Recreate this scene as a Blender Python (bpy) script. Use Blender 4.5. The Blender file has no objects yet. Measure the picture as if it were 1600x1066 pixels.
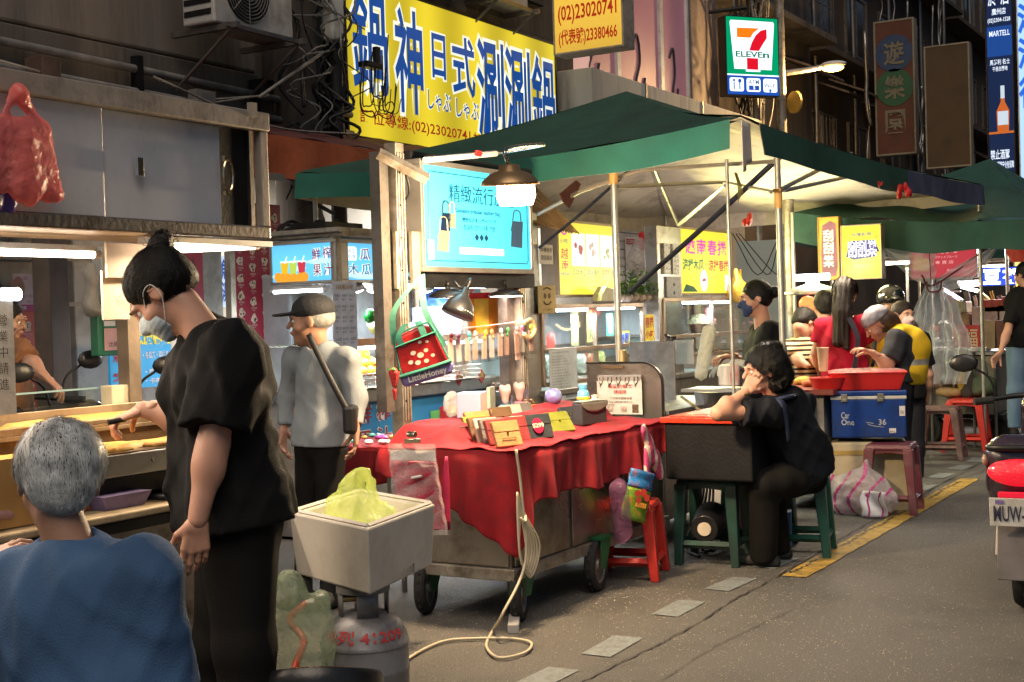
import bpy, math, random
import numpy as np
from mathutils import Vector, Matrix, kdtree
random.seed(7); RNG = np.random.RandomState(7)
scene = bpy.context.scene
COL = scene.collection
rad = math.radians
# camera
FPX, CX, CY, EYE = 2100.0, 800.0, 533.0, 1.4
_psi, _th, _rho = rad(30.56), rad(1.06), rad(1.7)
FW = np.array([-math.sin(_psi)*math.cos(_th), math.cos(_psi)*math.cos(_th), -math.sin(_th)])
_r0 = np.array([math.cos(_psi), math.sin(_psi), 0.0]); _u0 = np.cross(_r0, FW)
RT = _r0*math.cos(_rho) - _u0*math.sin(_rho)
UP = _u0*math.cos(_rho) + _r0*math.sin(_rho)
CAM = np.array([0.0, 0.0, EYE])
cam = bpy.data.cameras.new('camera'); camo = bpy.data.objects.new('camera', cam); COL.objects.link(camo)
m = Matrix.Identity(4)
for i in range(3):
 m[i][0] = RT[i]; m[i][1] = UP[i]; m[i][2] = -FW[i]; m[i][3] = CAM[i]
camo.matrix_world = m
cam.sensor_width = 36; cam.lens = FPX/1600*36; cam.clip_start = 0.05; cam.clip_end = 500
scene.camera = camo
# night sky, street glow, exposure
world = bpy.data.worlds.new("World"); scene.world = world; world.use_nodes = True
wn = world.node_tree.nodes; wl = world.node_tree.links; wn.clear()
sky = wn.new('ShaderNodeTexSky'); sky.sky_type = 'NISHITA'; sky.sun_disc = False
SUN_EL, SUN_AZ = rad(55), rad(150)
sky.sun_elevation = SUN_EL; sky.sun_rotation = SUN_AZ
bg = wn.new('ShaderNodeBackground'); bg.inputs[1].default_value = 0.025
wo = wn.new('ShaderNodeOutputWorld'); wl.new(sky.outputs[0], bg.inputs[0]); wl.new(bg.outputs[0], wo.inputs[0])
sun = bpy.data.lights.new('sun', 'SUN'); sun.energy = 1.05; sun.angle = rad(40); sun.color = (1.0, 0.84, 0.66)
suno = bpy.data.objects.new('sun', sun); COL.objects.link(suno)
_sd = Vector((math.sin(SUN_AZ)*math.cos(SUN_EL), math.cos(SUN_AZ)*math.cos(SUN_EL), math.sin(SUN_EL)))
suno.rotation_euler = _sd.to_track_quat('Z', 'Y').to_euler()
scene.view_settings.view_transform = 'Standard'; scene.view_settings.look = 'None'
scene.view_settings.exposure = 0.68; scene.view_settings.gamma = 1.0
try: scene.view_settings.use_curve_mapping = False
except Exception: pass
scene.render.engine = 'CYCLES'
cy = scene.cycles
cy.use_denoising = True; cy.max_bounces = 7; cy.diffuse_bounces = 3; cy.glossy_bounces = 3
cy.transmission_bounces = 4; cy.transparent_max_bounces = 12; cy.sample_clamp_indirect = 3.0
cy.caustics_reflective = False; cy.caustics_refractive = False
# where a sight line meets a real plane
def ray(x, y): return FW + RT*(x-CX)/FPX - UP*(y-CY)/FPX
def onX(x, y, X): d = ray(x, y); return CAM + d*(X/d[0])
def onY(x, y, Y): d = ray(x, y); return CAM + d*(Y/d[1])
def onZ(x, y, z=0.0): d = ray(x, y); return CAM + d*((z-EYE)/d[2])
def at(x, y, D): return CAM + ray(x, y)*D
A3 = lambda *a: np.array(a, float)
def nrm(v): v = np.asarray(v, float); return v/(np.linalg.norm(v)+1e-12)
# materials
MATS = {}
def M(name, col=(.5,.5,.5), rough=.6, metal=0., var=.18, sc=9., bump=.12, bsc=None, col2=None, spec=.5, sheen=0.,
      emit=None, es=0., alpha=None, trans=0., sss=0., coat=0., streak=False, dirt=None, dsc=3., band=None):
 """Principled material: noise-varied colour, roughness and fine relief."""
 if name in MATS: return MATS[name]
 mt = bpy.data.materials.new(name); mt.use_nodes = True; MATS[name] = mt
 n = mt.node_tree.nodes; l = mt.node_tree.links; b = n['Principled BSDF']
 tc = n.new('ShaderNodeTexCoord'); mp = n.new('ShaderNodeMapping'); l.new(tc.outputs['Object'], mp.inputs[0])
 if streak: mp.inputs['Scale'].default_value = (1, 1, .12)
 no = n.new('ShaderNodeTexNoise'); no.inputs['Scale'].default_value = sc; no.inputs['Detail'].default_value = 5
 l.new(mp.outputs[0], no.inputs['Vector'])
 ramp = n.new('ShaderNodeValToRGB'); l.new(no.outputs['Fac'], ramp.inputs[0])
 c = np.array(col[:3]); c2 = np.array(col2[:3]) if col2 is not None else np.clip(c*(1+var), 0, 1)
 c1 = c if col2 is not None else c*(1-var)
 ramp.color_ramp.elements[0].position = .3; ramp.color_ramp.elements[1].position = .7
 ramp.color_ramp.elements[0].color = (*c1, 1); ramp.color_ramp.elements[1].color = (*c2, 1)
 out = ramp.outputs[0]
 if dirt is not None:
  nd = n.new('ShaderNodeTexNoise'); nd.inputs['Scale'].default_value = dsc; nd.inputs['Detail'].default_value = 8
  nd.inputs['Roughness'].default_value = .7; l.new(mp.outputs[0], nd.inputs['Vector'])
  rd = n.new('ShaderNodeValToRGB'); l.new(nd.outputs['Fac'], rd.inputs[0])
  rd.color_ramp.elements[0].position = .48; rd.color_ramp.elements[1].position = .68
  mx = n.new('ShaderNodeMixRGB'); l.new(rd.outputs[0], mx.inputs[0]); l.new(out, mx.inputs[1])
  mx.inputs[2].default_value = (*dirt, 1); out = mx.outputs[0]
 l.new(out, b.inputs['Base Color'])
 b.inputs['Roughness'].default_value = rough; b.inputs['Metallic'].default_value = metal
 b.inputs['Specular IOR Level'].default_value = spec
 if rough > .08:
  mr = n.new('ShaderNodeMapRange'); l.new(no.outputs['Fac'], mr.inputs[0])
  mr.inputs[3].default_value = max(rough-.12, .04); mr.inputs[4].default_value = min(rough+.12, 1)
  l.new(mr.outputs[0], b.inputs['Roughness'])
 if sheen: b.inputs['Sheen Weight'].default_value = sheen; b.inputs['Sheen Roughness'].default_value = .4; b.inputs['Sheen Tint'].default_value = (*np.clip(c*2+.1, 0, 1), 1)
 if coat: b.inputs['Coat Weight'].default_value = coat; b.inputs['Coat Roughness'].default_value = .1
 if sss: b.inputs['Subsurface Weight'].default_value = sss; b.inputs['Subsurface Radius'].default_value = (.012, .005, .003); b.inputs['Subsurface Scale'].default_value = 1
 if trans: b.inputs['Transmission Weight'].default_value = trans
 if alpha is not None: b.inputs['Alpha'].default_value = alpha
 if bump:
  nb = n.new('ShaderNodeTexNoise'); nb.inputs['Scale'].default_value = bsc or sc*6; nb.inputs['Detail'].default_value = 4
  l.new(mp.outputs[0], nb.inputs['Vector'])
  bp = n.new('ShaderNodeBump'); bp.inputs['Strength'].default_value = bump; bp.inputs['Distance'].default_value = .01
  l.new(nb.outputs['Fac'], bp.inputs['Height']); l.new(bp.outputs[0], b.inputs['Normal'])
 if emit is not None:
  b.inputs['Emission Strength'].default_value = es
  if band:   # lit box: tubes behind the panel make brighter bands
   ax, freq, lo = band
   sp = n.new('ShaderNodeSeparateXYZ'); l.new(tc.outputs['Object'], sp.inputs[0])
   ml = n.new('ShaderNodeMath'); ml.operation = 'MULTIPLY'; l.new(sp.outputs[ax], ml.inputs[0]); ml.inputs[1].default_value = freq
   si = n.new('ShaderNodeMath'); si.operation = 'SINE'; l.new(ml.outputs[0], si.inputs[0])
   m2 = n.new('ShaderNodeMapRange'); l.new(si.outputs[0], m2.inputs[0]); m2.inputs[1].default_value = -1
   m2.inputs[3].default_value = lo*es; m2.inputs[4].default_value = es
   l.new(m2.outputs[0], b.inputs['Emission Strength'])
  b.inputs['Emission Color'].default_value = (*emit, 1)
 return mt
def lit(name, col=None, es=None, base=None, band=None, rough=.35):
 if name in MATS: return MATS[name]
 return M(name, base if base is not None else tuple(np.array(col)*.22), rough, emit=col, es=es, bump=0, var=.05, band=band, spec=.2)
def glass(name, tint=(.9,.95,.95), a=.12, rough=.02):
 """thin pane: mostly see-through with a mirror reflection"""
 if name in MATS: return MATS[name]
 mt = bpy.data.materials.new(name); mt.use_nodes = True; MATS[name] = mt
 n = mt.node_tree.nodes; l = mt.node_tree.links; n.clear()
 o = n.new('ShaderNodeOutputMaterial'); t = n.new('ShaderNodeBsdfTransparent'); g = n.new('ShaderNodeBsdfGlossy')
 t.inputs[0].default_value = (*tint, 1); g.inputs['Roughness'].default_value = rough
 fr = n.new('ShaderNodeLayerWeight'); fr.inputs[0].default_value = .5; pw_ = n.new('ShaderNodeMath'); pw_.operation = 'POWER'; pw_.inputs[1].default_value = 4; l.new(fr.outputs['Facing'], pw_.inputs[0])
 ad = n.new('ShaderNodeMath'); ad.operation = 'MULTIPLY_ADD'; ad.inputs[1].default_value = .7; ad.inputs[2].default_value = .03+a*.25; l.new(pw_.outputs[0], ad.inputs[0])
 mx = n.new('ShaderNodeMixShader'); l.new(ad.outputs[0], mx.inputs[0]); l.new(t.outputs[0], mx.inputs[1]); l.new(g.outputs[0], mx.inputs[2])
 l.new(mx.outputs[0], o.inputs[0]); return mt
def film(name, col, a=.5, rough=.25, bsc=30, bump=.6):
 """thin crinkled plastic: part see-through, part glossy, part translucent"""
 if name in MATS: return MATS[name]
 mt = bpy.data.materials.new(name); mt.use_nodes = True; MATS[name] = mt
 n = mt.node_tree.nodes; l = mt.node_tree.links; n.clear()
 o = n.new('ShaderNodeOutputMaterial'); t = n.new('ShaderNodeBsdfTransparent'); b = n.new('ShaderNodeBsdfPrincipled')
 tr = n.new('ShaderNodeBsdfTranslucent'); tr.inputs[0].default_value = (*col, 1)
 b.inputs['Base Color'].default_value = (*col, 1); b.inputs['Roughness'].default_value = rough
 tc = n.new('ShaderNodeTexCoord'); nb = n.new('ShaderNodeTexNoise'); nb.inputs['Scale'].default_value = bsc; nb.inputs['Detail'].default_value = 4
 l.new(tc.outputs['Object'], nb.inputs['Vector'])
 bp = n.new('ShaderNodeBump'); bp.inputs['Strength'].default_value = bump; bp.inputs['Distance'].default_value = .02
 l.new(nb.outputs['Fac'], bp.inputs['Height']); l.new(bp.outputs[0], b.inputs['Normal'])
 m1 = n.new('ShaderNodeMixShader'); m1.inputs[0].default_value = .45; l.new(b.outputs[0], m1.inputs[1]); l.new(tr.outputs[0], m1.inputs[2])
 mx = n.new('ShaderNodeMixShader'); l.new(m1.outputs[0], mx.inputs[2]); l.new(t.outputs[0], mx.inputs[1])
 mr = n.new('ShaderNodeMapRange'); l.new(nb.outputs['Fac'], mr.inputs[0]); mr.inputs[3].default_value = max(a-.25, 0); mr.inputs[4].default_value = min(a+.25, 1)
 l.new(mr.outputs[0], mx.inputs[0]); l.new(mx.outputs[0], o.inputs[0]); return mt
# objects
ROOT = {}    # name of a thing -> (world matrix)
def setp(o, label=None, cat=None, group=None, kind=None):
 if label: o['label'] = label
 if cat: o['category'] = cat
 if group: o['group'] = group
 if kind: o['kind'] = kind
 return o
def thing(name, label, cat, loc=(0,0,0), group=None, rz=0.):
 o = bpy.data.objects.new(name, None); COL.objects.link(o); o.empty_display_size = .1
 o.location = Vector(loc); o.rotation_euler = (0, 0, rz)
 ROOT[o.name] = Matrix.Translation(Vector(loc)) @ Matrix.Rotation(rz, 4, 'Z')
 return setp(o, label, cat, group)
def link_mesh(name, me, mat, parent=None):
 o = bpy.data.objects.new(name, me); COL.objects.link(o)
 if mat is not None and not me.materials: me.materials.append(mat)
 if parent is not None: o.parent = parent
 return o
def root_mat(p):
 while p.parent is not None: p = p.parent
 return ROOT.get(p.name, Matrix.Identity(4))
def catmull(pts, k=6):
 P = [np.asarray(p, float) for p in pts]
 if len(P) < 3: return P
 Q = [2*P[0]-P[1]] + P + [2*P[-1]-P[-2]]; out = []
 for i in range(1, len(Q)-2):
  for j in range(k):
   t = j/k; a, b, c, d = Q[i-1], Q[i], Q[i+1], Q[i+2]
   out.append(.5*((2*b)+(-a+c)*t+(2*a-5*b+4*c-d)*t*t+(-a+3*b-3*c+d)*t**3))
 out.append(P[-1]); return out
def Rz(a): c, s = math.cos(a), math.sin(a); return np.array([[c,-s,0],[s,c,0],[0,0,1.]])
def Rx(a): c, s = math.cos(a), math.sin(a); return np.array([[1,0,0],[0,c,-s],[0,s,c]])
def Ry(a): c, s = math.cos(a), math.sin(a); return np.array([[c,0,s],[0,1,0],[-s,0,c]])
class MB:
 def __init__(s): s.v = []; s.f = []; s.n = 0; s.mi = []; s.cur = 0
 def add(s, V, F):
  V = np.asarray(V, float).reshape(-1, 3); s.v.append(V)
  s.f += [tuple(int(i)+s.n for i in f) for f in F]; s.mi += [s.cur]*len(F); s.n += len(V); return s
 def box(s, c, d, R=None):
  c = np.asarray(c, float); h = np.asarray(d, float)/2
  V = np.array([[x,y,z] for x in (-1,1) for y in (-1,1) for z in (-1,1)])*h
  if R is not None: V = V @ (R.T if not np.isscalar(R) else Rz(R).T)
  return s.add(V+c, [(0,1,3,2),(4,6,7,5),(0,4,5,1),(2,3,7,6),(0,2,6,4),(1,5,7,3)])
 def b2(s, p, q): p = np.asarray(p, float); q = np.asarray(q, float); return s.box((p+q)/2, np.abs(q-p))
 def frustum(s, c, d0, d1, h, R=None):
  V = [[x*d/2*1.0, y*e/2, z] for (d, e, z) in ((d0[0], d0[1], 0), (d1[0], d1[1], h)) for x, y in ((-1,-1),(1,-1),(1,1),(-1,1))]
  V = np.array(V);
  if R is not None: V = V @ Rz(R).T
  return s.add(V+np.asarray(c), [(3,2,1,0),(4,5,6,7)]+[(i,(i+1)%4,4+(i+1)%4,4+i) for i in range(4)])
 def ring(s, a, b, n=12):
  d = nrm(np.asarray(b)-np.asarray(a)); t = nrm(np.cross(d, [0,0,1.] if abs(d[2]) < .9 else [1.,0,0])); u = np.cross(d, t)
  return t, u
 def cyl(s, a, b, r, r2=None, n=12, cap=True):
  a = np.asarray(a, float); b = np.asarray(b, float); r2 = r if r2 is None else r2; t, u = s.ring(a, b)
  an = np.arange(n)*2*math.pi/n; C = np.cos(an)[:,None]*t+np.sin(an)[:,None]*u
  V = np.vstack([a+C*r, b+C*r2]); F = [(i,(i+1)%n,n+(i+1)%n,n+i) for i in range(n)]
  if cap: F += [tuple(range(n))[::-1], tuple(range(n, 2*n))]
  return s.add(V, F)
 def tube(s, pts, r, n=6, k=5, sm=True, flat=None):
  P = catmull(pts, k) if sm and len(pts) > 2 else [np.asarray(p, float) for p in pts]
  P = np.array(P); T = np.gradient(P, axis=0); T /= np.linalg.norm(T, axis=1)[:,None]+1e-9
  up = np.array([0,0,1.]) if abs(T[0][2]) < .95 else np.array([1.,0,0]); N = nrm(np.cross(T[0], up)); V = []
  rr = np.full(len(P), r) if np.isscalar(r) else np.interp(np.linspace(0,1,len(P)), np.linspace(0,1,len(r)), r)
  an = np.arange(n)*2*math.pi/n
  for i in range(len(P)):
   N = nrm(N-T[i]*N.dot(T[i])); B = np.cross(T[i], N); fl = 1 if flat is None else flat
   V.append(P[i]+rr[i]*(np.cos(an)[:,None]*N+fl*np.sin(an)[:,None]*B))
  m_ = len(P); F = [(i*n+j, i*n+(j+1)%n, (i+1)*n+(j+1)%n, (i+1)*n+j) for i in range(m_-1) for j in range(n)]
  F += [tuple(range(n))[::-1], tuple((m_-1)*n+j for j in range(n))]
  return s.add(np.vstack(V), F)
 def ribbon(s, pts, w, d, k=5):
  """flat strap; w = width vector, d thickness"""
  P = np.array(catmull(pts, k)); w = np.asarray(w, float)/2; T = np.gradient(P, axis=0); V = []
  for p, t in zip(P, T):
   nn = nrm(np.cross(t, w))*d/2; V += [p-w-nn, p+w-nn, p+w+nn, p-w+nn]
  m_ = len(P); F = [(i*4+j, i*4+(j+1)%4, (i+1)*4+(j+1)%4, (i+1)*4+j) for i in range(m_-1) for j in range(4)]
  F += [(3,2,1,0), tuple(4*(m_-1)+j for j in range(4))]
  return s.add(V, F)
 def lathe(s, prof, c, n=24, R=None, sx=1., sy=1.):
  an = np.arange(n)*2*math.pi/n; V = []
  for r, z in prof: V.append(np.c_[np.cos(an)*r*sx, np.sin(an)*r*sy, np.full(n, z)])
  V = np.vstack(V)
  if R is not None: V = V @ np.asarray(R).T
  m_ = len(prof); F = [(i*n+j, i*n+(j+1)%n, (i+1)*n+(j+1)%n, (i+1)*n+j) for i in range(m_-1) for j in range(n)]
  if prof[0][0] > 1e-5: F.append(tuple(range(n))[::-1])
  if prof[-1][0] > 1e-5: F.append(tuple((m_-1)*n+j for j in range(n)))
  return s.add(V+np.asarray(c), F)
 def ell(s, c, r, n=12, R=None):
  r = np.asarray(r)*np.ones(3); m_ = max(n//2, 4); V = []
  for i in range(m_+1):
   ph = math.pi*i/m_
   for j in range(n): th = 2*math.pi*j/n; V.append([math.sin(ph)*math.cos(th), math.sin(ph)*math.sin(th), -math.cos(ph)])
  V = np.array(V)*r
  if R is not None: V = V @ np.asarray(R).T
  return s.add(V+np.asarray(c), [(i*n+j, i*n+(j+1)%n, (i+1)*n+(j+1)%n, (i+1)*n+j) for i in range(m_) for j in range(n)])
 def quad(s, *p): return s.add(p, [tuple(range(len(p)))])
 def prism(s, poly, ex):
  P = np.asarray(poly, float); n = len(P); ex = np.asarray(ex, float)
  return s.add(np.vstack([P, P+ex]), [tuple(range(n))[::-1], tuple(range(n, 2*n))]+[(i,(i+1)%n,n+(i+1)%n,n+i) for i in range(n)])
 def grid(s, fn, nu, nv):
  V = [fn(i/nu, j/nv) for i in range(nu+1) for j in range(nv+1)]
  return s.add(V, [(i*(nv+1)+j, (i+1)*(nv+1)+j, (i+1)*(nv+1)+j+1, i*(nv+1)+j+1) for i in range(nu) for j in range(nv)])
 def build(s, name, mat, parent=None, smooth=False, bevel=0., thick=0., label=None, cat=None, group=None, kind=None, sub=0, world=True):
  V = np.vstack(s.v) if s.v else np.zeros((0,3))
  mats = mat if isinstance(mat, (list, tuple)) else [mat]
  if parent is not None:
   if world: R = np.array(root_mat(parent).inverted()); V = V @ R[:3,:3].T + R[:3,3]
   org = None
  else:
   lo, hi = V.min(0), V.max(0); org = np.array([(lo[0]+hi[0])/2, (lo[1]+hi[1])/2, lo[2]]) if kind != 'structure' else np.zeros(3)
   V = V-org
  me = bpy.data.meshes.new(name); me.from_pydata(V.tolist(), [], s.f); me.validate()
  for mm in mats: me.materials.append(mm)
  if len(mats) > 1: me.polygons.foreach_set('material_index', s.mi[:len(me.polygons)])
  o = link_mesh(name, me, None, parent)
  if org is not None:
   o.location = Vector(org); ROOT[o.name] = Matrix.Translation(Vector(org))
  if smooth:
   me.polygons.foreach_set('use_smooth', [True]*len(me.polygons))
   if smooth == 'auto':
    try: me.set_sharp_from_angle(angle=rad(40))
    except Exception: pass
  if thick: md = o.modifiers.new('s', 'SOLIDIFY'); md.thickness = thick; md.offset = 0
  if bevel: md = o.modifiers.new('b', 'BEVEL'); md.width = bevel; md.segments = 2; md.limit_method = 'ANGLE'; md.harden_normals = False
  if sub: md = o.modifiers.new('u', 'SUBSURF'); md.levels = sub; md.render_levels = sub
  return setp(o, label, cat, group, kind)
def copy_tree(o, loc, rz=None, label=None, parent=None):
 c = o.copy(); COL.objects.link(c)
 if parent is None:
  c.location = Vector(loc)
  if rz is not None: c.rotation_euler = (0, 0, rz)
  if label: c['label'] = label
  ROOT[c.name] = Matrix.Translation(Vector(loc)) @ Matrix.Rotation(c.rotation_euler[2], 4, 'Z')
 else: c.parent = parent
 for ch in [x for x in KIDS(o)]: copy_tree(ch, None, parent=c)
 return c
def KIDS(o): return [x for x in COL.objects if x.parent is o]
# lettering
_TC = {}
def text_geo(txt, bold=0.):
 key = (txt, bold)
 if key in _TC: return _TC[key]
 cu = bpy.data.curves.new('t', 'FONT'); cu.body = txt; cu.size = 1; cu.offset = bold; cu.resolution_u = 2
 cu.align_x = 'LEFT'; cu.fill_mode = 'FRONT'
 ob = bpy.data.objects.new('t', cu); me = bpy.data.meshes.new_from_object(ob)
 V = np.array([v.co[:] for v in me.vertices]).reshape(-1, 3); F = [tuple(p.vertices) for p in me.polygons]
 bpy.data.objects.remove(ob); bpy.data.curves.remove(cu); bpy.data.meshes.remove(me)
 _TC[key] = (V, F); return V, F
class Fr:
 """a flat frame: o corner, a = right axis, b = up axis (unit), n = outward"""
 def __init__(s, o, a, b, w=1, h=1): s.o = np.asarray(o, float); s.a = nrm(a); s.b = nrm(b); s.n = np.cross(s.a, s.b); s.w = w; s.h = h
 def P(s, x, y, z=0.): return s.o+s.a*(x*s.w)+s.b*(y*s.h)+s.n*z
 def text(s, mb, txt, x0, y0, x1, y1, z=.002, bold=0., keep=False):
  """fit txt into the box given in 0..1 units of the frame"""
  V, F = text_geo(txt, bold)
  if not len(V): return
  if bold: V0, _ = text_geo(txt, 0.)
  else: V0 = V
  lo, hi = V0.min(0), V0.max(0); W = max(hi[0]-lo[0], .01); Hh = max(hi[1]-lo[1], .01)
  kx = (x1-x0)*s.w/W; ky = (y1-y0)*s.h/Hh
  if keep: kx = min(kx, ky); ky = kx
  X = x0*s.w+(V[:,0]-lo[0])*kx; Y = y0*s.h+(V[:,1]-lo[1])*ky
  mb.add(s.o+X[:,None]*s.a+Y[:,None]*s.b+s.n*z, F)
 def rect(s, mb, x0, y0, x1, y1, z=.001): mb.quad(s.P(x0,y0,z), s.P(x1,y0,z), s.P(x1,y1,z), s.P(x0,y1,z))
 def disc(s, mb, x, y, r, z=.001, n=20, k=1.): mb.add([s.P(x+r*math.cos(2*math.pi*i/n)/s.w, y+k*r*math.sin(2*math.pi*i/n)/s.h, z) for i in range(n)], [tuple(range(n))])
 def poly(s, mb, pts, z=.001): mb.add([s.P(x, y, z) for x, y in pts], [tuple(range(len(pts)))])
 def slab(s, mb, x0, y0, x1, y1, z0, z1):
  P = [s.P(x0,y0,z0), s.P(x1,y0,z0), s.P(x1,y1,z0), s.P(x0,y1,z0)]; mb.prism(P, s.n*(z1-z0))
 def border(s, mb, t, z0, z1, x0=0., y0=0., x1=1., y1=1.):
  tx, ty = t/s.w, t/s.h
  s.slab(mb, x0-tx, y0-ty, x1+tx, y0, z0, z1); s.slab(mb, x0-tx, y1, x1+tx, y1+ty, z0, z1)
  s.slab(mb, x0-tx, y0, x0, y1, z0, z1); s.slab(mb, x1, y0, x1+tx, y1, z0, z1)
def frX(bl, tr):
 """frame on a plane X=const facing the road (+X); bl/tr world corners"""
 return Fr(bl, (0,1,0), (0,0,1), tr[1]-bl[1], tr[2]-bl[2])
def frY(bl, tr): return Fr(bl, (1,0,0), (0,0,1), tr[0]-bl[0], tr[2]-bl[2])   # faces -Y
def lamp(name, kind, loc, power, col=(1,.9,.75), size=.1, rot=None, parent=None, spread=None, spot=None, size_y=None):
 L = bpy.data.lights.new(name, kind); L.energy = power; L.color = col
 if kind == 'AREA':
  L.size = size
  if size_y: L.shape = 'RECTANGLE'; L.size_y = size_y
  if spread: L.spread = spread
 elif kind == 'SPOT': L.shadow_soft_size = size; L.spot_size = spot or rad(120); L.spot_blend = .5
 else: L.shadow_soft_size = size
 o = bpy.data.objects.new(name, L); COL.objects.link(o)
 mw = Matrix.Translation(Vector(loc)) @ (rot.to_4x4() if rot is not None else Matrix.Identity(4))
 if parent is not None: o.parent = parent; o.matrix_local = root_mat(parent).inverted() @ mw
 else: o.matrix_world = mw
 return o
def aim(d): return Vector(d).to_track_quat('-Z', 'Y').to_matrix()
# smooth bodies: blended round cones and ellipsoids, meshed by surface nets
def C(a, b, ra, rb=None, k=.03, fl=None, cut=False, sub=False): return dict(t='c', a=A3(*a), b=A3(*b), ra=ra, rb=ra if rb is None else rb, k=k, fl=fl, cut=cut, sub=sub)
def E_(c, r, R=None, k=.03, sub=False): return dict(t='e', c=A3(*c), r=A3(*r) if np.ndim(r) else A3(r,r,r), R=R, k=k, sub=sub)
def _pd(p, P):
 if p['t'] == 'c':
  a, b = p['a'], p['b']; q = P-a; ba = b-a
  if p['fl'] is not None:
   nv, s = p['fl']; q = q+nv*((q@nv)*(1/s-1))[...,None]
  bb = ba@ba+1e-12; h = (q@ba)/bb; hc = np.clip(h, 0, 1)
  d = np.linalg.norm(q-hc[...,None]*ba, axis=-1)-(p['ra']+(p['rb']-p['ra'])*hc)
  if p['cut']: d = np.maximum(d, (h-1)*math.sqrt(bb))
  return d
 q = P-p['c']
 if p['R'] is not None: q = q@p['R']
 r = p['r']; k0 = np.linalg.norm(q/r, axis=-1); k1 = np.linalg.norm(q/(r*r), axis=-1)+1e-9
 return k0*(k0-1)/k1
def sdf_mesh(prims, res, disp=None, clip=None):
 los, his = [], []
 for p in prims:
  if p['sub']: continue
  if p['t'] == 'c': m_ = max(p['ra'], p['rb'])*1.25; los.append(np.minimum(p['a'], p['b'])-m_); his.append(np.maximum(p['a'], p['b'])+m_)
  else: m_ = max(p['r']); los.append(p['c']-m_); his.append(p['c']+m_)
 lo = np.min(los, 0)-3*res-.02; hi = np.max(his, 0)+3*res+.02
 n = np.ceil((hi-lo)/res).astype(int)+1
 F = np.full(n, 1.0, np.float32); ax = [lo[i]+np.arange(n[i])*res for i in range(3)]
 for p in prims:
  if p['t'] == 'c': m_ = max(p['ra'], p['rb'])*1.25+.05+p['k']; a = np.minimum(p['a'], p['b'])-m_; b = np.maximum(p['a'], p['b'])+m_
  else: m_ = max(p['r'])+.05+p['k']; a = p['c']-m_; b = p['c']+m_
  i0 = np.clip(((a-lo)/res).astype(int), 0, n-1); i1 = np.clip(((b-lo)/res).astype(int)+1, 1, n)
  if np.any(i1 <= i0): continue
  sl = tuple(slice(i0[i], i1[i]) for i in range(3))
  G = np.stack(np.meshgrid(*[ax[i][sl[i]] for i in range(3)], indexing='ij'), -1)
  d = _pd(p, G); f = F[sl]; k = p['k']
  if p['sub']:
   h = np.clip(.5-.5*(f+d)/k, 0, 1); F[sl] = f*(1-h)-d*h+k*h*(1-h)
  else:
   h = np.clip(.5+.5*(f-d)/k, 0, 1); F[sl] = f*(1-h)+d*h-k*h*(1-h)
 if disp is not None or clip is not None:
  idx = np.argwhere(np.abs(F) < .06); P = lo+idx*res; v = F[tuple(idx.T)]
  if disp is not None: v = v+disp(P)
  if clip is not None:
   F2 = None; v = np.maximum(v, clip(P)); F[tuple(idx.T)] = v
   idn = np.argwhere(F < -.0599); Pn = lo+idn*res; F[tuple(idn.T)] = np.maximum(F[tuple(idn.T)], clip(Pn))
  else: F[tuple(idx.T)] = v
 S = F < 0; c = [S[i:n[0]-1+i, j:n[1]-1+j, k:n[2]-1+k] for i in (0,1) for j in (0,1) for k in (0,1)]
 tot = sum(x.astype(np.int8) for x in c); act = (tot > 0) & (tot < 8)
 ids = np.full(act.shape, -1, np.int64); A = np.argwhere(act); ids[act] = np.arange(len(A))
 acc = np.zeros((len(A), 3)); cnt = np.zeros(len(A))
 off = [np.array(o) for o in ((0,0,0),(0,0,1),(0,1,0),(0,1,1),(1,0,0),(1,0,1),(1,1,0),(1,1,1))]
 vals = [F[tuple((A+o).T)] for o in off]
 for i in range(8):
  for j in range(i+1, 8):
   if np.abs(off[i]-off[j]).sum() != 1: continue
   x = (vals[i] < 0) != (vals[j] < 0); den = vals[i]-vals[j]; den = np.where(np.abs(den) < 1e-9, 1e-9, den); t = np.clip(vals[i]/den, 0, 1)
   acc += np.where(x[:,None], off[i]+t[:,None]*(off[j]-off[i]), 0); cnt += x
 V = lo+(A+acc/cnt[:,None])*res; Q = []
 for d in range(3):
  e = [slice(None)]*3; e2 = [slice(None)]*3; e[d] = slice(0, -1); e2[d] = slice(1, None)
  ch = S[tuple(e)] != S[tuple(e2)]; I = np.argwhere(ch); u, w = (d+1) % 3, (d+2) % 3
  I = I[(I[:,u] > 0) & (I[:,w] > 0) & (I[:,u] < act.shape[u]) & (I[:,w] < act.shape[w])]
  if not len(I): continue
  du = np.zeros(3, int); du[u] = 1; dw = np.zeros(3, int); dw[w] = 1
  q = np.stack([ids[tuple((I-du-dw).T)], ids[tuple((I-dw).T)], ids[tuple(I.T)], ids[tuple((I-du).T)]], 1)
  ins = S[tuple(I.T)]; q = np.where(ins[:,None], q, q[:, ::-1]); Q.append(q)
 Q = np.vstack(Q) if Q else np.zeros((0,4), int); Q = Q[(Q >= 0).all(1)]
 return V, Q
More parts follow.
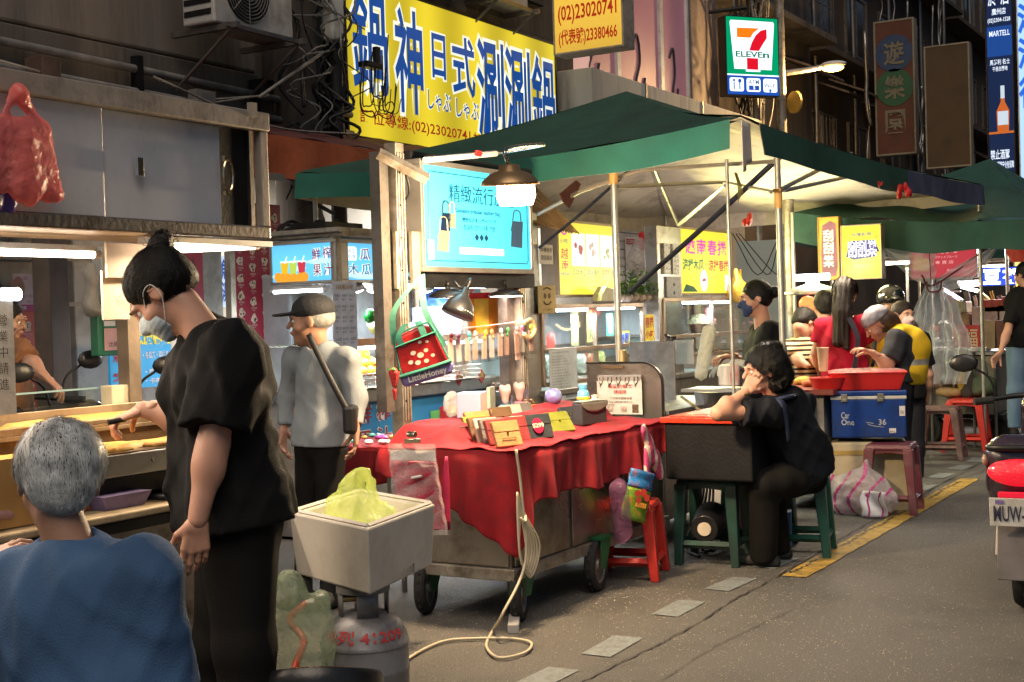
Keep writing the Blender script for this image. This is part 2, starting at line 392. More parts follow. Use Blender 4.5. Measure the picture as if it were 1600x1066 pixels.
def fast_mesh(name, parts, mat, parent, smooth=True):
 """parts: list of (V, quads[, material index]) joined into one mesh"""
 Vs = []; Qs = []; mi = []; n = 0
 for p in parts:
  Vs.append(p[0]); Qs.append(p[1]+n); n += len(p[0]); mi += [p[2] if len(p) > 2 else 0]*len(p[1])
 V = np.vstack(Vs); Q = np.vstack(Qs); org = None
 if parent is not None:
  R = np.array(root_mat(parent).inverted()); V = V@R[:3,:3].T+R[:3,3]
 else:
  org = np.array([*((V.min(0)+V.max(0))/2)[:2], V.min(0)[2]]); V = V-org
 me = bpy.data.meshes.new(name); me.vertices.add(len(V)); me.vertices.foreach_set('co', V.ravel())
 me.loops.add(Q.size); me.loops.foreach_set('vertex_index', Q.ravel().astype(np.int32))
 me.polygons.add(len(Q)); me.polygons.foreach_set('loop_start', np.arange(0, Q.size, 4, dtype=np.int32))
 try: me.polygons.foreach_set('loop_total', np.full(len(Q), 4, dtype=np.int32))
 except Exception: pass
 me.update(calc_edges=True); me.validate()
 mats = mat if isinstance(mat, (list, tuple)) else [mat]
 for mm in mats: me.materials.append(mm)
 if len(mats) > 1: me.polygons.foreach_set('material_index', np.array(mi, np.int32))
 if smooth: me.polygons.foreach_set('use_smooth', np.ones(len(Q), bool))
 o = link_mesh(name, me, None, parent)
 if org is not None: o.location = Vector(org); ROOT[o.name] = Matrix.Translation(Vector(org))
 return o
def blob(name, prims, res, mat, parent=None, disp=None, clip=None, **kw):
 V, Q = sdf_mesh(prims, res, disp, clip); o = fast_mesh(name, [(V, Q)], mat, parent); return setp(o, **kw)
_ph = RNG.uniform(0, 6.28, (40,)); _kd = RNG.normal(0, 1, (40, 3))
_kd /= np.linalg.norm(_kd, axis=1)[:,None]
def folds(amp, freq, seed=0, axis=None, sharp=1.6):
 """cloth creases: ridged sum of warped sines; axis = direction along which creases run long"""
 def f(P):
  r = np.zeros(len(P)); w = np.zeros(len(P))
  for i in range(3): w += .6*np.sin(P@(_kd[(seed+i) % 40]*freq*.35)+_ph[(seed+i) % 40])
  for i in range(4):
   kv = _kd[(seed*3+i+7) % 40].copy()
   if axis is not None: kv = nrm(kv-.85*np.dot(kv, axis)*np.asarray(axis))
   r += (.5+.5*np.sin(P@(kv*freq*(1+.5*i))+_ph[(seed+i+11) % 40]+w*1.3))**3/(1+i*.5)
  return -(r-.8)*amp
 return f
def crumple(amp, freq, seed=3):
 def f(P):
  r = np.zeros(len(P))
  for i in range(7):
   kv = _kd[(seed*5+i) % 40]; k2 = _kd[(seed*5+i+9) % 40]
   r += np.abs(np.sin(P@(kv*freq*(1+.35*i))+_ph[(seed+i) % 40]+1.5*np.sin(P@(k2*freq*.6))))
  return (r/7-.6)*amp*2
 return f
# materials of the place
asphalt = M('asphalt', (.04,.038,.035), .62, col2=(.20,.187,.165), sc=150, bump=1, bsc=220, dirt=(.065,.06,.053), dsc=.9)
concrete = M('stained_concrete', (.20,.17,.145), .85, var=.25, sc=3, bump=.35, bsc=40, dirt=(.075,.065,.055), dsc=2.2, streak=True)
concrete_d = M('sooty_concrete', (.075,.062,.052), .9, var=.4, sc=3.5, bump=.5, bsc=30, dirt=(.02,.018,.017), dsc=2.5, streak=True)
brownwall = M('brown_stucco', (.05,.034,.022), .9, var=.35, sc=2.5, bump=.4, bsc=30, dirt=(.03,.022,.016), dsc=1.5, streak=True)
steel = M('brushed_steel', (.42,.42,.42), .38, 1., var=.18, sc=5, bump=.06, bsc=60, dirt=(.26,.23,.2), dsc=5)
steel_d = M('grimy_steel', (.27,.25,.23), .45, .9, var=.3, sc=6, bump=.1, bsc=50, dirt=(.13,.11,.09), dsc=6)
galv = M('galvanised_post', (.36,.33,.28), .5, .75, var=.25, sc=12, bump=.12, dirt=(.18,.14,.1), dsc=9)
beige = M('beige_painted_rail', (.34,.29,.24), .6, .2, var=.12, sc=10, bump=.1, dirt=(.2,.16,.13), dsc=8)
black = M('black_metal', (.014,.014,.015), .45, .4, var=.3, sc=12, bump=.1)
rubber = M('black_rubber', (.014,.014,.014), .8, var=.4, sc=20, bump=.3)
blackp = M('black_plastic', (.012,.012,.013), .35, var=.2, sc=10, bump=.08)
white_p = M('white_paint', (.62,.62,.6), .5, var=.08, sc=6, bump=.08, dirt=(.45,.43,.4), dsc=5)
paper = M('white_paper', (.68,.66,.64), .7, var=.05, sc=4, bump=.05)
wood = M('worn_wood', (.24,.15,.08), .65, var=.35, sc=6, bump=.3, bsc=30, streak=True)
cardb = M('brown_cardboard', (.32,.21,.11), .8, var=.12, sc=6, bump=.1)
ink = M('dark_print', (.03,.03,.035), .7, var=.1, bump=0)
redink = M('red_print', (.42,.03,.03), .7, var=.1, bump=0)
blueink = M('blue_print', (.02,.07,.35), .7, var=.1, bump=0)
green_c = M('dark_green_canvas', (.012,.062,.042), .75, var=.2, sc=4, bump=.25, bsc=120, dirt=(.007,.03,.022), dsc=2)
liner = M('white_canvas_lining', (.64,.58,.52), .8, var=.1, sc=3, bump=.2, bsc=60, dirt=(.36,.31,.28), dsc=3)
cable = M('black_cable', (.012,.011,.011), .6, var=.3, bump=.1)
greycable = M('grey_cable', (.16,.15,.14), .6, var=.3, bump=.1)
ivory = M('cream_cord', (.5,.43,.3), .55, var=.1, bump=.1)
yline = M('yellow_road_paint', (.42,.27,.05), .7, var=.3, sc=30, bump=.3, dirt=(.14,.1,.04), dsc=9)
wline = M('pale_road_paint', (.19,.21,.21), .7, var=.25, sc=60, bump=.5, dirt=(.12,.12,.11), dsc=14)
tar = M('black_tar', (.035,.031,.027), .6, var=.3, sc=20, bump=.3)
pglass = glass('clear_pane')
redvel = M('red_velvet', (.26,.003,.009), .85, var=.25, sc=14, bump=.15, bsc=160, sheen=.2, dirt=(.17,.002,.006), dsc=5)
tube_w = lit('warm_tube', (1.0,.80,.62), 14); tube_c = lit('cool_tube', (.86,.92,1.), 13)
# ground and road
def rumple(x, y): return .004*math.sin(x*1.7+y*.6)+.003*math.sin(y*2.3-x)
g = MB(); g.quad((-150,-60,-.02), (120,-60,-.02), (120,200,-.02), (-150,200,-.02)); g.build('ground', M('far_ground', (.07,.062,.052), .85, sc=20, bump=.3), kind='structure')
g = MB(); g.quad((-12,-8,0), (9,-8,0), (9,75,0), (-12,75,0)); g.build('road', asphalt, kind='structure')
g = MB(); g.b2((-12,-8,.002), (-6.6,75,.12)); g.build('pavement', M('arcade_paving', (.17,.15,.13), .6, sc=20, bump=.2, dirt=(.1,.09,.08)), kind='structure', bevel=.01)
# wavy tar seams
def seam(pts, w, nm='tar_seam'):
 P = catmull([A3(*p[:2], .006) for p in pts], 14); g = MB(); V = []; F = []
 for i, p in enumerate(P):
  j = RNG.uniform(.25, 1.25)*w; t = P[min(i+1, len(P)-1)]-P[max(i-1, 0)]; nn = nrm([-t[1], t[0], 0]); o_ = nn*RNG.uniform(-1, 1)*w*.8
  V += [p-nn*j/2+o_, p+nn*j/2+o_]
  if i: F.append((2*i-2, 2*i-1, 2*i+1, 2*i))
 g.add(V, F); return g.build(nm, tar, kind='structure')
seam([onZ(x, y)[:2] for x, y in ((800,1120),(905,1068),(1000,1022),(1065,989),(1154,935),(1215,902),(1300,850),(1400,795),(1530,726))], .011)
seam([onZ(x, y)[:2] for x, y in ((860,1100),(1000,1080),(1120,1010),(1260,945))], .005)
seam([onZ(x, y)[:2] for x, y in ((1420,765),(1480,752),(1530,738),(1600,700))], .012)
# pale dashes: alike, one object each
for i, (x, y) in enumerate([(847,1062),(948,1009),(1063,951),(1142,913),(1216,880),(1292,838),(1372,800),(1440,762),(1484,744),(1508,731),(1530,719)]):
 p = onZ(x, y); p[0] = -2.545+.02*math.sin(i*2.1); g = MB(); a = math.sin(i*1.3)*.06
 R = Rz(a); V = [R@A3(dx, dy, 0)+A3(p[0], p[1], .004) for dx, dy in ((-.07,-.17),(.065,-.18),(.07,.17),(-.065,.165))]
 g.quad(*V); g.build('road_marking', wline, kind='structure')
g = MB(); V = []; F = []
for i in range(60):
 y = 6.72+i*(11.0-6.72)/59; w = .07+RNG.uniform(-.006, .006); V += [(-2.31-w, y, .005), (-2.31+w, y, .005)]
 if i: F.append((2*i-2, 2*i-1, 2*i+1, 2*i))
g.add(V, F); g.build('road_marking', yline, kind='structure')
seam([(-2.35+.012*math.sin(y*9), y) for y in np.arange(6.8, 11, .25)], .02)
# aggregate: small pale chips proud of the asphalt near the camera
g = MB()
for i in range(22000):
 y = 3.3+6.5*RNG.uniform(0, 1)**1.3; x = RNG.uniform(-3.9, .2)
 r = RNG.uniform(.0018, .0042); a = RNG.uniform(0, 6.28); c_, s_ = math.cos(a), math.sin(a)
 g.add([(x+r*c_, y+r*s_, .001), (x-r*s_, y+r*c_, .001), (x-r*c_, y-r*s_, .001), (x+r*s_, y-r*c_, .001), (x, y, .001+r*.7)], [(0,1,4),(1,2,4),(2,3,4),(3,0,4)])
g.build('road_gravel', M('pale_stone_chips', (.30,.26,.20), .4, var=.6, sc=40, bump=0), kind='stuff')

# buildings along the left side
def building(name, label, y0, y1, z0, mat, X=-7., ztop=9.5, depth=5):
 t = thing(name, label, 'building', (X-depth/2, (y0+y1)/2, 0))
 g = MB(); g.b2((X-depth, y0, z0), (X, y1, ztop)); g.build('wall', mat, t, bevel=.02)
 return t
def window(t, X, y0, y1, z0, z1, bars=0, pane=None, fr=None):
 f = Fr((X, y0, z0), (0,1,0), (0,0,1), y1-y0, z1-z0)
 g = MB(); f.border(g, .05, -.02, .05); f.slab(g, .49, 0, .51, 1, 0, .04); w = g.build('window', fr or black, t)
 g = MB(); f.rect(g, 0, 0, 1, 1, .012); g.build('pane', pane or darkpane, w)
 if bars:
  g = MB()
  for i in range(bars): x = (i+.5)/bars; g.box(f.P(x, .5, .12), (.014, .014, f.h))
  for k in (.02, .5, .98): g.box(f.P(.5, k, .12), (.016, f.w, .016))
  for x in (0, 1):
   for k in (.02, .98): g.box(f.P(x, k, .06), (.12, .016, .016))
  g.build('grille', steel_d, w)
 return w
darkpane = M('dark_window_glass', (.012,.013,.015), .12, var=.3, sc=3, bump=.05)
# A: stained concrete block on the left
b1 = building('concrete_building', 'stained grey brown concrete building above the left food stall with pipes along its beam', -6, 9.15, 3.35, concrete)
g = MB(); g.b2((-7.6,-6,2.75), (-6.93,8.0,3.32)); g.build('beam', M('dark_beam_concrete', (.12,.10,.085), .9, var=.3, sc=4, bump=.4, dirt=(.05,.045,.04), dsc=4, streak=True), b1, bevel=.01)
g = MB(); g.b2((-7.5,8.0,2.9), (-6.99,9.15,3.34)); g.build('lintel', concrete_d, b1, bevel=.01)
g = MB(); g.b2((-7.2,8.05,3.3), (-6.93,8.25,6)); g.build('corner_pilaster', concrete_d, b1)
for z, x in ((3.18,-6.88), (3.02,-6.87)):
 g = MB(); g.tube([(x, -3, z+.05), (x, 3.5, z+.02), (x, 6, z), (x, 7.9, z-.03), (x, 9.1, z-.05)], .028, 10); g.build('pipe', greycable, b1, smooth=True)
g = MB()
for y in (5.0, 6.7, 7.9): g = MB(); g.box((-6.88, y, 3.1), (.07, .05, .32)); g.build('pipe_clamp', black, b1)
g = MB(); g.prism([(-6.9,-2,2.62),(-6.2,-2,2.45),(-6.2,-2,2.40),(-6.9,-2,2.56)], (0,9.6,0)); g.build('ledge', concrete, b1)
# B: block behind the big yellow sign
b2 = building('sign_building', 'dark building carrying the big yellow shop sign', 9.17, 13.4, 3.05, concrete_d, ztop=9)
window(b2, -6.99, 9.9, 12.6, 4.75, 6.2)
# C: pale parapet with pink shop windows
b3 = building('pale_building', 'pale building with white parapet and pink window panels', 13.42, 18.4, 4.15, M('pinkish_render', (.22,.17,.15), .8, sc=3, bump=.2, dirt=(.1,.08,.07)), X=-7.25, ztop=9)
g = MB(); g.b2((-7.2,12.95,3.05), (-6.55,18.2,4.05));
g.build('parapet', M('white_parapet', (.66,.62,.54), .8, var=.12, sc=3, bump=.15, dirt=(.3,.26,.22), dsc=3, streak=True), b3, bevel=.01)
g = MB()
for y in (14.3, 16.0): g = MB(); g.b2((-6.56, y, 3.05), (-6.535, y+.03, 4.05)); g.build('panel_joint', steel_d, b3)
pinkm = M('pink_window_film', (.42,.18,.23), .5, var=.08, sc=2, bump=0, emit=(.8,.35,.42), es=.06)
for y0, y1 in ((13.7,14.9), (15.0,16.2), (16.3,17.1)):
 f = Fr((-7.24, y0, 4.1), (0,1,0), (0,0,1), y1-y0, 1.9); g = MB(); f.border(g, .05, -.01, .06); w = g.build('window', white_p, b3)
 g = MB(); f.rect(g, 0, 0, 1, 1, .02); g.build('pane', pinkm, w)
 g = MB(); g.tube([f.P(.3,.35,.03), f.P(.45,.42,.03), f.P(.5,.25,.03), f.P(.4,.1,.03), f.P(.55,.05,.03), f.P(.62,.15,.03)], .018, 6); g.build('printed_curl', ink, w)
f = Fr((-7.235, 13.75, 4.12), (0,1,0), (0,0,1), .9, .5)
g = MB(); f.rect(g, 0, 0, .5, .9, .03); g.build('poster', lit('white_red_window_ad', (.9,.5,.45), .35), b3)
# D-G: dark old blocks farther down the street
specs = [('old_building', 'dark old block behind the convenience store sign with ragged cables', 18.5, 25.0, 3.0, concrete_d, -8.0),
         ('old_building', 'brown stuccoed block behind the lit street lamp', 25.1, 37.5, 2.9, brownwall, -8.3),
         ('old_building', 'dark brown block behind the blue liquor banner', 37.6, 60, 2.9, brownwall, -8.5)]
for k, (nm, lb, y0, y1, z0, mt, X) in enumerate(specs):
 t = building(nm, lb, y0, y1, z0, mt, X, ztop=16)
 yy = y0+.6
 while yy < y1-1.6:
  for z in (4.0, 6.8, 9.6):
   if k == 0 and z < 5: continue
   window(t, X+.01, yy, yy+1.5, z, z+1.25, bars=7 if (int(yy*3) % 2) else 0, fr=steel_d)
  yy += 2.6
 g = MB();
 for z in (3.4, 6.3, 9.1): g.b2((X, y0+.1, z), (X+.55, y1-.1, z+.12))
 g.build('balcony_slab', mt, t, bevel=.01)
 for j in range(int((y1-y0)/3)):
  y = y0+.5+j*3+RNG.uniform(-.3, .3); g = MB(); g.tube([(X+.12, y, 2.9), (X+.14, y+.05, 6), (X+.1, y, 12)], .05, 8); g.build('drain_pipe', steel_d, t, smooth=True)
 for j in range(3):
  y = y0+1+j*3.3; g = MB(); g.prism([(X, y, 5.9), (X+.7, y, 5.6), (X+.7, y, 5.56), (X, y, 5.86)], (0, 2.0, 0)); g.build('tin_awning', M('rusty_tin', (.10,.075,.06), .6, .3, var=.4, sc=6, bump=.4), t)
# street end
t = building('end_building', 'far dark block closing the end of the street', 60, 66, 0, brownwall, X=12, ztop=14, depth=24)
for x in np.arange(-9, 8, 3.0):
 for z in (3.5, 6.5, 9.5):
  f = Fr((x, 59.98, z), (1,0,0), (0,0,1), 1.6, 1.3); g = MB(); f.border(g, .06, 0, .06); w = g.build('window', steel_d, t); g = MB(); f.rect(g, 0, 0, 1, 1, .02); g.build('pane', darkpane, w)
# right side of the street, opposite the stalls (just outside the frame, closes the street)
t = building('opposite_building', 'plain dark block along the far side of the street', 12, 60, 0, brownwall, X=15, ztop=12, depth=6)
# arcade at ground level: back wall, ceiling, pillars
for y in (1.5,4.5,7.0,9.5,13,16):
 t = thing('arcade_lamp', 'bare fluorescent tube on the arcade ceiling, %s' % {1.5:'nearest the left edge',4.5:'above the orange poster',7.0:'above the white pillar',9.5:'behind the juice stall',13:'behind the left yellow sign',16:'behind the second yellow sign'}[y], 'lamp', (-8.2,y,2.9), 'fluorescent tubes in the arcade'); g = MB(); g.cyl((-8.2,y-.55,2.93),(-8.2,y+.55,2.93), .018, n=8); g.build('tube', lit('arcade_tube', (.95,.97,1.), 8), t); lamp('tube_glow', 'AREA', (-8.2,y,2.88), 75, (1.,.95,.86), 1.1, None, t, size_y=.1)
tilew = M('cream_wall', (.42,.39,.34), .6, var=.1, sc=3, bump=.1, dirt=(.28,.25,.21), dsc=3)
g = MB(); g.b2((-9.4,-6,0), (-9.2,18.4,3.0)); g.build('arcade_wall', tilew, kind='structure')
g = MB(); g.b2((-9.3,-6,3.0), (-7.0,18.4,3.04)); g.build('arcade_ceiling', M('arcade_soffit', (.25,.22,.19), .8), kind='structure')
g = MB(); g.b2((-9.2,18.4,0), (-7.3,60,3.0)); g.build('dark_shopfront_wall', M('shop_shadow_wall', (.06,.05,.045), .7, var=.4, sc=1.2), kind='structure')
whitecol = M('whitewashed_pillar', (.52,.52,.5), .7, var=.08, sc=3, bump=.2, dirt=(.36,.34,.31), dsc=4)
def pillar(c, w, d, lb, m=whitecol):
 g = MB(); g.b2((c[0]-w/2, c[1]-d/2, .12), (c[0]+w/2, c[1]+d/2, 3.0)); return g.build('pillar', m, bevel=.01, label=lb, cat='pillar')
pc = onX(118, 500, -7.02)
pillar((pc[0]-.25, pc[1]+.35), .5, .7, 'whitewashed square pillar behind the griddle stall, with green meter box')
pillar((-6.9, 11.6), .5, .5, 'pillar behind the juice stall lamps', m=tilew)
pillar((-6.9, 16.6), .5, .5, 'cream pillar behind the papaya roll stall', m=tilew)
# tiled shop wall behind the yellow Vietnamese stalls, each visible tile a piece
tl = thing('tiled_wall', 'cream tiled shop wall with posters between the two yellow light boxes', 'wall', (-6.6, 14.6, 0))
g = MB(); g.b2((-6.75,13.0,.12), (-6.62,17.6,3.0)); g.build('wall_core', tilew, tl)
tm = M('cream_tile', (.46,.43,.38), .35, var=.1, sc=5, bump=.05); pm = None; nt = 0
me = None
for i in range(11):
 for j in range(17):
  y = 13.05+i*.34; z = 1.4+j*.095
  if nt >= 290: break
  if me is None:
   q = MB(); q.box((0,0,0), (.02,.325,.083)); oo = q.build('tile', tm, tl, bevel=0, world=False); me = oo.data
  else: oo = link_mesh('tile', me, None, tl)
  oo.location = (-6.61+6.6+.002*math.sin(i*7+j*3), y-14.6, z); nt += 1
# signs
def sign_box(name, label, fr, face, frame_mat, depth=.12, rim=.02, group=None):
 t = thing(name, label, 'sign', fr.P(.5, 0, -depth/2))
 g = MB(); fr.slab(g, 0, 0, 1, 1, -depth, -.004); fr.border(g, rim, -depth, .008); g.build('case', frame_mat, t, bevel=.004)
 g = MB(); fr.rect(g, 0, 0, 1, 1, 0); g.build('face', face, t)
 return t
def letters(t, fr, mat, items, z=.003, bold=0., name='lettering', label=None):
 g = MB()
 for it in items: fr.text(g, *it, z=z, bold=bold)
 if g.n: return g.build(name, mat, t, label=label)
# big yellow hotpot sign
bl = onX(546, 204, -6.9); tr = onX(866, 84, -6.9)
fy = Fr((-6.9, bl[1], bl[2]-.03), (0,1,0), (0,0,1), tr[1]-bl[1], 1.32)
yface = lit('yellow_sign_face', (.80,.62,.03), .66, base=(.25,.19,.01), band=(1, 7.5, .62))
t = sign_box('shop_sign', 'huge yellow light sign with blue brush characters above the green tent', fy, yface, black, .22, .03)
wl_ = lit('white_outline', (.85,.88,.75), .6, base=(.6,.6,.5)); bl_ = lit('royal_blue_letter', (.01,.10,.42), .35, base=(.01,.05,.3))
items = [('鍋', .02,.30,.155,.95), ('神', .19,.22,.305,.90), ('日', .35,.50,.41,.80), ('式', .445,.42,.55,.83), ('涮', .565,.14,.70,.86), ('涮', .71,.14,.845,.86), ('鍋', .86,.14,.99,.86)]
g = MB()
for (s_, a, b, c, d) in items: fy.text(g, s_, a, b, c, d, z=.004, bold=.055)
for (s_, a, b, c, d) in (('しゃぶ', .325,.265,.43,.40), ('しゃぶ', .455,.25,.565,.385)): fy.text(g, s_, a, b, c, d, z=.004, bold=.045)
g.build('letter_outline', wl_, t)
g = MB()
for (s_, a, b, c, d) in items: fy.text(g, s_, a, b, c, d, z=.008, bold=.018)
for (s_, a, b, c, d) in (('しゃぶ', .325,.265,.43,.40), ('しゃぶ', .455,.25,.565,.385)): fy.text(g, s_, a, b, c, d, z=.008, bold=.008)
g.build('lettering', bl_, t)
rl_ = lit('red_brown_letter', (.40,.035,.01), .35, base=(.35,.02,.01))
letters(t, fy, rl_, [('訂位專線:(02)23020741', .04,.075,.52,.18), ('加盟專線:(02)23020741', .535,.06,.97,.165)], .006, .012)
# yellow phone sign, across the street line
p0 = at(868, 84, 13.6); p1 = at(975, 64, 13.3)
fp = Fr((p0[0], p0[1], p0[2]), (p1[0]-p0[0], 0, 0), (0,0,1), p1[0]-p0[0]+.02, 1.25)
oface = lit('amber_sign_face', (.80,.50,.06), .55, base=(.45,.28,.05), band=(2, 3, .45))
t = sign_box('phone_sign', 'amber light box with red phone numbers beside the big yellow sign', fp, oface, beige, .25, .02)
letters(t, fp, rl_, [('訂位專線', .18,.42,.80,.60), ('(02)23020741', .06,.22,.93,.37), ('(代表號)23380466', .06,.04,.93,.18)], .004, .02)
# convenience store sign
p0 = at(1137, 147, 18.6); p1 = at(1217, 135, 18.9)
f7 = Fr(p0, (p1-p0)*A3(1,1,0), (0,0,1), np.linalg.norm((p1-p0)[:2]), 1.075)
t = sign_box('store_sign', 'lit convenience store sign with red and orange seven above the tent', f7, lit('store_green', (.0,.22,.09), 1.0), black, .2, .012)
def roundrect(f, mb, x0, y0, x1, y1, r, z):
 P = []; rx, ry = r/f.w, r/f.h
 for cx_, cy_, a0 in ((x1-rx,y0+ry,-90),(x1-rx,y1-ry,0),(x0+rx,y1-ry,90),(x0+rx,y0+ry,180)):
  for k in range(5): a = rad(a0+22.5*k); P.append((cx_+rx*math.cos(a), cy_+ry*math.sin(a)))
 f.poly(mb, P, z)
sw = lit('store_white', (.82,.88,1.), 1.1); sb = lit('store_blue', (.01,.06,.32), .9)
g = MB(); f7.poly(g, [(.14,.33),(.36,.33),(.36,.30),(.64,.30),(.64,.33),(.86,.33),(.93,.93),(.91,.955),(.09,.955),(.07,.93)], .004); g.build('white_panel', sw, t)
g = MB(); f7.rect(g, 0, 0, 1, .245, .004); g.build('blue_panel', sb, t)
g = MB(); f7.rect(g, 0, .245, 1, .262, .005);
for k in range(3): roundrect(f7, g, .04+k*.325, .04, .31+k*.325, .215, .03, .007)
g.build('icon_panel', sw, t)
g = MB(); f7.poly(g, [(.20,.86),(.20,.735),(.46,.735),(.52,.80),(.64,.865)], .008); g.build('orange_stroke', lit('store_orange', (.75,.14,.005), 1.0), t)
P = [(.78,.86),(.78,.74),(.70,.66),(.62,.57),(.43,.57),(.48,.67),(.56,.77),(.66,.835)]
g = MB(); f7.poly(g, P, .009); f7.rect(g, .38, .325, .60, .475, .009); g.build('red_stroke', lit('store_red', (.48,.005,.015), 1.0), t)
g = MB(); f7.rect(g, .14, .478, .86, .565, .010); g.build('word_ground', sw, t)
letters(t, f7, lit('store_word_green', (.0,.15,.07), .8), [('ELEVE', .17,.485,.68,.557), ('n', .70,.485,.81,.540)], .012, .03)
letters(t, f7, lit('store_ink', (.02,.07,.2), .6), [('ATM', .40,.135,.60,.195), ('Wi-Fi', .70,.10,.94,.15), ('®', .70,.43,.75,.46)], .012, .01)
g = MB(); f7.rect(g, .405, .06, .605, .12, .012)
for cx_, top in ((.12,.17), (.23,.17)):
 f7.rect(g, cx_-.012, .06, cx_+.012, .16, .012)
f7.disc(g, .23, .175, .028, .012, 14, 1.); f7.rect(g, .10,.165,.14,.195,.012); f7.disc(g, .82, .058, .02, .012, 12)
for s_ in (1, -1):
 for rr in (.045,.06):
  pts = [f7.P(.82+rr*math.sin(rad(a))/f7.w, .125+s_*(rr*math.cos(rad(a)))/f7.h+s_*.005, .013) for a in range(-40, 41, 20)]; g.tube(pts, .003, 4, 2)
g.build('icon_print', sb, t)
letters(t, f7, sw, [('$', .485,.065,.525,.115)], .014)
g = MB(); g.tube([f7.P(.5,1,-.1), f7.P(.5,1.15,-.1), (-7.2, f7.P(.5,1)[1], f7.P(0,1.15)[2])], .03, 8, sm=False); g.build('bracket', black, t)
# street lamp pole with lamp head
pb = at(1229, 470, 19.5); t = thing('street_lamp', 'tall grey street lamp with one lit amber head on a short arm', 'street lamp', (pb[0], pb[1], 0))
g = MB(); g.cyl((pb[0],pb[1],0), (pb[0],pb[1],9.5), .075, .065, 16); g.build('pole', galv, t, smooth='auto')
q = at(1300, 104, 19.5); z0 = at(1240, 116, 19.5)
g = MB(); g.tube([(pb[0],pb[1],z0[2]), (z0+q)/2+A3(0,0,.02), q-A3(.1,.05,-.02)], [.045,.04,.03], 8); g.build('arm', galv, t, smooth=True)
g = MB(); g.ell(q+A3(.02,0,.03), (.19,.10,.05), 14, Rz(.1)); hd = g.build('lamp_head', white_p, t, smooth=True)
g = MB(); g.ell(q+A3(.02,-.02,-.03), (.16,.10,.05), 14, Rz(.1)); g.build('lens', lit('sodium_lens', (1.,.50,.12), 5), hd, smooth=True)
lamp('street_lamp_light', 'POINT', q-A3(0,.0,.2), 300, (1,.62,.25), .12, parent=t)
d = at(1243, 160, 19.4); g = MB(); g.cyl(d, d-_r0*0+A3(-.02,-.03,0), .16, .16, 20); g.build('round_plate', M('amber_disc', (.5,.3,.05), .5), t)
g = MB(); g.cyl((pb[0]-.28,pb[1]-.3,0), (pb[0]-.28,pb[1]-.3,4.9), .045, .045, 10); g.build('sign_post', galv, label='thin grey post standing beside the street lamp pole', cat='post', smooth='auto')
# unlit red banner of an amusement arcade, blank brown sign
def xy_frame(u0, v0, u1, D, h):
 a = at(u0, v0, D); b = at(u1, v0, D); return Fr(a, (1,0,0), (0,0,1), (b-a)[0], h)
fa = xy_frame(1372, 242, 1438, 27, 2.62)
t = sign_box('arcade_sign', 'unlit dull red vertical sign with three round characters', fa, M('faded_red_board', (.075,.022,.014), .7, var=.3, sc=4, dirt=(.07,.03,.02)), M('pale_metal_edge', (.17,.16,.13), .6, sc=8), .25, .035)
for (cy_, col, s_) in ((.76,(.015,.04,.11),'遊'), (.50,(.01,.07,.035),'樂'), (.24,None,'園')):
 if col: g = MB(); fa.disc(g, .5, cy_, .37, .01, 28); g.build('disc', M('sign_disc_%d' % int(cy_*100), col, .6), t)
 letters(t, fa, M('dull_cream_letter', (.13,.12,.09), .7), [(s_, .24, cy_-.085, .76, cy_+.085)], .02, .02)
fb = xy_frame(1450, 262, 1524, 26, 2.3)
sign_box('blank_sign', 'blank brown unlit sign board beside the round character sign', fb, M('blank_brown_board', (.05,.032,.016), .8, var=.3, sc=3, dirt=(.05,.035,.02)), M('pale_metal_edge'), .2, .03)
# blue black liquor banner and next blue white sign
fm = xy_frame(1547, 275, 1590, 18.5, 2.9)
t = sign_box('liquor_sign', 'tall black and blue lit sign with white characters and a bottle at the far right', fm, lit('night_blue_face', (.008,.016,.05), .8), black, .2, .02)
g = MB(); fm.rect(g, .0,.56,1,.70,.003); fm.rect(g, .0,.03,.6,.06,.003); g.build('blue_glow_panel', lit('deep_blue_print', (.01,.05,.22), .8), t)
letters(t, fm, lit('pale_letter', (.75,.85,1.), .8), [('格', .58,.89,.88,.975), ('風', .08,.89,.40,.975), ('酒', .58,.80,.90,.885), ('菸', .08,.80,.40,.885), ('廣州店', .22,.755,.78,.785), ('(02)2304-1528', .05,.715,.95,.74), ('MARTELL', .10,.655,.92,.68),
 ('馬爹利 名士', .10,.52,.9,.545), ('干邑白蘭地', .2,.49,.8,.512), ('禁止酒駕', .05,.075,.80,.12), ('酒後不開車安全有保障', .03,.03,.97,.065)], .006, .01)
g = MB(); fm.poly(g, [(.35,.20),(.80,.20),(.84,.30),(.66,.345),(.66,.40),(.50,.40),(.50,.345),(.32,.30)], .006); g.build('bottle_print', lit('amber_bottle', (.45,.10,.02), .8), t)
g = MB(); fm.rect(g, .37,.235,.79,.30,.008); fm.rect(g,.5,.36,.66,.42,.008); g.build('bottle_label', lit('bottle_label_print', (.6,.7,.8), .6), t)
g = MB(); fm.rect(g, .0,.195,1,.205,.005); g.build('table_glow', lit('orange_streak', (.6,.15,.02), .6), t)
fn = xy_frame(1596, 290, 1640, 18, 2.6)
t = sign_box('blue_sign', 'pale blue and white lit sign cut by the right edge', fn, lit('pale_blue_face', (.35,.55,.95), .9), white_p, .2, .015)
letters(t, fn, lit('bright_blue_letter', (.02,.12,.6), .8), [('洋', .02,.78,.9,.93), ('酒', .02,.6,.9,.75), ('行', .02,.4,.9,.56)], .006, .03)
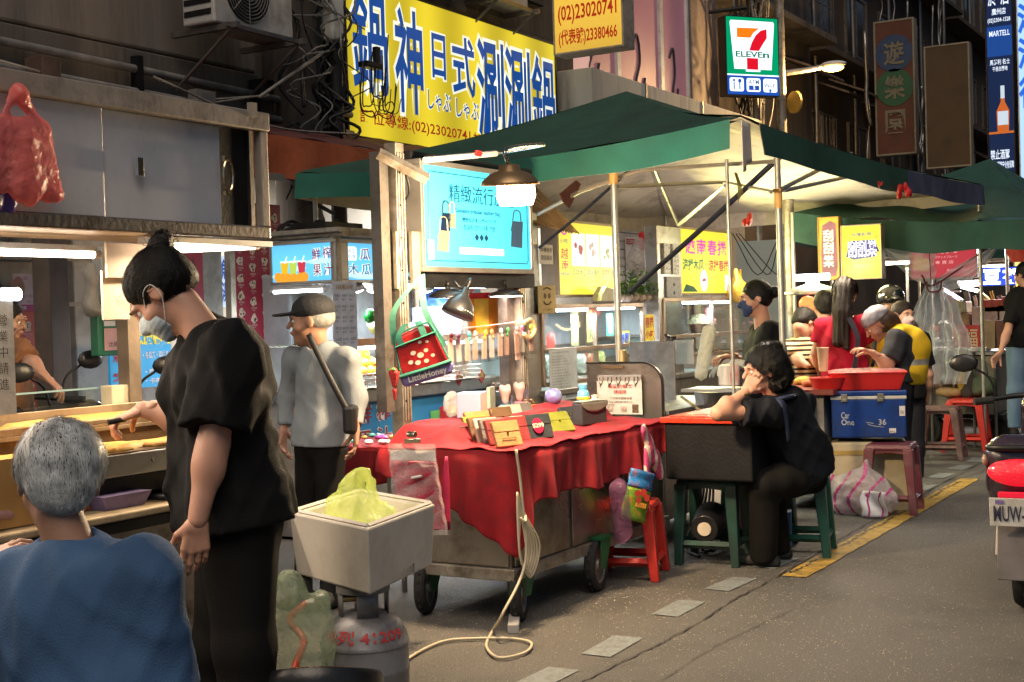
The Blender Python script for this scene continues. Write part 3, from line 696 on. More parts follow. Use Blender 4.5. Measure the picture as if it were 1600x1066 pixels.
# AC units
def ac_unit(c, lb, s=1.0):
 t = thing('air_conditioner', lb, 'air conditioner', c, 'air conditioner units on the walls'); c = np.asarray(c)
 g = MB(); g.b2(c+A3(-.3,-.42,0), c+A3(0,.42,.56)); g.build('case', M('aged_white_metal', (.42,.41,.39), .5, var=.1, sc=5, dirt=(.25,.22,.19)), t, bevel=.015)
 g = MB(); g.cyl(c+A3(.001,-.08,.28), c+A3(.006,-.08,.28), .235, n=28); g.build('fan_opening', black, t)
 for k in range(9):
  g = MB(); r = .03+k*.025; g.tube([c+A3(.02, -.08+r*math.cos(a), .28+r*math.sin(a)) for a in np.linspace(0, 6.283, 19)], .003, 4, sm=False); g.build('guard_ring', greycable, t)
 g = MB();
 for a in range(8): g.tube([c+A3(.022,-.08,.28), c+A3(.022,-.08+.24*math.cos(a*.785),.28+.24*math.sin(a*.785))], .003, 4, sm=False)
 g.build('guard_spoke', greycable, t)
 g = MB()
 for k in range(6): g.b2(c+A3(-.28,-.425,.06+k*.08), c+A3(-.03,-.42,.10+k*.08))
 g.build('side_grille', black, t)
 g = MB();
 for y in (-.36, .36): g.box(c+A3(-.15,y,-.03), (.62,.04,.04)); g.tube([c+A3(.12,y,-.03), c+A3(-.45,y,-.42)], .014, 5, sm=False)
 g.box(c+A3(.1,0,-.03), (.03,.84,.03)); g.build('bracket', steel_d, t)
 return t
c = onX(345, 36, -6.45); ac_unit(c+A3(0,.36,0), 'white air conditioner on brackets above the stall cabinet, at the top edge')
c = onX(760, 10, -6.75); ac_unit(c+A3(0,.4,.1), 'air conditioner above the big yellow sign at the top edge')
c = onX(745, -6, -6.8); ac_unit(c+A3(0,-.6,.12), 'partly hidden air conditioner left of the one above the yellow sign')
# junction box, little stickers
q = onX(520, 25, -6.7); g = MB(); g.box(q, (.12,.16,.42)); g.build('meter_box', white_p, bevel=.02, label='white plastic junction box left of the yellow sign', cat='junction box')
# orange and maroon shop awning
p = onX(400, 190, -6.9); q = onX(606, 240, -6.9)
t = thing('awning', 'orange and maroon fabric shop awning behind the cabinet', 'awning', (-6.7,(p[1]+q[1])/2,2.5))
zt = q[2]+.35; y0, y1 = 6.4, 10.2
g = MB(); g.grid(lambda a, b: A3(-6.95+.75*b, y0+(y1-y0)*a, 2.98-.26*b+.01*math.sin(a*40)), 40, 6); g.build('canopy', M('maroon_canvas', (.07,.015,.015), .8, sc=6, bump=.3), t, thick=.01)
g = MB(); g.grid(lambda a, b: A3(-6.2+.015*math.sin(a*46)*b, y0+(y1-y0)*a, 2.72-.30*b), 60, 5); g.build('valance', M('orange_canvas', (.40,.09,.03), .75, var=.2, sc=5, bump=.3), t, thick=.008)
# utility cable bundle in front of the facade
t = thing('utility_post', 'dark utility column wrapped in tangled cables left of the yellow sign', 'utility pole', (-6.75, 8.5, 0))
g = MB(); g.cyl((-6.85,8.35,0), (-6.85,8.35,8), .19, .17, 12); g.build('column', concrete_d, t, smooth='auto')
g = MB(); g.cyl((-6.75,8.72,0), (-6.72,8.72,8), .07, .06, 10); g.build('conduit', cable, t, smooth='auto')
def wires(t, n, base, spread, z0, z1, r=(.006,.02), mat=cable, wob=.12, sd=0):
 rg = np.random.RandomState(sd)
 for i in range(n):
  x, y = base[0]+rg.uniform(-.5,.5)*spread[0], base[1]+rg.uniform(-.5,.5)*spread[1]; P = []
  a, b = sorted(rg.uniform(z0, z1, 2)); b = max(b, a+.6)
  for z in np.linspace(a, b, 7): P.append((x+rg.normal(0, wob*.4), y+rg.normal(0, wob), z))
  g = MB(); g.tube(P, rg.uniform(*r), 5, 4); g.build('loose_cable', mat, t, smooth=True)
wires(t, 40, (-6.68, 8.45), (.2,.75), 2.2, 5.6, sd=1); wires(t, 16, (-6.6, 8.5), (.1,.8), 2.4, 5.0, (.004,.01), greycable, .16, 2)
rg = np.random.RandomState(5)
for i in range(13):
 c = A3(-6.6, 9.12+rg.normal(0,.13), 3.25+rg.normal(0,.05)); r = rg.uniform(.10, .26)
 g = MB(); g.tube([c+A3(rg.normal(0,.02), -r*.3, rg.uniform(.1,.5)), c+A3(0, -r*.4, -.05), c+A3(0, 0, -r*.6), c+A3(0, r*.6, -r*.5), c+A3(0, r*.9, rg.uniform(-.2,.2))], rg.uniform(.003,.006), 5, 5); g.build('cable_loop', cable, t, smooth=True)
for z in (3.5,):
 g = MB(); g.box((-6.6, 9.02, z), (.1,.22,.05)); g.box((-6.58,9.08,z+.08), (.05,.06,.16)); g.build('insulator_arm', black, t, bevel=.01)
for i, (a, b) in enumerate((((0,95),(415,150)), ((240,120),(560,210)), ((60,120),(420,148)))):
 p = onX(*a, -6.3); q = onX(*b, -6.5); mid = (p+q)/2-A3(0,0,.12); g = MB(); g.tube([p, mid, q], .008, 5); g.build('overhead_wire', greycable, label=['thin grey wire sagging across the concrete wall above the cabinet', 'wire running from the cabinet top to the cable tangle', 'second lower wire hanging across the concrete beam'][i], cat='cable', smooth=True)
g = MB(); p = onX(405, 152, -6.4); q = onX(505, 82, -6.5); g.tube([p, q], .013, 6, sm=False); g.build('conduit_pipe', greycable, label='pale slanting conduit pipe beside the dark utility column', cat='pipe', smooth=True)
# cables against the far dark block
t = thing('cable_riser', 'dense bundle of hanging cables on the dark block left of the store sign', 'cables', (-7.0, 18.6, 3))
wires(t, 26, (-6.95, 18.9), (.2,1.6), 3.4, 8, (.012,.035), cable, .08, 9); wires(t, 10, (-6.85, 18.9), (.1,1.8), 3.4, 8, (.008,.02), greycable, .08, 10)
t = thing('cable_riser', 'ragged pipes and cables on the block right of the street lamp', 'cables', (-7.4, 29, 3))
wires(t, 20, (-7.3, 29), (.2,8), 3.2, 9, (.015,.05), steel_d, .05, 12)
# left griddle stall
gs = thing('griddle_stall', 'steel street food stall with overhead cabinet and hot griddle at the left', 'food stall', (-3.5, 2.6, 0))
X0, Y0, Y1 = -3.2, .6, 3.71
g = MB(); g.b2((-3.8,Y0,1.72), (X0,Y1-.05,1.735)); g.build('cabinet_floor', M('cabinet_underside', (.45,.36,.25), .5, .2, var=.2, sc=6, dirt=(.3,.22,.13)), gs)
g = MB(); g.b2((-3.8,Y0,2.12), (X0-.01,Y1-.02,2.14)); g.b2((-3.81,Y0,1.735), (-3.79,Y1-.02,2.12)); g.b2((-3.79,Y1-.04,1.735), (X0-.03,Y1-.02,2.12)); g.build('cabinet_shell', steel_d, gs)
g = MB(); g.b2((-3.76,3.43,1.74), (-3.24,3.66,2.1)); g.build('cabinet_interior', black, gs)
cab = g = MB(); g.b2((X0-.02,Y0,2.085), (X0+.025,Y1+.01,2.15)); g.build('top_rail', beige, gs, bevel=.004)
g = MB(); g.b2((X0-.02,Y0,1.70), (X0+.02,Y1+.005,1.745)); g.build('bottom_rail', steel_d, gs, bevel=.006)
g = MB(); g.b2((X0-.015,Y1-.035,1.745), (X0+.018,Y1+.005,2.085)); g.build('side_rail', beige, gs, bevel=.004)
doorm = M('blued_steel_door', (.62,.63,.67), .42, .3, var=.12, sc=2.2, bump=.03, bsc=12, dirt=(.46,.45,.47), dsc=1.5)
for a, b, off in ((Y0, 2.965, .0), (2.97, 3.50, -.012)):
 g = MB(); g.b2((X0-.014+off,a,1.745), (X0-.002+off,b,2.085)); dr = g.build('door', doorm, gs, bevel=.003)
 if b < 3:
  q = onX(218, 261, X0+.006); g = MB(); g.box(q, (.012,.03,.062)); g.build('lock', M('chrome', (.7,.7,.68), .15, 1., bump=0), dr, bevel=.003)
 else:
  q = onX(357, 275, X0+.012); g = MB(); pts = [q+A3(0,.023*math.cos(a_),.055*math.sin(a_)) for a_ in np.linspace(0,6.283,17)]; g.tube(pts, .0045, 6, sm=False); g.box(q-A3(.006,0,-.058), (.012,.03,.02)); g.box(q-A3(.006,0,.06), (.012,.03,.014)); g.build('handle', M('brass_chrome', (.6,.5,.33), .2, 1., bump=0), dr, smooth='auto')
q = onX(394,172,X0+.03); g = MB(); g.box(q, (.02,.03,.05)); g.build('clip', beige, gs)
# light tubes under the cabinet
def tubelight(t, a, b, r=.013, mat=tube_w, col=(1,.78,.58), power=14, nm='light_tube', light=True):
 a = np.asarray(a, float); b = np.asarray(b, float)
 g = MB(); g.cyl(a, b, r, n=10); o = g.build(nm, mat, t, smooth='auto')
 d = nrm(b-a); g = MB(); g.cyl(a-d*.03, a, r*1.15, n=10); g.cyl(b, b+d*.03, r*1.15, n=10); up = A3(0,0,r*1.6); g.box((a+b)/2+up, (abs((b-a)[0])+.02, abs((b-a)[1])+.02, .02)); g.build('tube_holder', white_p, o)
 if light:
  mid = (a+b)/2-A3(0,0,.03); ang = math.atan2(d[1], d[0]); L = np.linalg.norm(b-a)
  lamp('tube_glow', 'AREA', mid, power, col, L, (Matrix.Rotation(ang, 3, 'Z')), t, size_y=.03)
 return o
tubelight(gs, (-3.6,1.6,1.655), (-3.6,3.27,1.655), power=13)
tubelight(gs, (-3.42,3.40,1.665), (-3.5,3.98,1.70), power=7)
tubelight(gs, (-3.35,1.5,1.69), (-3.35,2.62,1.69), power=7)
g = MB(); q0 = onX(162,432,-3.55); g.b2((-3.565,3.29,1.575), (-3.555,3.55,1.695)); g.b2((-3.60,3.30,1.43), (-3.59,3.42,1.6)); g.build('hanging_board', M('cream_board', (.55,.43,.30), .6, var=.06, sc=4), label='cream boards hanging behind the cook under the cabinet light', cat='board')
# frame posts, counter, griddle
g = MB(); g.b2((-3.92,3.665,0), (-3.86,3.725,1.72)); g.build('post', M('brown_post', (.17,.13,.09), .5, .5, var=.2, sc=10), gs)
g = MB(); g.b2((-3.86,Y0,.05), (-3.28,3.70,.80)); g.build('cart_body', steel_d, gs, bevel=.01)
g = MB(); g.b2((-3.5,Y0,.80), (-3.17,3.66,.825)); g.build('counter', M('oily_wood_counter', (.42,.33,.2), .4, var=.25, sc=8, dirt=(.25,.17,.09)), gs, bevel=.006)
g = MB(); g.b2((-3.22,Y0,.765), (-3.172,3.66,.798)); g.build('counter_edge', black, gs)
g = MB(); g.b2((-3.28,Y0,.925), (-3.265,3.68,.995)); fa_ = g.build('fascia', steel, gs, bevel=.003)
g = MB()
for y in (2.99, 3.19): g.cyl((-3.263,y,.965+.01*(y-3)), (-3.268,y,.965), .0085, n=10)
g.build('bolt_hole', black, fa_)
g = MB(); g.b2((-3.84,Y0,.86), (-3.30,3.68,.925)); g.build('griddle_base', black, gs)
ironp = M('oiled_griddle_iron', (.06,.04,.025), .25, .6, var=.5, sc=7, bump=.1, dirt=(.25,.13,.04))
g = MB(); g.b2((-3.6,Y0,.985), (-3.27,3.68,1.0)); g.build('griddle_plate', ironp, gs, bevel=.003)
g = MB(); g.b2((-3.62,Y0,1.0), (-3.60,3.72,1.075)); g.build('inner_splash_wall', M('browned_steel', (.30,.19,.1), .4, .7, var=.35, sc=6, dirt=(.12,.07,.03)), gs)
g = MB(); g.b2((-3.84,Y0,1.045), (-3.585,3.72,1.06)); g.b2((-3.60,Y0,1.06), (-3.585,3.72,1.085)); g.b2((-3.855,Y0,1.0), (-3.84,3.72,1.115)); g.build('upper_tray', M('warm_tray_steel', (.5,.4,.28), .35, .8, var=.2, sc=5, dirt=(.3,.2,.1)), gs, bevel=.002)
def pancake(c, rx, ry, h, lb, sd):
 rg = np.random.RandomState(sd); P = []; g = MB(); n = 30; V = []
 rr = 1+.08*np.sin(np.arange(n)*.9+sd)+rg.normal(0,.02,n)
 for k, (s_, z) in enumerate(((1,0),(1.0,h*.6),(.93,h),(.5,h*1.1),(0,h))):
  for i in range(n): a = 2*math.pi*i/n; V.append((c[0]+rx*rr[i]*s_*math.cos(a), c[1]+ry*rr[i]*s_*math.sin(a), c[2]+z+rg.normal(0,.0008)))
 g.add(V, [(k*n+i, k*n+(i+1)%n, (k+1)*n+(i+1)%n, (k+1)*n+i) for k in range(4) for i in range(n)])
 g.build('pancake', M('golden_pancake', (.62,.36,.08), .55, var=.3, sc=14, bump=.5, bsc=60, dirt=(.40,.18,.04), dsc=9, sss=.1), smooth=True, label=lb, cat='pancake', group='pancakes on the griddle')
pancake((-3.71,3.35,1.061), .105, .36, .03, 'thick golden pancake on the upper tray at the back', 1)
pancake((-3.42,3.12,1.001), .10, .17, .014, 'flat golden pancake on the griddle beside the spatula', 2)
pancake((-3.37,3.42,1.001), .085, .19, .013, 'flat golden pancake at the griddle end by the cook', 3)
pancake((-3.43,2.75,1.001), .09, .16, .012, 'flat pancake on the griddle behind the grey haired man', 4)
g = MB(); g.b2((-3.255,1.0,.83), (-3.24,2.72,1.03)); g.build('wind_board', M('orange_plywood', (.42,.23,.07), .55, var=.2, sc=5, bump=.1, dirt=(.3,.15,.05)), label='tan plywood wind board standing at the left end of the griddle', cat='board')
g = MB(); g.b2((-3.95,1.6,1.06), (-3.942,3.58,1.172)); gl = g.build('glass_screen', glass('screen_glass', (.92,.97,.95), .3), gs)
g = MB(); g.b2((-3.953,1.6,1.172), (-3.939,3.58,1.178)); g.build('glass_edge', lit('green_glass_edge', (.55,.75,.6), .25), gl)
q = onX(186, 622, -3.9); g = MB(); g.box(q, (.06,.125,.10)); g.build('carton', M('cream_carton', (.52,.46,.3), .7), label='small cream carton standing behind the griddle by the brown post', cat='box', bevel=.003)
a = onX(4, 470, -3.5); b = onX(10, 648, -3.5); g = MB(); g.b2((-3.51,a[1]-.06,b[2]), (-3.49,a[1]+.03,a[2])); pp = g.build('notice_strip', M('aluminium_strip', (.45,.47,.48), .4, .5), label='vertical aluminium notice strip at the left picture edge', cat='sign')
fq = Fr((-3.489,a[1]-.05,b[2]), (0,1,0), (0,0,1), .07, a[2]-b[2]); letters(pp, fq, ink, [('營', .25,.78,.75,.88), ('業', .25,.64,.75,.74), ('中', .25,.50,.75,.60), ('請', .25,.36,.75,.46), ('進', .25,.22,.75,.32)])
g = MB(); g.cyl((-3.50,a[1],a[2]+.02),(-3.50,a[1]+.06,a[2]+.02), .02); g.build('small_lamp', tube_c, label='small cold white lamp on top of the notice strip', cat='lamp')
# things on the counter
g = MB(); c = onZ(30, 790, .86); g.frustum((-3.36,2.55,.826), (.16,.24), (.2,.3), .07); g.build('tub', M('bright_red_plastic', (.55,.02,.02), .4, var=.1, sc=8, bump=.05), label='red plastic tub on the counter beside the seated man', cat='tub', bevel=.006)
blob('plastic_bag', [E_((-3.30,2.42,.86), (.10,.14,.045)), E_((-3.28,2.56,.87), (.05,.08,.03))], .008, film('pinkish_bag_film', (.7,.45,.45), .8), disp=crumple(.012, 40), label='crumpled white and pink bag on the counter at the left edge', cat='bag')
g = MB(); g.frustum((-3.30,3.05,.826), (.10,.16), (.13,.2), .045); g.build('paper_tray', M('purple_paper', (.2,.16,.32), .7, sc=20), label='purple printed paper tray on the counter right of the seated man', cat='tray')
g = MB(); g.frustum((-3.36,3.0,.828), (.08,.12), (.1,.15), .06); g.build('paper_tray', M('orange_paper', (.6,.17,.06), .7), label='orange paper tray tucked behind the purple one', cat='tray')
g = MB(); g.b2((-3.40,3.22,.826), (-3.24,3.42,.845)); g.ell((-3.36,3.30,.86), (.04,.05,.03)); g.ell((-3.30,3.36,.85), (.06,.05,.015)); g.build('black_pouch', blackp, label='dark pouch and lid lying on the shelf in front of the cook', cat='pouch', smooth=True)
# pink and purple carrier bags hanging on the cabinet
def carrier(name, c, w, h, mat, lb, sd=0, nrmx=(1,0,0)):
 c = np.asarray(c, float); n = A3(*nrmx); s_ = np.cross([0,0,1], n)
 q = lambda y, z: c+s_*w*y+A3(0,0,h*z)
 pr = [C(q(-.30,-.05), q(-.40,-.80), w*.11, w*.15, .06, fl=(n,.45)), C(q(.30,-.05), q(.42,-.85), w*.11, w*.15, .06, fl=(n,.45)), C(q(0,-.15), q(0,-.78), w*.22, w*.26, .05, fl=(n,.5)), C(q(-.32,0), q(-.12,.42), w*.085, w*.05, .02, fl=(n,.5)), C(q(.30,0), q(.02,.42), w*.085, w*.05, .02, fl=(n,.5)), E_(q(-.05,.45), (w*.10,w*.12,h*.10), k=.02), C(q(-.30,-.1), q(.3,-.1), w*.07, w*.07, .05, fl=(n,.5))]
 return blob(name, pr, .007, mat, disp=lambda P: crumple(.010, 30, sd)(P)+folds(.006, 22, sd, axis=A3(0,0,1))(P), label=lb, cat='bag', group='carrier bags hanging from the cabinet')
carrier('carrier_bag', (X0+.07, 2.60, 1.98), .24, .21, film('coral_bag_film', (.85,.24,.22), .85, .3), 'crinkled coral pink carrier bags tied on the cabinet door at the left', 1)
carrier('carrier_bag', (X0+.03, 2.49, 1.96), .22, .23, film('violet_bag_film', (.13,.10,.45), .93, .3), 'violet carrier bag hanging at the left edge behind the pink one', 2)
blob('plastic_bag', [E_((X0+.05,2.34,2.06), (.05,.07,.04))], .007, film('brown_bag_film', (.25,.15,.08), .9), disp=crumple(.01, 45, 4), label='knotted brown bag above the violet carrier bag', cat='bag')
# leather goods cart
ct = thing('goods_cart', 'wheeled steel vendor cart under the red velvet cloth', 'vendor cart', (-3.5, 6.0, 0))
cx0, cx1, cy0, cy1 = -3.80, -3.12, 5.22, 6.90
g = MB(); g.b2((cx0,cy0,.25), (cx1,cy1,.74)); g.build('body_core', steel_d, ct)
pan = M('warm_steel_panel', (.38,.34,.29), .3, .9, var=.18, sc=3, bump=.08, bsc=9, dirt=(.2,.16,.12), dsc=4)
for i, (a, b) in enumerate(((cy0+.02, 5.76), (5.80, 6.34), (6.38, 6.88))):
 g = MB(); g.b2((cx1,a,.26), (cx1+.012,b,.73)); g.build('panel', pan, ct, bevel=.004)
g = MB(); g.b2((cx0+.02,cy0-.012,.26), (cx1-.01,cy0,.73)); g.build('panel', pan, ct, bevel=.004)
g = MB(); g.b2((cx0-.02,cy0-.03,.20), (cx1+.03,cy0+.015,.255)); g.b2((cx0-.02,cy1-.02,.20), (cx1+.03,cy1+.02,.255)); g.b2((cx1-.02,cy0+.015,.20), (cx1+.03,cy1-.02,.255)); g.b2((cx0-.02,cy0+.015,.20), (cx0+.03,cy1-.02,.255)); g.build('chassis_rail', galv, ct, bevel=.004)
g = MB(); g.b2((cx0-.03,cy0-.03,.74), (cx1+.03,cy1+.03,.765)); g.build('table_top', steel_d, ct)
g = MB(); g.b2((cx0-.03,cy0+.2,.765), (-3.50,cy1+.03,.875)); g.build('back_shelf', steel_d, ct)
def wheel(t, c, r=.135, w=.05, yaw=0., fork=None):
 """wheel standing on the ground, axle direction set by yaw"""
 c = np.asarray(c, float); R = Rz(yaw)@Ry(math.pi/2)
 g = MB(); prof = [(r*.72,-w/2),(r*.93,-w/2),(r,-w*.3),(r,w*.3),(r*.93,w/2),(r*.72,w/2),(r*.72,-w/2)]; g.lathe(prof, c, 28, R); ty = g.build('wheel', rubber, t, smooth='auto')
 g = MB(); g.lathe([(0,-w*.32),(r*.2,-w*.42),(r*.25,-w*.2),(r*.66,-w*.2),(r*.73,-w*.42),(r*.73,w*.42),(r*.66,w*.2),(r*.25,w*.2),(r*.2,w*.42),(0,w*.36)], c, 24, R); g.build('rim', M('worn_white_rim', (.22,.21,.19), .4, .5, var=.2, dirt=(.2,.17,.13)), ty, smooth='auto')
 g = MB();
 for k in range(20):
  a = k*math.pi/10; d = R@A3(math.cos(a)*r, math.sin(a)*r, 0); g.box(c+d*1.0, (.012,.012,.012), Rz(yaw))
 g.build('tread', rubber, ty)
 if fork is not None:
  gm = M('green_fork_paint', (.01,.12,.045), .45, .2, var=.2, sc=8, dirt=(.01,.05,.02)); ax = R@A3(0,0,1)
  g = MB()
  for s_ in (-1, 1):
   e = c+ax*s_*(w*.5+.012); top = A3(c[0],c[1],fork)+ax*s_*(w*.5+.012)+A3(.0,.02,0)
   P = [e+A3(0,-.022,-.02), e+A3(0,.022,-.02), top+A3(0,.07,0), top+A3(0,-.045,0)]; g.prism(P, ax*s_*.006)
  g.box((c[0],c[1]+.03,fork), (w+.05,.12,.015)); g.build('fork', gm, t)
wheel(ct, (-3.13,5.30,.135), yaw=.35, fork=.27); wheel(ct, (-3.10,6.02,.135), .13, yaw=.15, fork=.27)
wheel(ct, (-3.62,5.26,.13), .13, yaw=.3, fork=.26); wheel(ct, (-3.75,6.6,.13), .13, fork=.26)
g = MB(); g.box((-3.08,5.16,.02), (.05,.22,.04), .5); g.build('chock', M('grey_chock', (.35,.34,.32), .6), label='grey metal wheel chock by the front cart wheel', cat='wheel chock', bevel=.003)
# posts
for (x, y, z1, nm) in ((-3.86,5.48,2.27,'a'), (-3.9,6.72,1.68,'b')):
 g = MB(); g.b2((x-.035,y-.07,.76), (x+.035,y+.0,z1));
 for k in range(3): g.b2((x+.035,y-.066+k*.022,.9), (x+.045,y-.055+k*.022,z1-.05))
 p_ = g.build('post', galv, ct, bevel=.003)
 g = MB()
 for z in np.arange(1.0, z1-.1, .16): g.cyl((x+.046,y-.06,z), (x+.05,y-.06,z), .006, n=6)
 g.build('hole_row', black, p_)
 g = MB(); g.b2((x-.06,y-.16,.95), (x+.0,y-.09,z1-.05)); g.build('post_angle', steel_d, ct)
for k, (v0, v1, u) in enumerate(((363,452,622),(363,452,647))):
 a = onX(u, v1, -3.85); b = onX(u+8, v0, -3.85); g = MB(); g.b2((-3.855,a[1]-.03,a[2]), (-3.83,a[1]+.035,b[2])); g.build('bracket_plate', M('yellowed_plate', (.42,.38,.26), .5, .5, sc=10, dirt=(.2,.16,.1)), ct, bevel=.003)
g = MB(); g.tube([onX(632,262,-3.84), onX(640,300,-3.84), onX(628,330,-3.84), onX(630,380,-3.83), onX(626,420,-3.83), onX(640,436,-3.83)], .008, 6); g.build('post_cable', cable, ct, smooth=True)
g = MB(); a = onX(610,252,-3.86); b = onX(668,280,-3.7); g.tube([a-A3(0,.1,-.03), b], .03, 4, sm=False); g.build('slanting_arm', galv, ct)
g = MB(); g.b2((-3.93,5.68,1.56), (-3.85,6.80,1.645)); g.b2((-3.93,5.6,2.21), (-3.87,6.84,2.25)); g.build('cross_beam', black, ct)
# bag sign light box
bl = onX(663,420,-3.82); tr = onX(827,262,-3.82)
fr = Fr((-3.82,5.63,1.665), (0,1,0), (0,0,1), 1.075, .515)
cy_face = lit('cyan_sign_face', (.03,.46,.72), .85, base=(.05,.35,.5), band=(1, 5.6, .8))
lb = sign_box('bag_sign', 'glowing cyan light box sign with leather handbags above the red cloth cart', fr, cy_face, M('aluminium_frame', (.42,.39,.35), .4, .8, sc=8), .12, .028)
di = lit('slate_letter', (.02,.10,.18), .5); wi = lit('white_glow_letter', (.75,.95,1.), 1.1)
letters(lb, fr, di, [('精緻流行皮包', .22,.66,.84,.84)], .004)
letters(lb, fr, di, [('Exquisite popular leather bag', .27,.545,.69,.60), ('絶妙な人気レザーバッグ', .33,.465,.65,.515), ('정교한 인기 가죽 가방', .34,.385,.64,.44)], .005, .01)
g = MB()
for k in range(3): x = .46+k*.045; fr.poly(g, [(x-.02,.315),(x,.275),(x+.02,.315),(x,.355)], .005)
g.tube([fr.P(x,y,.004) for x,y in ((.04,.10),(.04,.90),(.055,.94),(.96,.94),(.97,.9),(.97,.1),(.955,.06),(.06,.06),(.04,.10))], .0022, 4, sm=False); g.build('line_print', di, lb)
g = MB(); fr.rect(g, .30,.135,.72,.205,.004); g.build('white_strip', lit('white_strip_print', (.8,.95,1.), 1.2), lb)
letters(lb, fr, lit('pale_grey_letter', (.4,.6,.7), .8), [('可客製化 歡迎選購', .38,.15,.68,.19)], .006)
def bagprint(col, nm, x, y, w, h, hh=.12):
 g = MB(); fr.poly(g, [(x,y),(x+w*.9,y-.01),(x+w,y+h),(x+.02,y+h*.98)], .005); g.tube([fr.P(x+w*.2,y+h,.006), fr.P(x+w*.3,y+h+hh*.8,.006), fr.P(x+w*.55,y+h+hh,.006), fr.P(x+w*.8,y+h+hh*.8,.006), fr.P(x+w*.85,y+h,.006)], .004, 4); fr.poly(g, [(x+.0,y+h*.6),(x+w*.95,y+h*.6),(x+w,y+h),(x+.02,y+h)], .007); g.build('bag_print', lit(nm, col, .5), lb)
bagprint((.02,.04,.09), 'navy_bag_print', .135,.36,.09,.18); bagprint((.5,.5,.32), 'olive_bag_print', .20,.40,.07,.14); bagprint((.85,.72,.33), 'cream_bag_print', .10,.16,.11,.20,.14); bagprint((.06,.11,.16), 'slate_bag_print', .79,.24,.13,.28,.12)
g = MB(); fr.slab(g, .012,.07,.06,.26,.01,.014); st = g.build('sticker', paper, lb); letters(st, fr, redink, [('品質', .018,.19,.055,.24), ('保證', .018,.10,.055,.15)], .016)
lamp('bag_sign_glow', 'AREA', fr.P(.5,.5,.06), 7, (.45,.85,1.), 1.0, aim((1,0,-.15)), lb, size_y=.45)
# hooded lamps
def dish(name, c, r, tilt, power, col, lb, yaw=0., flat=False, mat=None, hang=None):
 c = np.asarray(c, float); t = thing(name, lb, 'lamp', c, 'hooded lamps over the goods cart'); R = Rz(yaw)@Rx(tilt); h = r*(.35 if flat else .75)
 g = MB(); g.lathe([(r*1.0,0),(r*.97,h*.25),(r*.75,h*.65),(r*.35,h),(r*.12,h*1.1),(0,h*1.12)], c, 32, R); g.lathe([(r*.12,h*1.05),(r*.12,h*1.45),(0,h*1.45)], c, 16, R); g.build('shade', mat or blackp, t, smooth=True, thick=.003)
 g = MB(); g.lathe([(0,-.002),(r*.9,-.002),(r*.93,h*.12)], c, 32, R); g.build('diffuser', lit('lamp_disc_'+name+('w' if col[2] < .8 else 'c'), col, 16), t, smooth=True)
 dn = R@A3(0,0,-1); lamp('lamp_glow', 'SPOT', c+dn*.03, power, col, r*.5, aim(dn), t, spot=rad(150))
 if hang is not None: g = MB(); g.tube([c+R@A3(0,0,h*1.4)]+[np.asarray(x, float) for x in hang], .012, 8); g.build('arm', black, t, smooth=True)
 return t
c = at(806,300,6.15); brz = M('bronze_shade', (.30,.19,.09), .35, .6, var=.15, sc=6)
tl_ = thing('hanging_lamp', 'big bronze hooded lamp with glowing white drum in front of the cyan sign', 'lamp', c, 'hooded lamps over the goods cart')
R = Rz(.5)@Rx(.12)
g = MB(); g.lathe([(.135,-.015),(.13,0),(.09,.035),(.05,.05),(.045,.075),(0,.08)], c+A3(-.03,0,.05), 36, R); g.build('shade', brz, tl_, smooth=True, thick=.003)
g = MB(); g.lathe([(0,-.075),(.075,-.07),(.09,-.03),(.085,.03),(0,.04)], c+A3(.0,0,.01), 28, R); g.build('diffuser', lit('lamp_drum', (1.,.84,.62), 22), tl_, smooth=True)
lamp('lamp_glow', 'POINT', c-A3(0,0,.15), 190, (1.,.72,.42), .09, parent=tl_)
hp = onX(775,240,-3.75); g = MB(); g.tube([c+A3(-.03,0,.12), c+A3(-.04,0,.2), hp+A3(.3,.0,.02), hp], .009, 8); g.build('gooseneck', M('chrome_neck', (.6,.57,.5), .25, 1., bump=0), tl_, smooth=True)
g = MB(); g.tube([onX(664,250,-3.78), hp], .016, 8, sm=False); g.build('bar', white_p, tl_, smooth='auto')
g = MB(); q = onX(745,240,-3.74)
for k in range(6): a = k*1.05; g.ell(q+A3(.01,.02*math.cos(a),.012*math.sin(a)), (.012,.02,.006), 8)
g.build('red_knot', M('red_ribbon', (.5,.02,.02), .6), tl_, smooth=True)
dish('disc_lamp', at(700,463,7.0), .10, .1, 9, (.95,.93,1.), 'black round lamp with cold white disc left under the cyan sign', .5, True, hang=[at(700,440,7.0)])
dish('disc_lamp', at(791,463,7.55), .10, -.02, 9, (1.,.72,.6), 'black round lamp with pinkish white disc right under the cyan sign', .5, True, hang=[at(788,440,7.5)])
c = at(717,484,6.85); R_ = Rz(.4)@Rx(-.25)@Ry(.35); t = thing('bell_lamp', 'unlit black bell shaped lamp shade hanging between the two disc lamps', 'lamp', c)
g = MB(); g.lathe([(.085,-.03),(.083,-.01),(.07,.03),(.04,.065),(.02,.085),(.016,.12),(0,.12)], c, 32, R_); g.build('shade', blackp, t, smooth=True, thick=.003)
g = MB(); g.tube([c+R_@A3(0,0,.11), c+R_@A3(0,0,.17), at(722,450,6.9), at(710,440,6.9)], .008, 6); g.build('arm', black, t, smooth=True)
g = MB()
for k in range(9): a = .3+k*.2; g.ell(c+R_@A3(.0805*math.cos(-a+.6),.0805*math.sin(-a+.6)-.004,-.004), .0035, 6)
g.build('rim_hole', white_p, t)
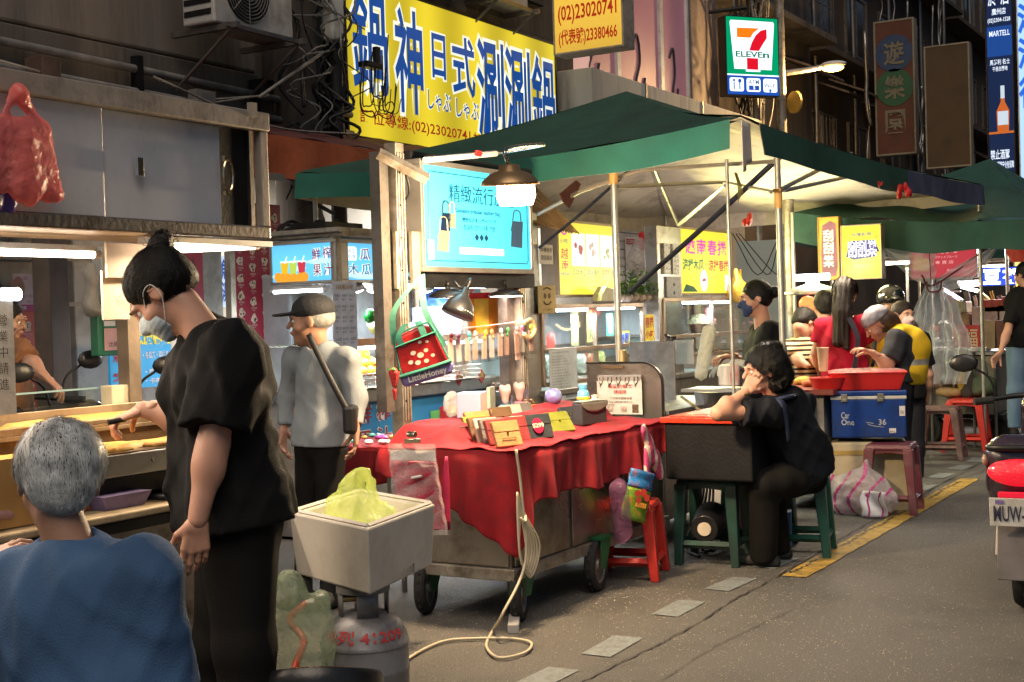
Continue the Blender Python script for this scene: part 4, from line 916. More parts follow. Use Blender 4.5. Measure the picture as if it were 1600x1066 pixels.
# red velvet cloth
def path_pt(s):
 """plan path around the table: left end, rounded corner, front, right end"""
 pts = [(-3.80,5.16),(-3.2,5.16),(-3.10,5.17),(-3.065,5.22),(-3.06,5.32),(-3.06,6.80),(-3.065,6.90),(-3.12,6.95),(-3.5,6.96)]
 P = np.array(pts); L = np.r_[0, np.cumsum(np.linalg.norm(np.diff(P, axis=0), axis=1))]; return A3(np.interp(s, L, P[:,0]), np.interp(s, L, P[:,1]), 0)
S0, S1 = 0., 2.62
def hemlen(s):
 k = [(0,.10),(.2,.14),(.3,.17),(.42,.26),(.55,.33),(.68,.43),(.73,.46),(.81,.31),(.90,.22),(1.08,.245),(1.23,.215),(1.48,.25),(1.66,.235),(1.88,.215),(2.13,.19),(2.33,.155),(2.48,.15),(2.75,.2)]
 return np.interp(s, [a for a, b in k], [b for a, b in k])
def drape(u, v):
 s = S0+(S1-S0)*u; p = path_pt(s); q = path_pt(s+.02); tdir = nrm(q-p) if np.linalg.norm(q-p) > 1e-6 else A3(-1,0,0); out = A3(tdir[1], -tdir[0], 0)
 L = hemlen(s)*1.02; fold = (.020*math.sin(s*13+.6+v)+.014*math.sin(s*27+1-v*1.5)+.006*math.sin(s*61+v*3))*(v**.7)+.014*v
 if .62 < s < .88: fold += .03*v*math.sin((s-.62)/.26*math.pi)
 z = .795-.012*min(v*8, 1)-L*v+.004*math.sin(s*60)*v
 return p+out*(fold-.012*(1-min(v*8,1)))+A3(0,0,z-(.0))
def zt(x, y):
 """top surface: front shelf, slope, back shelf"""
 z = np.interp(x, [-3.95,-3.52,-3.44,-3.06], [.887,.885,.805,.793]); k = min(max((y-5.2)/.22, 0), 1); z = .795+(z-.795)*(k*k*(3-2*k))
 return z+.004*math.sin(x*31+y*9+math.sin(y*7))+.004*math.sin(y*23+x*7)+.005*max(0,math.sin(x*13-y*17))**6+.004*max(0,math.sin(x*21+y*11))**8
cl = MB(); cl.grid(drape, 260, 26)
cl.grid(lambda a, b: A3(-3.06-.75*b, 5.165+1.79*a, zt(-3.06-.75*b, 5.165+1.79*a)), 110, 50)
cl.build('velvet_cloth', redvel, smooth=True, thick=.004, label='red velvet cloth draped over the goods cart with a hanging corner', cat='cloth')
# side table with cloth
stt = thing('side_table', 'low side table behind the cart covered in red velvet with small toys', 'table', (-4.2,5.95,0))
g = MB(); g.b2((-4.50,5.58,.70), (-3.96,6.5,.73)); g.build('table_top', wood, stt)
for x in (-4.46,-4.0):
 for y in (5.62,6.46): g = MB(); g.cyl((x,y,0), (x,y,.70), .014, n=8); g.build('leg', steel_d, stt)
def dr2(u, v):
 P = np.array([(-4.53,6.4),(-4.53,5.6),(-4.50,5.55),(-4.45,5.54),(-3.97,5.54)]); L = np.r_[0, np.cumsum(np.linalg.norm(np.diff(P, axis=0), axis=1))]; s = u*L[-1]
 p = A3(np.interp(s, L, P[:,0]), np.interp(s, L, P[:,1]), 0); o = A3(-1,0,0) if s < .8 else A3(0,-1,0); return p+o*(.012*math.sin(s*24)+.01)*v+A3(0,0,.745-(.17+.03*math.sin(s*7))*v)
cl = MB(); cl.grid(dr2, 120, 12); cl.grid(lambda a, b: A3(-4.53+.57*a, 5.54+.95*b, .745+.004*math.sin(a*20+b*9)), 20, 20)
cl.build('table_cloth', redvel, smooth=True, thick=.004, label='red velvet cloth covering the low side table behind the hanging pouch', cat='cloth')
cols = [(.6,.05,.3),(.08,.25,.6),(.75,.6,.1),(.5,.1,.5),(.1,.5,.35),(.7,.7,.7),(.8,.3,.1),(.45,.35,.7)]
rg = np.random.RandomState(3)
for i in range(44):
 x, y = rg.uniform(-4.48,-3.98), rg.uniform(5.58,6.35); c = cols[i % 8]; s_ = rg.uniform(.022,.045); z = .75
 g = MB(); mt = M('toy_colour_%d' % (i % 8), c, .3, coat=.4, var=.25, sc=30, bump=.05)
 if i % 3: g.ell((x,y,z+s_*.45), (s_,s_*.8,s_*.45), 8, Rz(rg.uniform(0,6)));
 else: g.box((x,y,z+s_*.3), (s_*1.4,s_*1.1,s_*.6), rg.uniform(0,6))
 nm = ['pink','blue','yellow','purple','teal','white','orange','lilac'][i % 8]
 g.build('small_toy', mt, smooth='auto', bevel=0, label='%s wrapped trinket among many on the red side table' % nm, cat='toy', group='wrapped trinkets on the side table, %s ones' % nm)
g = MB(); q = A3(-3.95,5.55,.80); g.ell(q, (.05,.06,.025), 10); g.build('yellow_toy', M('yellow_toy', (.8,.6,.04), .4), label='bright yellow packet at the corner of side table and cart', cat='toy', smooth=True)
# goods on the cart
# wallets leaning in rows on the front ledge
def wallet(c, w, h, d, yaw, lean, mat, lb, flap=None, extra=None, grp=None):
 c = np.asarray(c, float); R = Rz(yaw)@Rx(-lean)
 t = thing('wallet', lb, 'wallet', c, grp); g = MB(); g.box(c+R@A3(0,0,h/2), (w,d,h), R); g.build('cover', mat, t, bevel=.004)
 g = MB(); g.box(c+R@A3(0,-d*.55,h*.78), (w*.98,d*.2,h*.42), R); g.build('flap', flap or mat, t, bevel=.003)
 g = MB(); g.cyl(c+R@A3(0,-d*.62,h*.52), c+R@A3(0,-d*.85,h*.52), .006, n=10); g.build('snap', M('brass_snap', (.6,.45,.2), .25, 1., bump=0), t)
 if extra: extra(t, c, R, w, h, d)
 return t
leather = lambda n, c: M(n, c, .42, var=.18, sc=12, bump=.25, bsc=90, coat=.15)
tan = leather('tan_leather', (.36,.20,.08)); brown = leather('brown_leather', (.12,.07,.035)); dk = leather('charcoal_leather', (.035,.04,.045)); cream = leather('cream_leather', (.45,.38,.28)); olive = leather('olive_weave', (.20,.22,.03)); mar = leather('maroon_leather', (.18,.03,.03)); gre = leather('grey_leather', (.13,.12,.11))
def wpos(u, v): p = onZ(u, v, .806); p[0] = min(p[0], -3.10); return p
Y_ = math.pi/2
seqs = [(757,690,brown,'brown wallet at the left end of the leaning row'), (766,692,cream,'cream edged wallet second from the left end of the row'), (775,693,gre,'grey wallet third from the left end of the row'), (784,695,mar,'dark red wallet tucked behind the tan one'), (797,698,tan,'tan leather wallet with a snap strap in front of the row'),
  (812,690,mar,'maroon wallet between the tan and the price tagged wallet'), (822,688,cream,'pale wallet just left of the price tagged wallet')]
def tanx(t, c, R, w, h, d):
 g = MB(); g.tube([c+R@A3(x,-d*.8,z) for x, z in ((-.04,h*.22),(-.04,h*.3),(.04,h*.3),(.04,h*.22))], .0018, 5, sm=False); g.build('zip_line', brown, t)
def tagx(t, c, R, w, h, d):
 f = Fr(c+R@A3(-w/2,-d*.9,0), R@A3(1,0,0), R@A3(0,0,1), w, h); g = MB(); f.disc(g, .42, .5, .033, .002, 24, 1.15); s_ = g.build('price_tag', M('crimson_tag', (.5,.01,.05), .5), t)
 letters(s_, f, M('cream_tag_letter', (.8,.75,.5), .6), [('$299', .21,.40,.64,.60)], .004, .01)
seqs = [(749,688,olive,'olive wallet at the far left end of the leaning row'), (753,680,tan,'tan wallet half hidden in the second row at the left'), (790,672,brown,'dark brown wallet in the second row behind the tan one'), (805,668,cream,'cream wallet in the second row behind the maroon one'), (822,664,gre,'grey wallet in the second row behind the price tag')]+seqs
for i, (u, v, mt, lb_) in enumerate(seqs):
 p = onZ(u, v, .80 if v > 683 else .815)
 wallet(p, .15 if mt is tan else .135, .125, .018, Y_-.38, .42, mt, lb_, extra=tanx if mt is tan else None)
wallet(onZ(845,686,.80), .16, .125, .02, Y_-.38, .35, dk, 'charcoal wallet with a crimson round 299 price tag', extra=tagx)
wallet(onZ(881,675,.80), .17, .12, .016, Y_-.3, .65, olive, 'olive green woven leather purse right of the price tag')
wallet(onZ(868,660,.83), .16, .06, .016, Y_-.3, .9, gre, 'grey wallets lying behind the olive purse')
wallet(onZ(896,664,.80), .12, .11, .02, Y_-.25, .55, dk, 'shiny black wallet leaning between the olive purse and the black bag')
c = onZ(928,664,.80); R = Rz(Y_-.28); t = thing('shoulder_bag', 'black flap shoulder bag standing at the right end of the red cloth', 'handbag', c)
g = MB(); g.box(c+R@A3(0,.03,.062), (.20,.075,.125), R); g.build('body', dk, t, bevel=.01)
g = MB(); g.grid(lambda a, b: c+R@A3(.101*math.cos(math.pi*a)*(1-.0*b), .03-.041-.003, .125-.055*b*math.sin(math.pi*a)), 24, 4); g.grid(lambda a, b: c+R@A3(-.101+.202*a, -.012+.08*b, .128), 4, 2); g.build('flap', leather('grey_suede_flap', (.16,.155,.13)), t, thick=.004, smooth='auto')
# back shelf goods
def topz(u, v, z=.89): return onZ(u, v, z)
c = topz(738,652); R = Rz(.35); t = thing('gift_box', 'small lilac paper gift box with printed side on the red shelf', 'box', c)
g = MB(); g.box(c+R@A3(0,0,.065), (.125,.16,.128), R); g.build('box', M('lilac_paper', (.30,.30,.45), .5, var=.06, sc=6), t, bevel=.005)
f = Fr(c+R@A3(.0635,-.075,.008), R@A3(0,1,0), (0,0,1), .15, .112); g = MB(); f.rect(g, .0,.0,1,1,.001); g.build('printed_side', M('peach_print', (.55,.33,.28), .5, var=.3, sc=30, col2=(.6,.5,.45)), t)
for (u, v, col, lb_) in ((790,640,(.10,.32,.48),'little pink doll on a blue base in a clear box'), (812,635,(.65,.28,.42),'little pink doll on a pink base in a clear box')):
 c = topz(u, v); t = thing('doll', lb_, 'toy', c); g = MB(); g.cyl(c, c+A3(0,0,.028), .033, .03, 20); g.build('base', M('doll_base_%d' % u, col, .4, coat=.3), t, smooth='auto')
 blob('body', [E_(c+A3(0,0,.055), (.02,.02,.028)), E_(c+A3(0,0,.10), (.033,.028,.026)), E_(c+A3(-.01,-.022,.125), (.008,.008,.012)), E_(c+A3(.01,.022,.125), (.008,.008,.012))], .004, M('doll_pink', (.65,.42,.38), .4), t)
 g = MB(); g.b2(c-A3(.042,.042,0), c+A3(.042,.042,.15)); g.build('clear_box', glass('clear_pack', (.97,.97,.97), .2), t)
c = topz(865,632,.89); g = MB(); g.lathe([(.01,0),(.035,.008),(.05,.035),(.05,.05),(.042,.075),(.02,.09),(0,.09)], c, 20); g.build('round_toy', M('blue_violet_toy', (.25,.35,.62), .3, coat=.5, col2=(.2,.1,.35), sc=25), label='round blue and violet patterned toy pot on the red shelf', cat='toy', smooth=True)
c = topz(840,634,.885); g = MB(); g.lathe([(.06,0),(.062,.005),(.03,.008),(.0,.009)], c, 20); g.build('orange_clip', M('orange_toy', (.75,.25,.02), .4), label='flat orange toy ring in front of the blue violet pot', cat='toy', smooth=True)
g = MB(); c = topz(826,634,.885)
for k in range(9): g.ell(c+A3(RNG.normal(0,.02),RNG.normal(0,.03),.012+.01*(k%3)), (.012,.016,.009), 8)
g.build('charm_heap', M('gold_charm', (.4,.3,.16), .3, .6, var=.5, sc=60), label='heap of gold and white charms beside the orange ring', cat='charms', smooth=True)
c = topz(912,632,.885); t = thing('bottle', 'small sky blue bottle with yellow ribbon on the red shelf', 'bottle', c)
g = MB(); g.lathe([(.035,0),(.037,.01),(.037,.05),(.03,.075),(.02,.085),(.02,.09)], c, 20); g.build('body', M('sky_blue_plastic', (.15,.45,.62), .2, coat=.4), t, smooth='auto')
g = MB(); g.cyl(c+A3(0,0,.09), c+A3(0,0,.115), .024, n=20); g.build('cap', M('sky_blue_cap', (.12,.42,.65), .4), t, smooth='auto')
g = MB(); g.lathe([(.038,.028),(.041,.034),(.038,.045)], c, 20); g.ell(c+A3(.03,-.02,.02), (.015,.02,.012), 8); g.build('ribbon', M('yellow_ribbon', (.75,.5,.03), .5), t, smooth=True)
c = topz(930,637,.885); g = MB(); g.lathe([(.02,0),(.042,.008),(.048,.03),(.03,.045),(.018,.05),(.02,.07),(0,.07)], c, 20); g.build('jar', M('pearl_plastic', (.55,.48,.45), .25, coat=.4), label='pearly squat jar with purple cap right of the blue bottle', cat='jar', smooth='auto')
c = topz(706,652,.88); blob('packed_toy', [E_(c+A3(0,0,.07), (.02,.07,.07)), E_(c+A3(0,.05,.03), (.03,.07,.03))], .007, film('clear_wrap', (.7,.65,.62), .45), disp=crumple(.008, 50), label='clear wrapped toys standing left of the lilac gift box', cat='toy')
c = topz(762,640,.88); g = MB(); g.box(c+A3(0,.04,.065), (.02,.12,.12), .3); g.build('card_pack', M('green_printed_card', (.25,.35,.2), .5, var=.5, sc=40, col2=(.5,.45,.4)), label='green topped printed card pack behind the gift box', cat='toy')
# red and green child's bag on the left post, strawberry charm beneath
c = at(653,545,6.15); t = thing('hanging_bag', "child's red nylon bag with green trim and strap hanging on the post", 'bag', c)
ex = nrm(A3(math.cos(.75), math.sin(.75), .24)); n_ = nrm(np.cross(ex, [0,0,1.])); ez = np.cross(n_, ex)*-1; ez = ez if ez[2] > 0 else -ez
def LP(x, z, y=0): return c+ex*x+ez*z+n_*y
rn = M('red_nylon', (.52,.02,.02), .35, var=.15, sc=14, bump=.2); gn = M('green_webbing', (.02,.17,.12), .6, var=.15, sc=30); pn = M('violet_nylon', (.16,.13,.33), .4, var=.2, sc=12, bump=.2)
if np.dot(n_, CAM-c) < 0: n_ = -n_
g = MB(); P = [LP(-.115,-.10,.02),LP(.125,-.10,.02),LP(.085,.085,.02),(LP(.05,.10,.02)),LP(-.09,.075,.02),LP(-.105,.05,.02)]; g.prism(P, -n_*.06); g.build('pouch', rn, t, bevel=.012)
g = MB(); P = [LP(-.105,-.155,.025),LP(.12,-.15,.025),LP(.145,-.11,.025),LP(.12,-.09,.025),LP(-.115,-.095,.025)]; g.prism(P, -n_*.075); g.build('bottom_pouch', pn, t, bevel=.012)
g = MB(); g.tube([LP(-.12,-.10,.03),LP(0,-.098,.034),LP(.13,-.092,.03)], .009, 8); g.tube([LP(-.105,.035,.027),LP(0,.045,.03),LP(.095,.055,.027)], .011, 6, flat=.4); g.tube([LP(-.11,-.09,.025),LP(-.10,.05,.025),LP(-.08,.085,.02),LP(.05,.105,.02),LP(.085,.08,.022),LP(.122,-.09,.025)], .005, 6); g.ribbon([LP(-.07,.03,.03),LP(-.075,.08,.03),LP(-.03,.125,.02)], ex*.03, .004); g.ribbon([LP(.04,.05,.03),LP(.035,.10,.02),LP(.03,.12,.0)], ex*.03, .004); g.build('trim', gn, t, smooth='auto')
hk = c+A3(0,.05,.34); g = MB(); g.ribbon([LP(-.10,.05,.01), LP(-.06,.2,.02), hk], ex*.03, .003); g.ribbon([LP(.12,-.02,.01), LP(.075,.16,.02), hk], ex*.03, .003); g.build('strap', M('pale_green_webbing', (.10,.35,.24), .6, var=.15, sc=30), t, smooth='auto')
f = Fr(LP(-.1,-.15,.0265), ex, ez, .22, .045); letters(t, f, M('cream_print', (.75,.72,.6), .6), [('LittleHoney', .08,.1,.9,.9)], .002, .02)
g = MB()
for (x, z, r) in ((-.03,-.012,.013),(.012,.028,.009),(.045,.022,.008),(.0,-.03,.016),(-.052,-.05,.012),(.03,-.015,.011),(.055,-.045,.010),(-.02,-.06,.014),(.02,-.062,.012)): g.add([LP(x+r*math.cos(a), z+r*.8*math.sin(a), .0275) for a in np.linspace(0,6.28,13)[:-1]], [tuple(range(12))])
g.build('patch', M('white_yellow_patch', (.7,.62,.35), .6, var=.4, sc=60, col2=(.75,.72,.7)), t)
c = at(616,590,6.1); t = thing('strawberry_charm', 'knitted red strawberry charm hanging under the child bag', 'charm', c)
blob('berry', [C(c+A3(0,0,.02), c+A3(.0,.0,-.035), .026, .012, .02)], .004, M('strawberry_red', (.55,.03,.03), .6, var=.3, sc=90, bump=.5), t)
blob('tail', [C(c+A3(0,0,-.06), c+A3(.0,.0,-.10), .012, .006, .01)], .004, M('strawberry_red'), t)
g = MB();
for k in range(5): a = k*1.256; g.prism([c+A3(0,0,.045), c+A3(.03*math.cos(a),.03*math.sin(a),.035), c+A3(.03*math.cos(a+.6),.03*math.sin(a+.6),.03)], (0,0,.004))
g.build('leaf_cap', M('felt_green', (.03,.2,.04), .8), t)
# clear pouch with maroon trousers clipped at the front left corner
c = at(645,700,5.85); t = thing('clipped_pouch', 'clear plastic pouch with a maroon garment clipped to the cloth', 'packed garment', at(645,840,5.85))
R = Rz(rad(20)); ex = R@A3(1,0,0); n_ = R@A3(0,-1,0)
def LP(x, z, y=0): return c+ex*x+A3(0,0,1)*z+n_*(y+.02*math.sin(x*20+z*9))+ex*(-z*.10)
g = MB(); g.grid(lambda a, b: LP(-.10+.20*a+.0*b, -.06-.30*b, .008+.006*math.sin(b*22+a*5)*math.sin(a*3.14)), 20, 30); g.build('garment', M('maroon_cloth', (.30,.02,.05), .7, var=.3, sc=20, bump=.5), t, smooth=True, thick=.006)
g = MB(); g.grid(lambda a, b: LP(-.11+.22*a, .02-.40*b, .018+.006*math.sin(b*31+a*9)), 24, 34); g.build('pouch', film('pouch_film', (.75,.72,.72), .30, .12, 18, .8), t, smooth=True)
g = MB(); g.grid(lambda a, b: LP(-.105+.21*a, -.01-.045*b, .012), 8, 3); g.build('band', M('grey_white_band', (.5,.48,.46), .5), t, smooth=True)
g = MB(); g.tube([LP(-.02,-.13,.03), LP(.03,-.12,.03)], .006, 5); g.build('buckle', white_p, t)
g = MB(); g.box(c+A3(0,0,.03), (.07,.02,.02), R); g.cyl(c+A3(-.02,0,.06)-n_*-.01, c+A3(.02,0,.06)-n_*-.01, .014, n=10); g.build('clip', M('steel_clip', (.5,.45,.35), .25, 1., bump=0), t, smooth='auto', bevel=.002)
c2 = at(695,828,5.9); g = MB(); g.tube([c2+A3(0,.03,.32), c2+A3(0,.02,.2), c2+A3(.01,0,0)], [.012,.03,.03], 8, flat=.3); g.build('garment', M('crimson_cloth_strip', (.35,.01,.06), .6), label='crimson garment end hanging right of the clear pouch', cat='garment', smooth=True)
# row of charm pouches on a string between the posts
t = thing('display_string', 'pink string between the cart posts carrying a row of clear charm packs', 'string', (-3.86,6.2,1.36))
L0, L1 = A3(-3.85,5.56,1.345), A3(-3.85,6.74,1.375)
g = MB(); g.tube([L0, (L0+L1)/2-A3(0,0,.012), L1], .003, 5); g.build('string', M('pink_string', (.6,.3,.3), .6), t, smooth=True)
cc = ['yellow','blue','sky blue','red','pink','teal','cream','golden','orange','white','green','pale pink','rose']
cv = [(.7,.6,.05),(.05,.3,.6),(.2,.5,.65),(.6,.12,.12),(.7,.25,.35),(.08,.35,.35),(.6,.5,.4),(.75,.5,.05),(.6,.35,.15),(.7,.7,.7),(.1,.4,.15),(.65,.4,.42),(.6,.15,.25)]
for i in range(14):
 k = (i+.5)/14; p = L0+(L1-L0)*k+A3(.012+.01*(i%2),0,-.012*math.sin(k*3.14)); j = i % 13; tl2 = RNG.uniform(-.05,.05)
 pk = thing('charm_pack', '%s charm pack on the string, %s' % (cc[j], ('leftmost' if i == 0 else 'rightmost' if i == 13 else 'between the %s and the %s one' % (cc[j-1], cc[(i+1) % 13]))), 'keyring', p, 'charm packs hung on the string', rz=0)
 R = Rx(tl2)
 g = MB(); g.box(p+R@A3(0,0,-.115), (.004,.046,.12), R); g.build('card', M('peach_card', (.62,.42,.34), .6, var=.1, sc=20) if i % 4 else M('pale_card', (.62,.58,.55), .6), pk)
 g = MB(); g.ell(p+R@A3(.008,RNG.uniform(-.01,.01),-.035), (.009,.016,.017), 8); g.ell(p+R@A3(.008,RNG.uniform(-.01,.01),-.06), (.008,.011,.013), 8); g.build('charm', M('charm_%d' % j, cv[j], .35, coat=.3), pk, smooth=True)
 g = MB(); g.box(p+R@A3(.006,0,-.10), (.018,.07,.185), R); g.build('film', glass('pack_film', (.96,.96,.96), .35, .12), pk)
p = at(1,1,1); p = onX(822,530,-3.84)
g = MB(); g.box(p+A3(0,-.1,-.03), (.012,.04,.17)); g.build('charm_pack', M('peach_card'), label='larger peach packed charm hanging at the right end beside the post', cat='keyring')
g = MB(); g.tube([onX(818,505,-3.8), onX(830,500,-3.8), onX(836,515,-3.8), onX(828,528,-3.8), onX(818,522,-3.8)], .012, 8); g.build('rope_loop', M('cream_rope', (.5,.42,.22), .6), label='cream rope loop hanging beside the right cart post', cat='rope', smooth=True)
c = onX(757,490,-4.3); t = thing('popcorn_bucket', 'big orange yellow striped bucket with red rim behind the lamps', 'bucket', c-A3(0,0,.12))
for k in range(24):
 a0, a1 = k*math.pi/12, (k+1)*math.pi/12; g = MB(); r0, r1 = .10, .115; z0, z1 = -.12, .09; b = c
 g.prism([b+A3(r0*math.cos(a0),r0*math.sin(a0),z0), b+A3(r0*math.cos(a1),r0*math.sin(a1),z0), b+A3(r1*math.cos(a1),r1*math.sin(a1),z1), b+A3(r1*math.cos(a0),r1*math.sin(a0),z1)], -.004*A3(math.cos(a0),math.sin(a0),0)); g.build('stripe', M('orange_stripe', (.65,.22,.01), .4) if (k//3) % 2 else M('yellow_stripe', (.75,.48,.04), .4), t)
g = MB(); g.lathe([(.115,.09),(.12,.10),(.118,.125),(.0,.125)], c, 24); g.build('rim', M('red_rim', (.5,.02,.02), .4), t, smooth='auto')
# snack bag and pink bag at the right end of the cart
q = lambda u, v: onX(u, v, -3.0); V, Q = sdf_mesh([C(q(1006,672), q(1022,715), .022, .04, .03, fl=(A3(1,0,0),.5)), C(q(1022,715), q(1030,742), .042, .035, .03, fl=(A3(1,0,0),.6)), C(q(1012,705), q(1010,748), .03, .025, .03, fl=(A3(1,0,0),.5))], .006, folds(.012, 40, 5, axis=A3(0,0,1)))
o = fast_mesh('plastic_bag', [(V, Q)], [M('pink_bag', (.50,.07,.18), .4, bump=.4), M('cream_bag_stripe', (.6,.48,.4), .4, bump=.4)], None); setp(o, 'pink and cream striped bag hanging at the right end of the cart', 'bag'); zz = V[Q].mean(1); o.data.polygons.foreach_set('material_index', (np.sin(zz[:,1]*120+zz[:,2]*30) > .3).astype(np.int32)) if len(o.data.polygons) == len(zz) else None
c = onX(995,775,-2.97); R = Rz(Y_-.5)@Ry(.3); t = thing('snack_pack', 'blue and green printed snack pack hanging off the right cart corner', 'snack bag', c-A3(0,0,.1))
for k, (col, z0, z1, nm) in enumerate((((.03,.22,.55),.04,.13,'blue'),((.15,.32,.03),-.13,.04,'green'))):
 g = MB(); g.grid(lambda a, b: c+R@A3((a-.5)*.15, -.022*math.sin(a*math.pi)*1.-.004*math.sin(b*9+k), z0+(z1-z0)*b), 14, 8); g.build('foil', M('foil_%s' % nm, col, .25, .3, var=.3, sc=20, bump=.4, dirt=(.5,.12,.03), dsc=22), t, smooth=True, thick=.02)
f = Fr(c+R@A3(-.07,-.046,-.11), R@A3(1,0,0), R@A3(0,0,1), .14, .22); g = MB()
for (x, y, r) in ((.25,.55,.018),(.5,.6,.02),(.7,.5,.018),(.35,.4,.016)): f.disc(g, x, y, r, .004)
g.build('candy_print', M('candy_red', (.5,.04,.03), .5), t); g = MB(); f.rect(g, .25,.25,.75,.36,.004); g.build('label_print', M('orange_label', (.75,.3,.02), .5), t)
letters(t, f, M('navy_letter', (.02,.03,.15), .5), [('JELLY', .3,.27,.7,.34)], .007)
blob('plastic_bag', [C(onX(965,765,-2.98), onX(975,830,-2.98), .05,.05,.03)], .009, film('violet_clear_film', (.35,.15,.3), .4), disp=folds(.014, 30, 2, axis=A3(0,0,1)), label='dark violet see through bag hanging under the right cart corner', cat='bag')
# cream power cord: bundle on the cart corner and run on the ground
t = thing('power_cord', 'cream power cord bundled at the cart corner and snaking over the road', 'cable', onZ(790,990))
b = onX(806,790,-3.04)
g = MB()
for k in range(6):
 o_ = k*.012; w = .03+.012*k; g.tube([b+A3(.01,0,.06), b+A3(.02,-w*.7+o_,-.05), b+A3(.03,-w+o_,-.2), b+A3(.03,o_,-.27-.012*k), b+A3(.03,w+o_,-.2), b+A3(.02,w*.5,-.05), b+A3(.01,0,.05)], .0055, 6)
g.tube([b+A3(.03,-.015,-.05), b+A3(.045,0,-.07), b+A3(.03,.03,-.05)], .007, 6); g.build('bundle', ivory, t, smooth=True)
pts = [b+A3(.01,0,.25), b+A3(.02,.02,.05), b+A3(.04,0,-.25)]+[onZ(x, y, .012) for x, y in ((770,985),(760,1010),(780,1028),(820,1020),(830,1005),(800,998),(740,998),(690,1003),(640,1028),(610,1060),(560,1120))]
pts.insert(3, onZ(785,960,.12)); g = MB(); g.tube(pts, .0065, 7, 8); g.build('run', ivory, t, smooth=True)
# box, gas cylinder, fan and bag at the cook's feet
t = thing('foam_box', 'open dirty white polystyrene box on top of the gas cylinder', 'box', (-2.80,3.80,.49))
z0, z1 = .50, .725
A = onZ(575,826,z1); Bc = onZ(680,787,z1); Dd = onZ(452,800,z1); Cc = Bc+Dd-A; cen = (A+Cc)/2
top = np.array([A,Bc,Cc,Dd]); bot = cen+(top-cen)*.93; bot[:,2] = z0; inn = cen+(top-cen)*.86; inb = cen+(top-cen)*.80; inb[:,2] = z0+.03; inn[:,2] = z1-.002
foam = M('dirty_polystyrene', (.62,.58,.50), .8, var=.06, sc=6, bump=.12, bsc=150, dirt=(.48,.43,.36), dsc=3)
g = MB(); V = list(bot)+list(top)+list(inn)+list(inb); F = [(3,2,1,0)]+[(i,(i+1)%4,4+(i+1)%4,4+i) for i in range(4)]+[(4+i,4+(i+1)%4,8+(i+1)%4,8+i) for i in range(4)]+[(8+i,8+(i+1)%4,12+(i+1)%4,12+i) for i in range(4)]+[(12,13,14,15)]
g.add(V, F); g.build('shell', foam, t, bevel=.008)
rim = cen+(top-cen)*.93; g = MB()
for i in range(4):
 p, q = rim[i], rim[(i+1)%4]; g.tube([p+A3(0,0,.004), q+A3(0,0,.004)], .008, 4, sm=False)
g.build('rim_lip', foam, t)
e = nrm(Bc-A); n_ = nrm(np.cross(e, [0,0,1])); m_ = (bot[0]*.42+bot[1]*.58); g = MB(); g.tube([m_-e*.05+n_*.008+A3(0,0,.0), m_-e*.05+n_*.012+A3(0,0,.04), m_+e*.03+n_*.012+A3(0,0,.045), m_+e*.035+n_*.008+A3(0,0,.0)], .0035, 5, sm=False); g.build('moulded_handle', M('foam_shadow_groove', (.3,.27,.22), .9), t)
yb = film('lime_bag_film', (.66,.78,.22), .5, .22, 34, 1.)
c = cen+A3(-.09,-.02,-.03)
e1 = nrm(A3(*(Bc-A)[:2],0)); e2 = nrm(A3(*(Dd-A)[:2],0)); q = lambda x, y, z: cen+e1*x+e2*y+A3(0,0,z)
blob('plastic_bag', [E_(q(-.02,.02,-.09), (.15,.15,.07)), C(q(-.05,.03,-.05), q(-.04,.03,.08), .085,.04,.05), C(q(-.09,.04,.0), q(-.055,.035,.11), .05,.022,.03), C(q(-.04,.03,.10), q(.0,.0,.135), .022,.014,.02), C(q(.0,.0,.135), q(.055,-.02,.08), .013,.014,.01), C(q(.055,-.02,.08), q(.07,-.02,-.03), .014,.05,.02), E_(q(.11,-.02,-.05), (.08,.06,.06)), C(q(-.11,.1,-.03), q(-.13,.12,.03), .05,.02,.03)], .0055, yb, disp=lambda P: crumple(.012, 24, 2)(P)+folds(.009, 40, 6, axis=A3(0,0,1))(P), label='lime yellow plastic bag with one handle loop lining the polystyrene box', cat='bag')
# gas cylinder
gc = tuple(at(570,1000,4.62)[:2]); t = thing('gas_cylinder', 'grey gas cylinder with red stencilled digits under the polystyrene box', 'gas cylinder', (*gc,0))
gp = M('grey_cylinder_paint', (.22,.22,.23), .45, .3, var=.15, sc=8, bump=.1, dirt=(.12,.10,.09), dsc=7); r = .150
g = MB(); g.lathe([(r*.75,.0),(r*.8,.03),(r*.7,.04),(r*.95,.05),(r,.08),(r,.20),(r*1.015,.205),(r*1.015,.215),(r,.22),(r,.29),(r*1.02,.293),(r*1.02,.302),(r,.306),(r*.96,.335),(r*.8,.375),(r*.5,.40),(.03,.41),(.03,.43),(0,.43)], (*gc,0), 48); g.build('body', gp, t, smooth='auto')
g = MB()
for a0, a1 in ((-2.6,-1.9),(-1.2,-.3),(.4,1.2)):
 n = 10; rr = .085; V = [];
 for k in range(n+1):
  a = a0+(a1-a0)*k/n; V += [(gc[0]+rr*math.cos(a), gc[1]+rr*math.sin(a), .39), (gc[0]+rr*math.cos(a), gc[1]+rr*math.sin(a), .492)]
 g.add(V, [(2*k,2*k+2,2*k+3,2*k+1) for k in range(n)])
g.lathe([(.085,.474),(.09,.476),(.09,.495),(.085,.495),(.08,.485)], (*gc,0), 32); g.build('collar', gp, t, thick=.004, smooth='auto')
brs = M('brass_valve', (.45,.3,.12), .3, 1., var=.2, bump=.05)
g = MB(); g.cyl((*gc,.42),(*gc,.465), .018, n=12); g.cyl((gc[0],gc[1],.45),(gc[0]-.06,gc[1]-.05,.45), .013, n=10); g.cyl((*gc,.465),(*gc,.478), .028, n=10); g.build('valve', brs, t, smooth='auto')
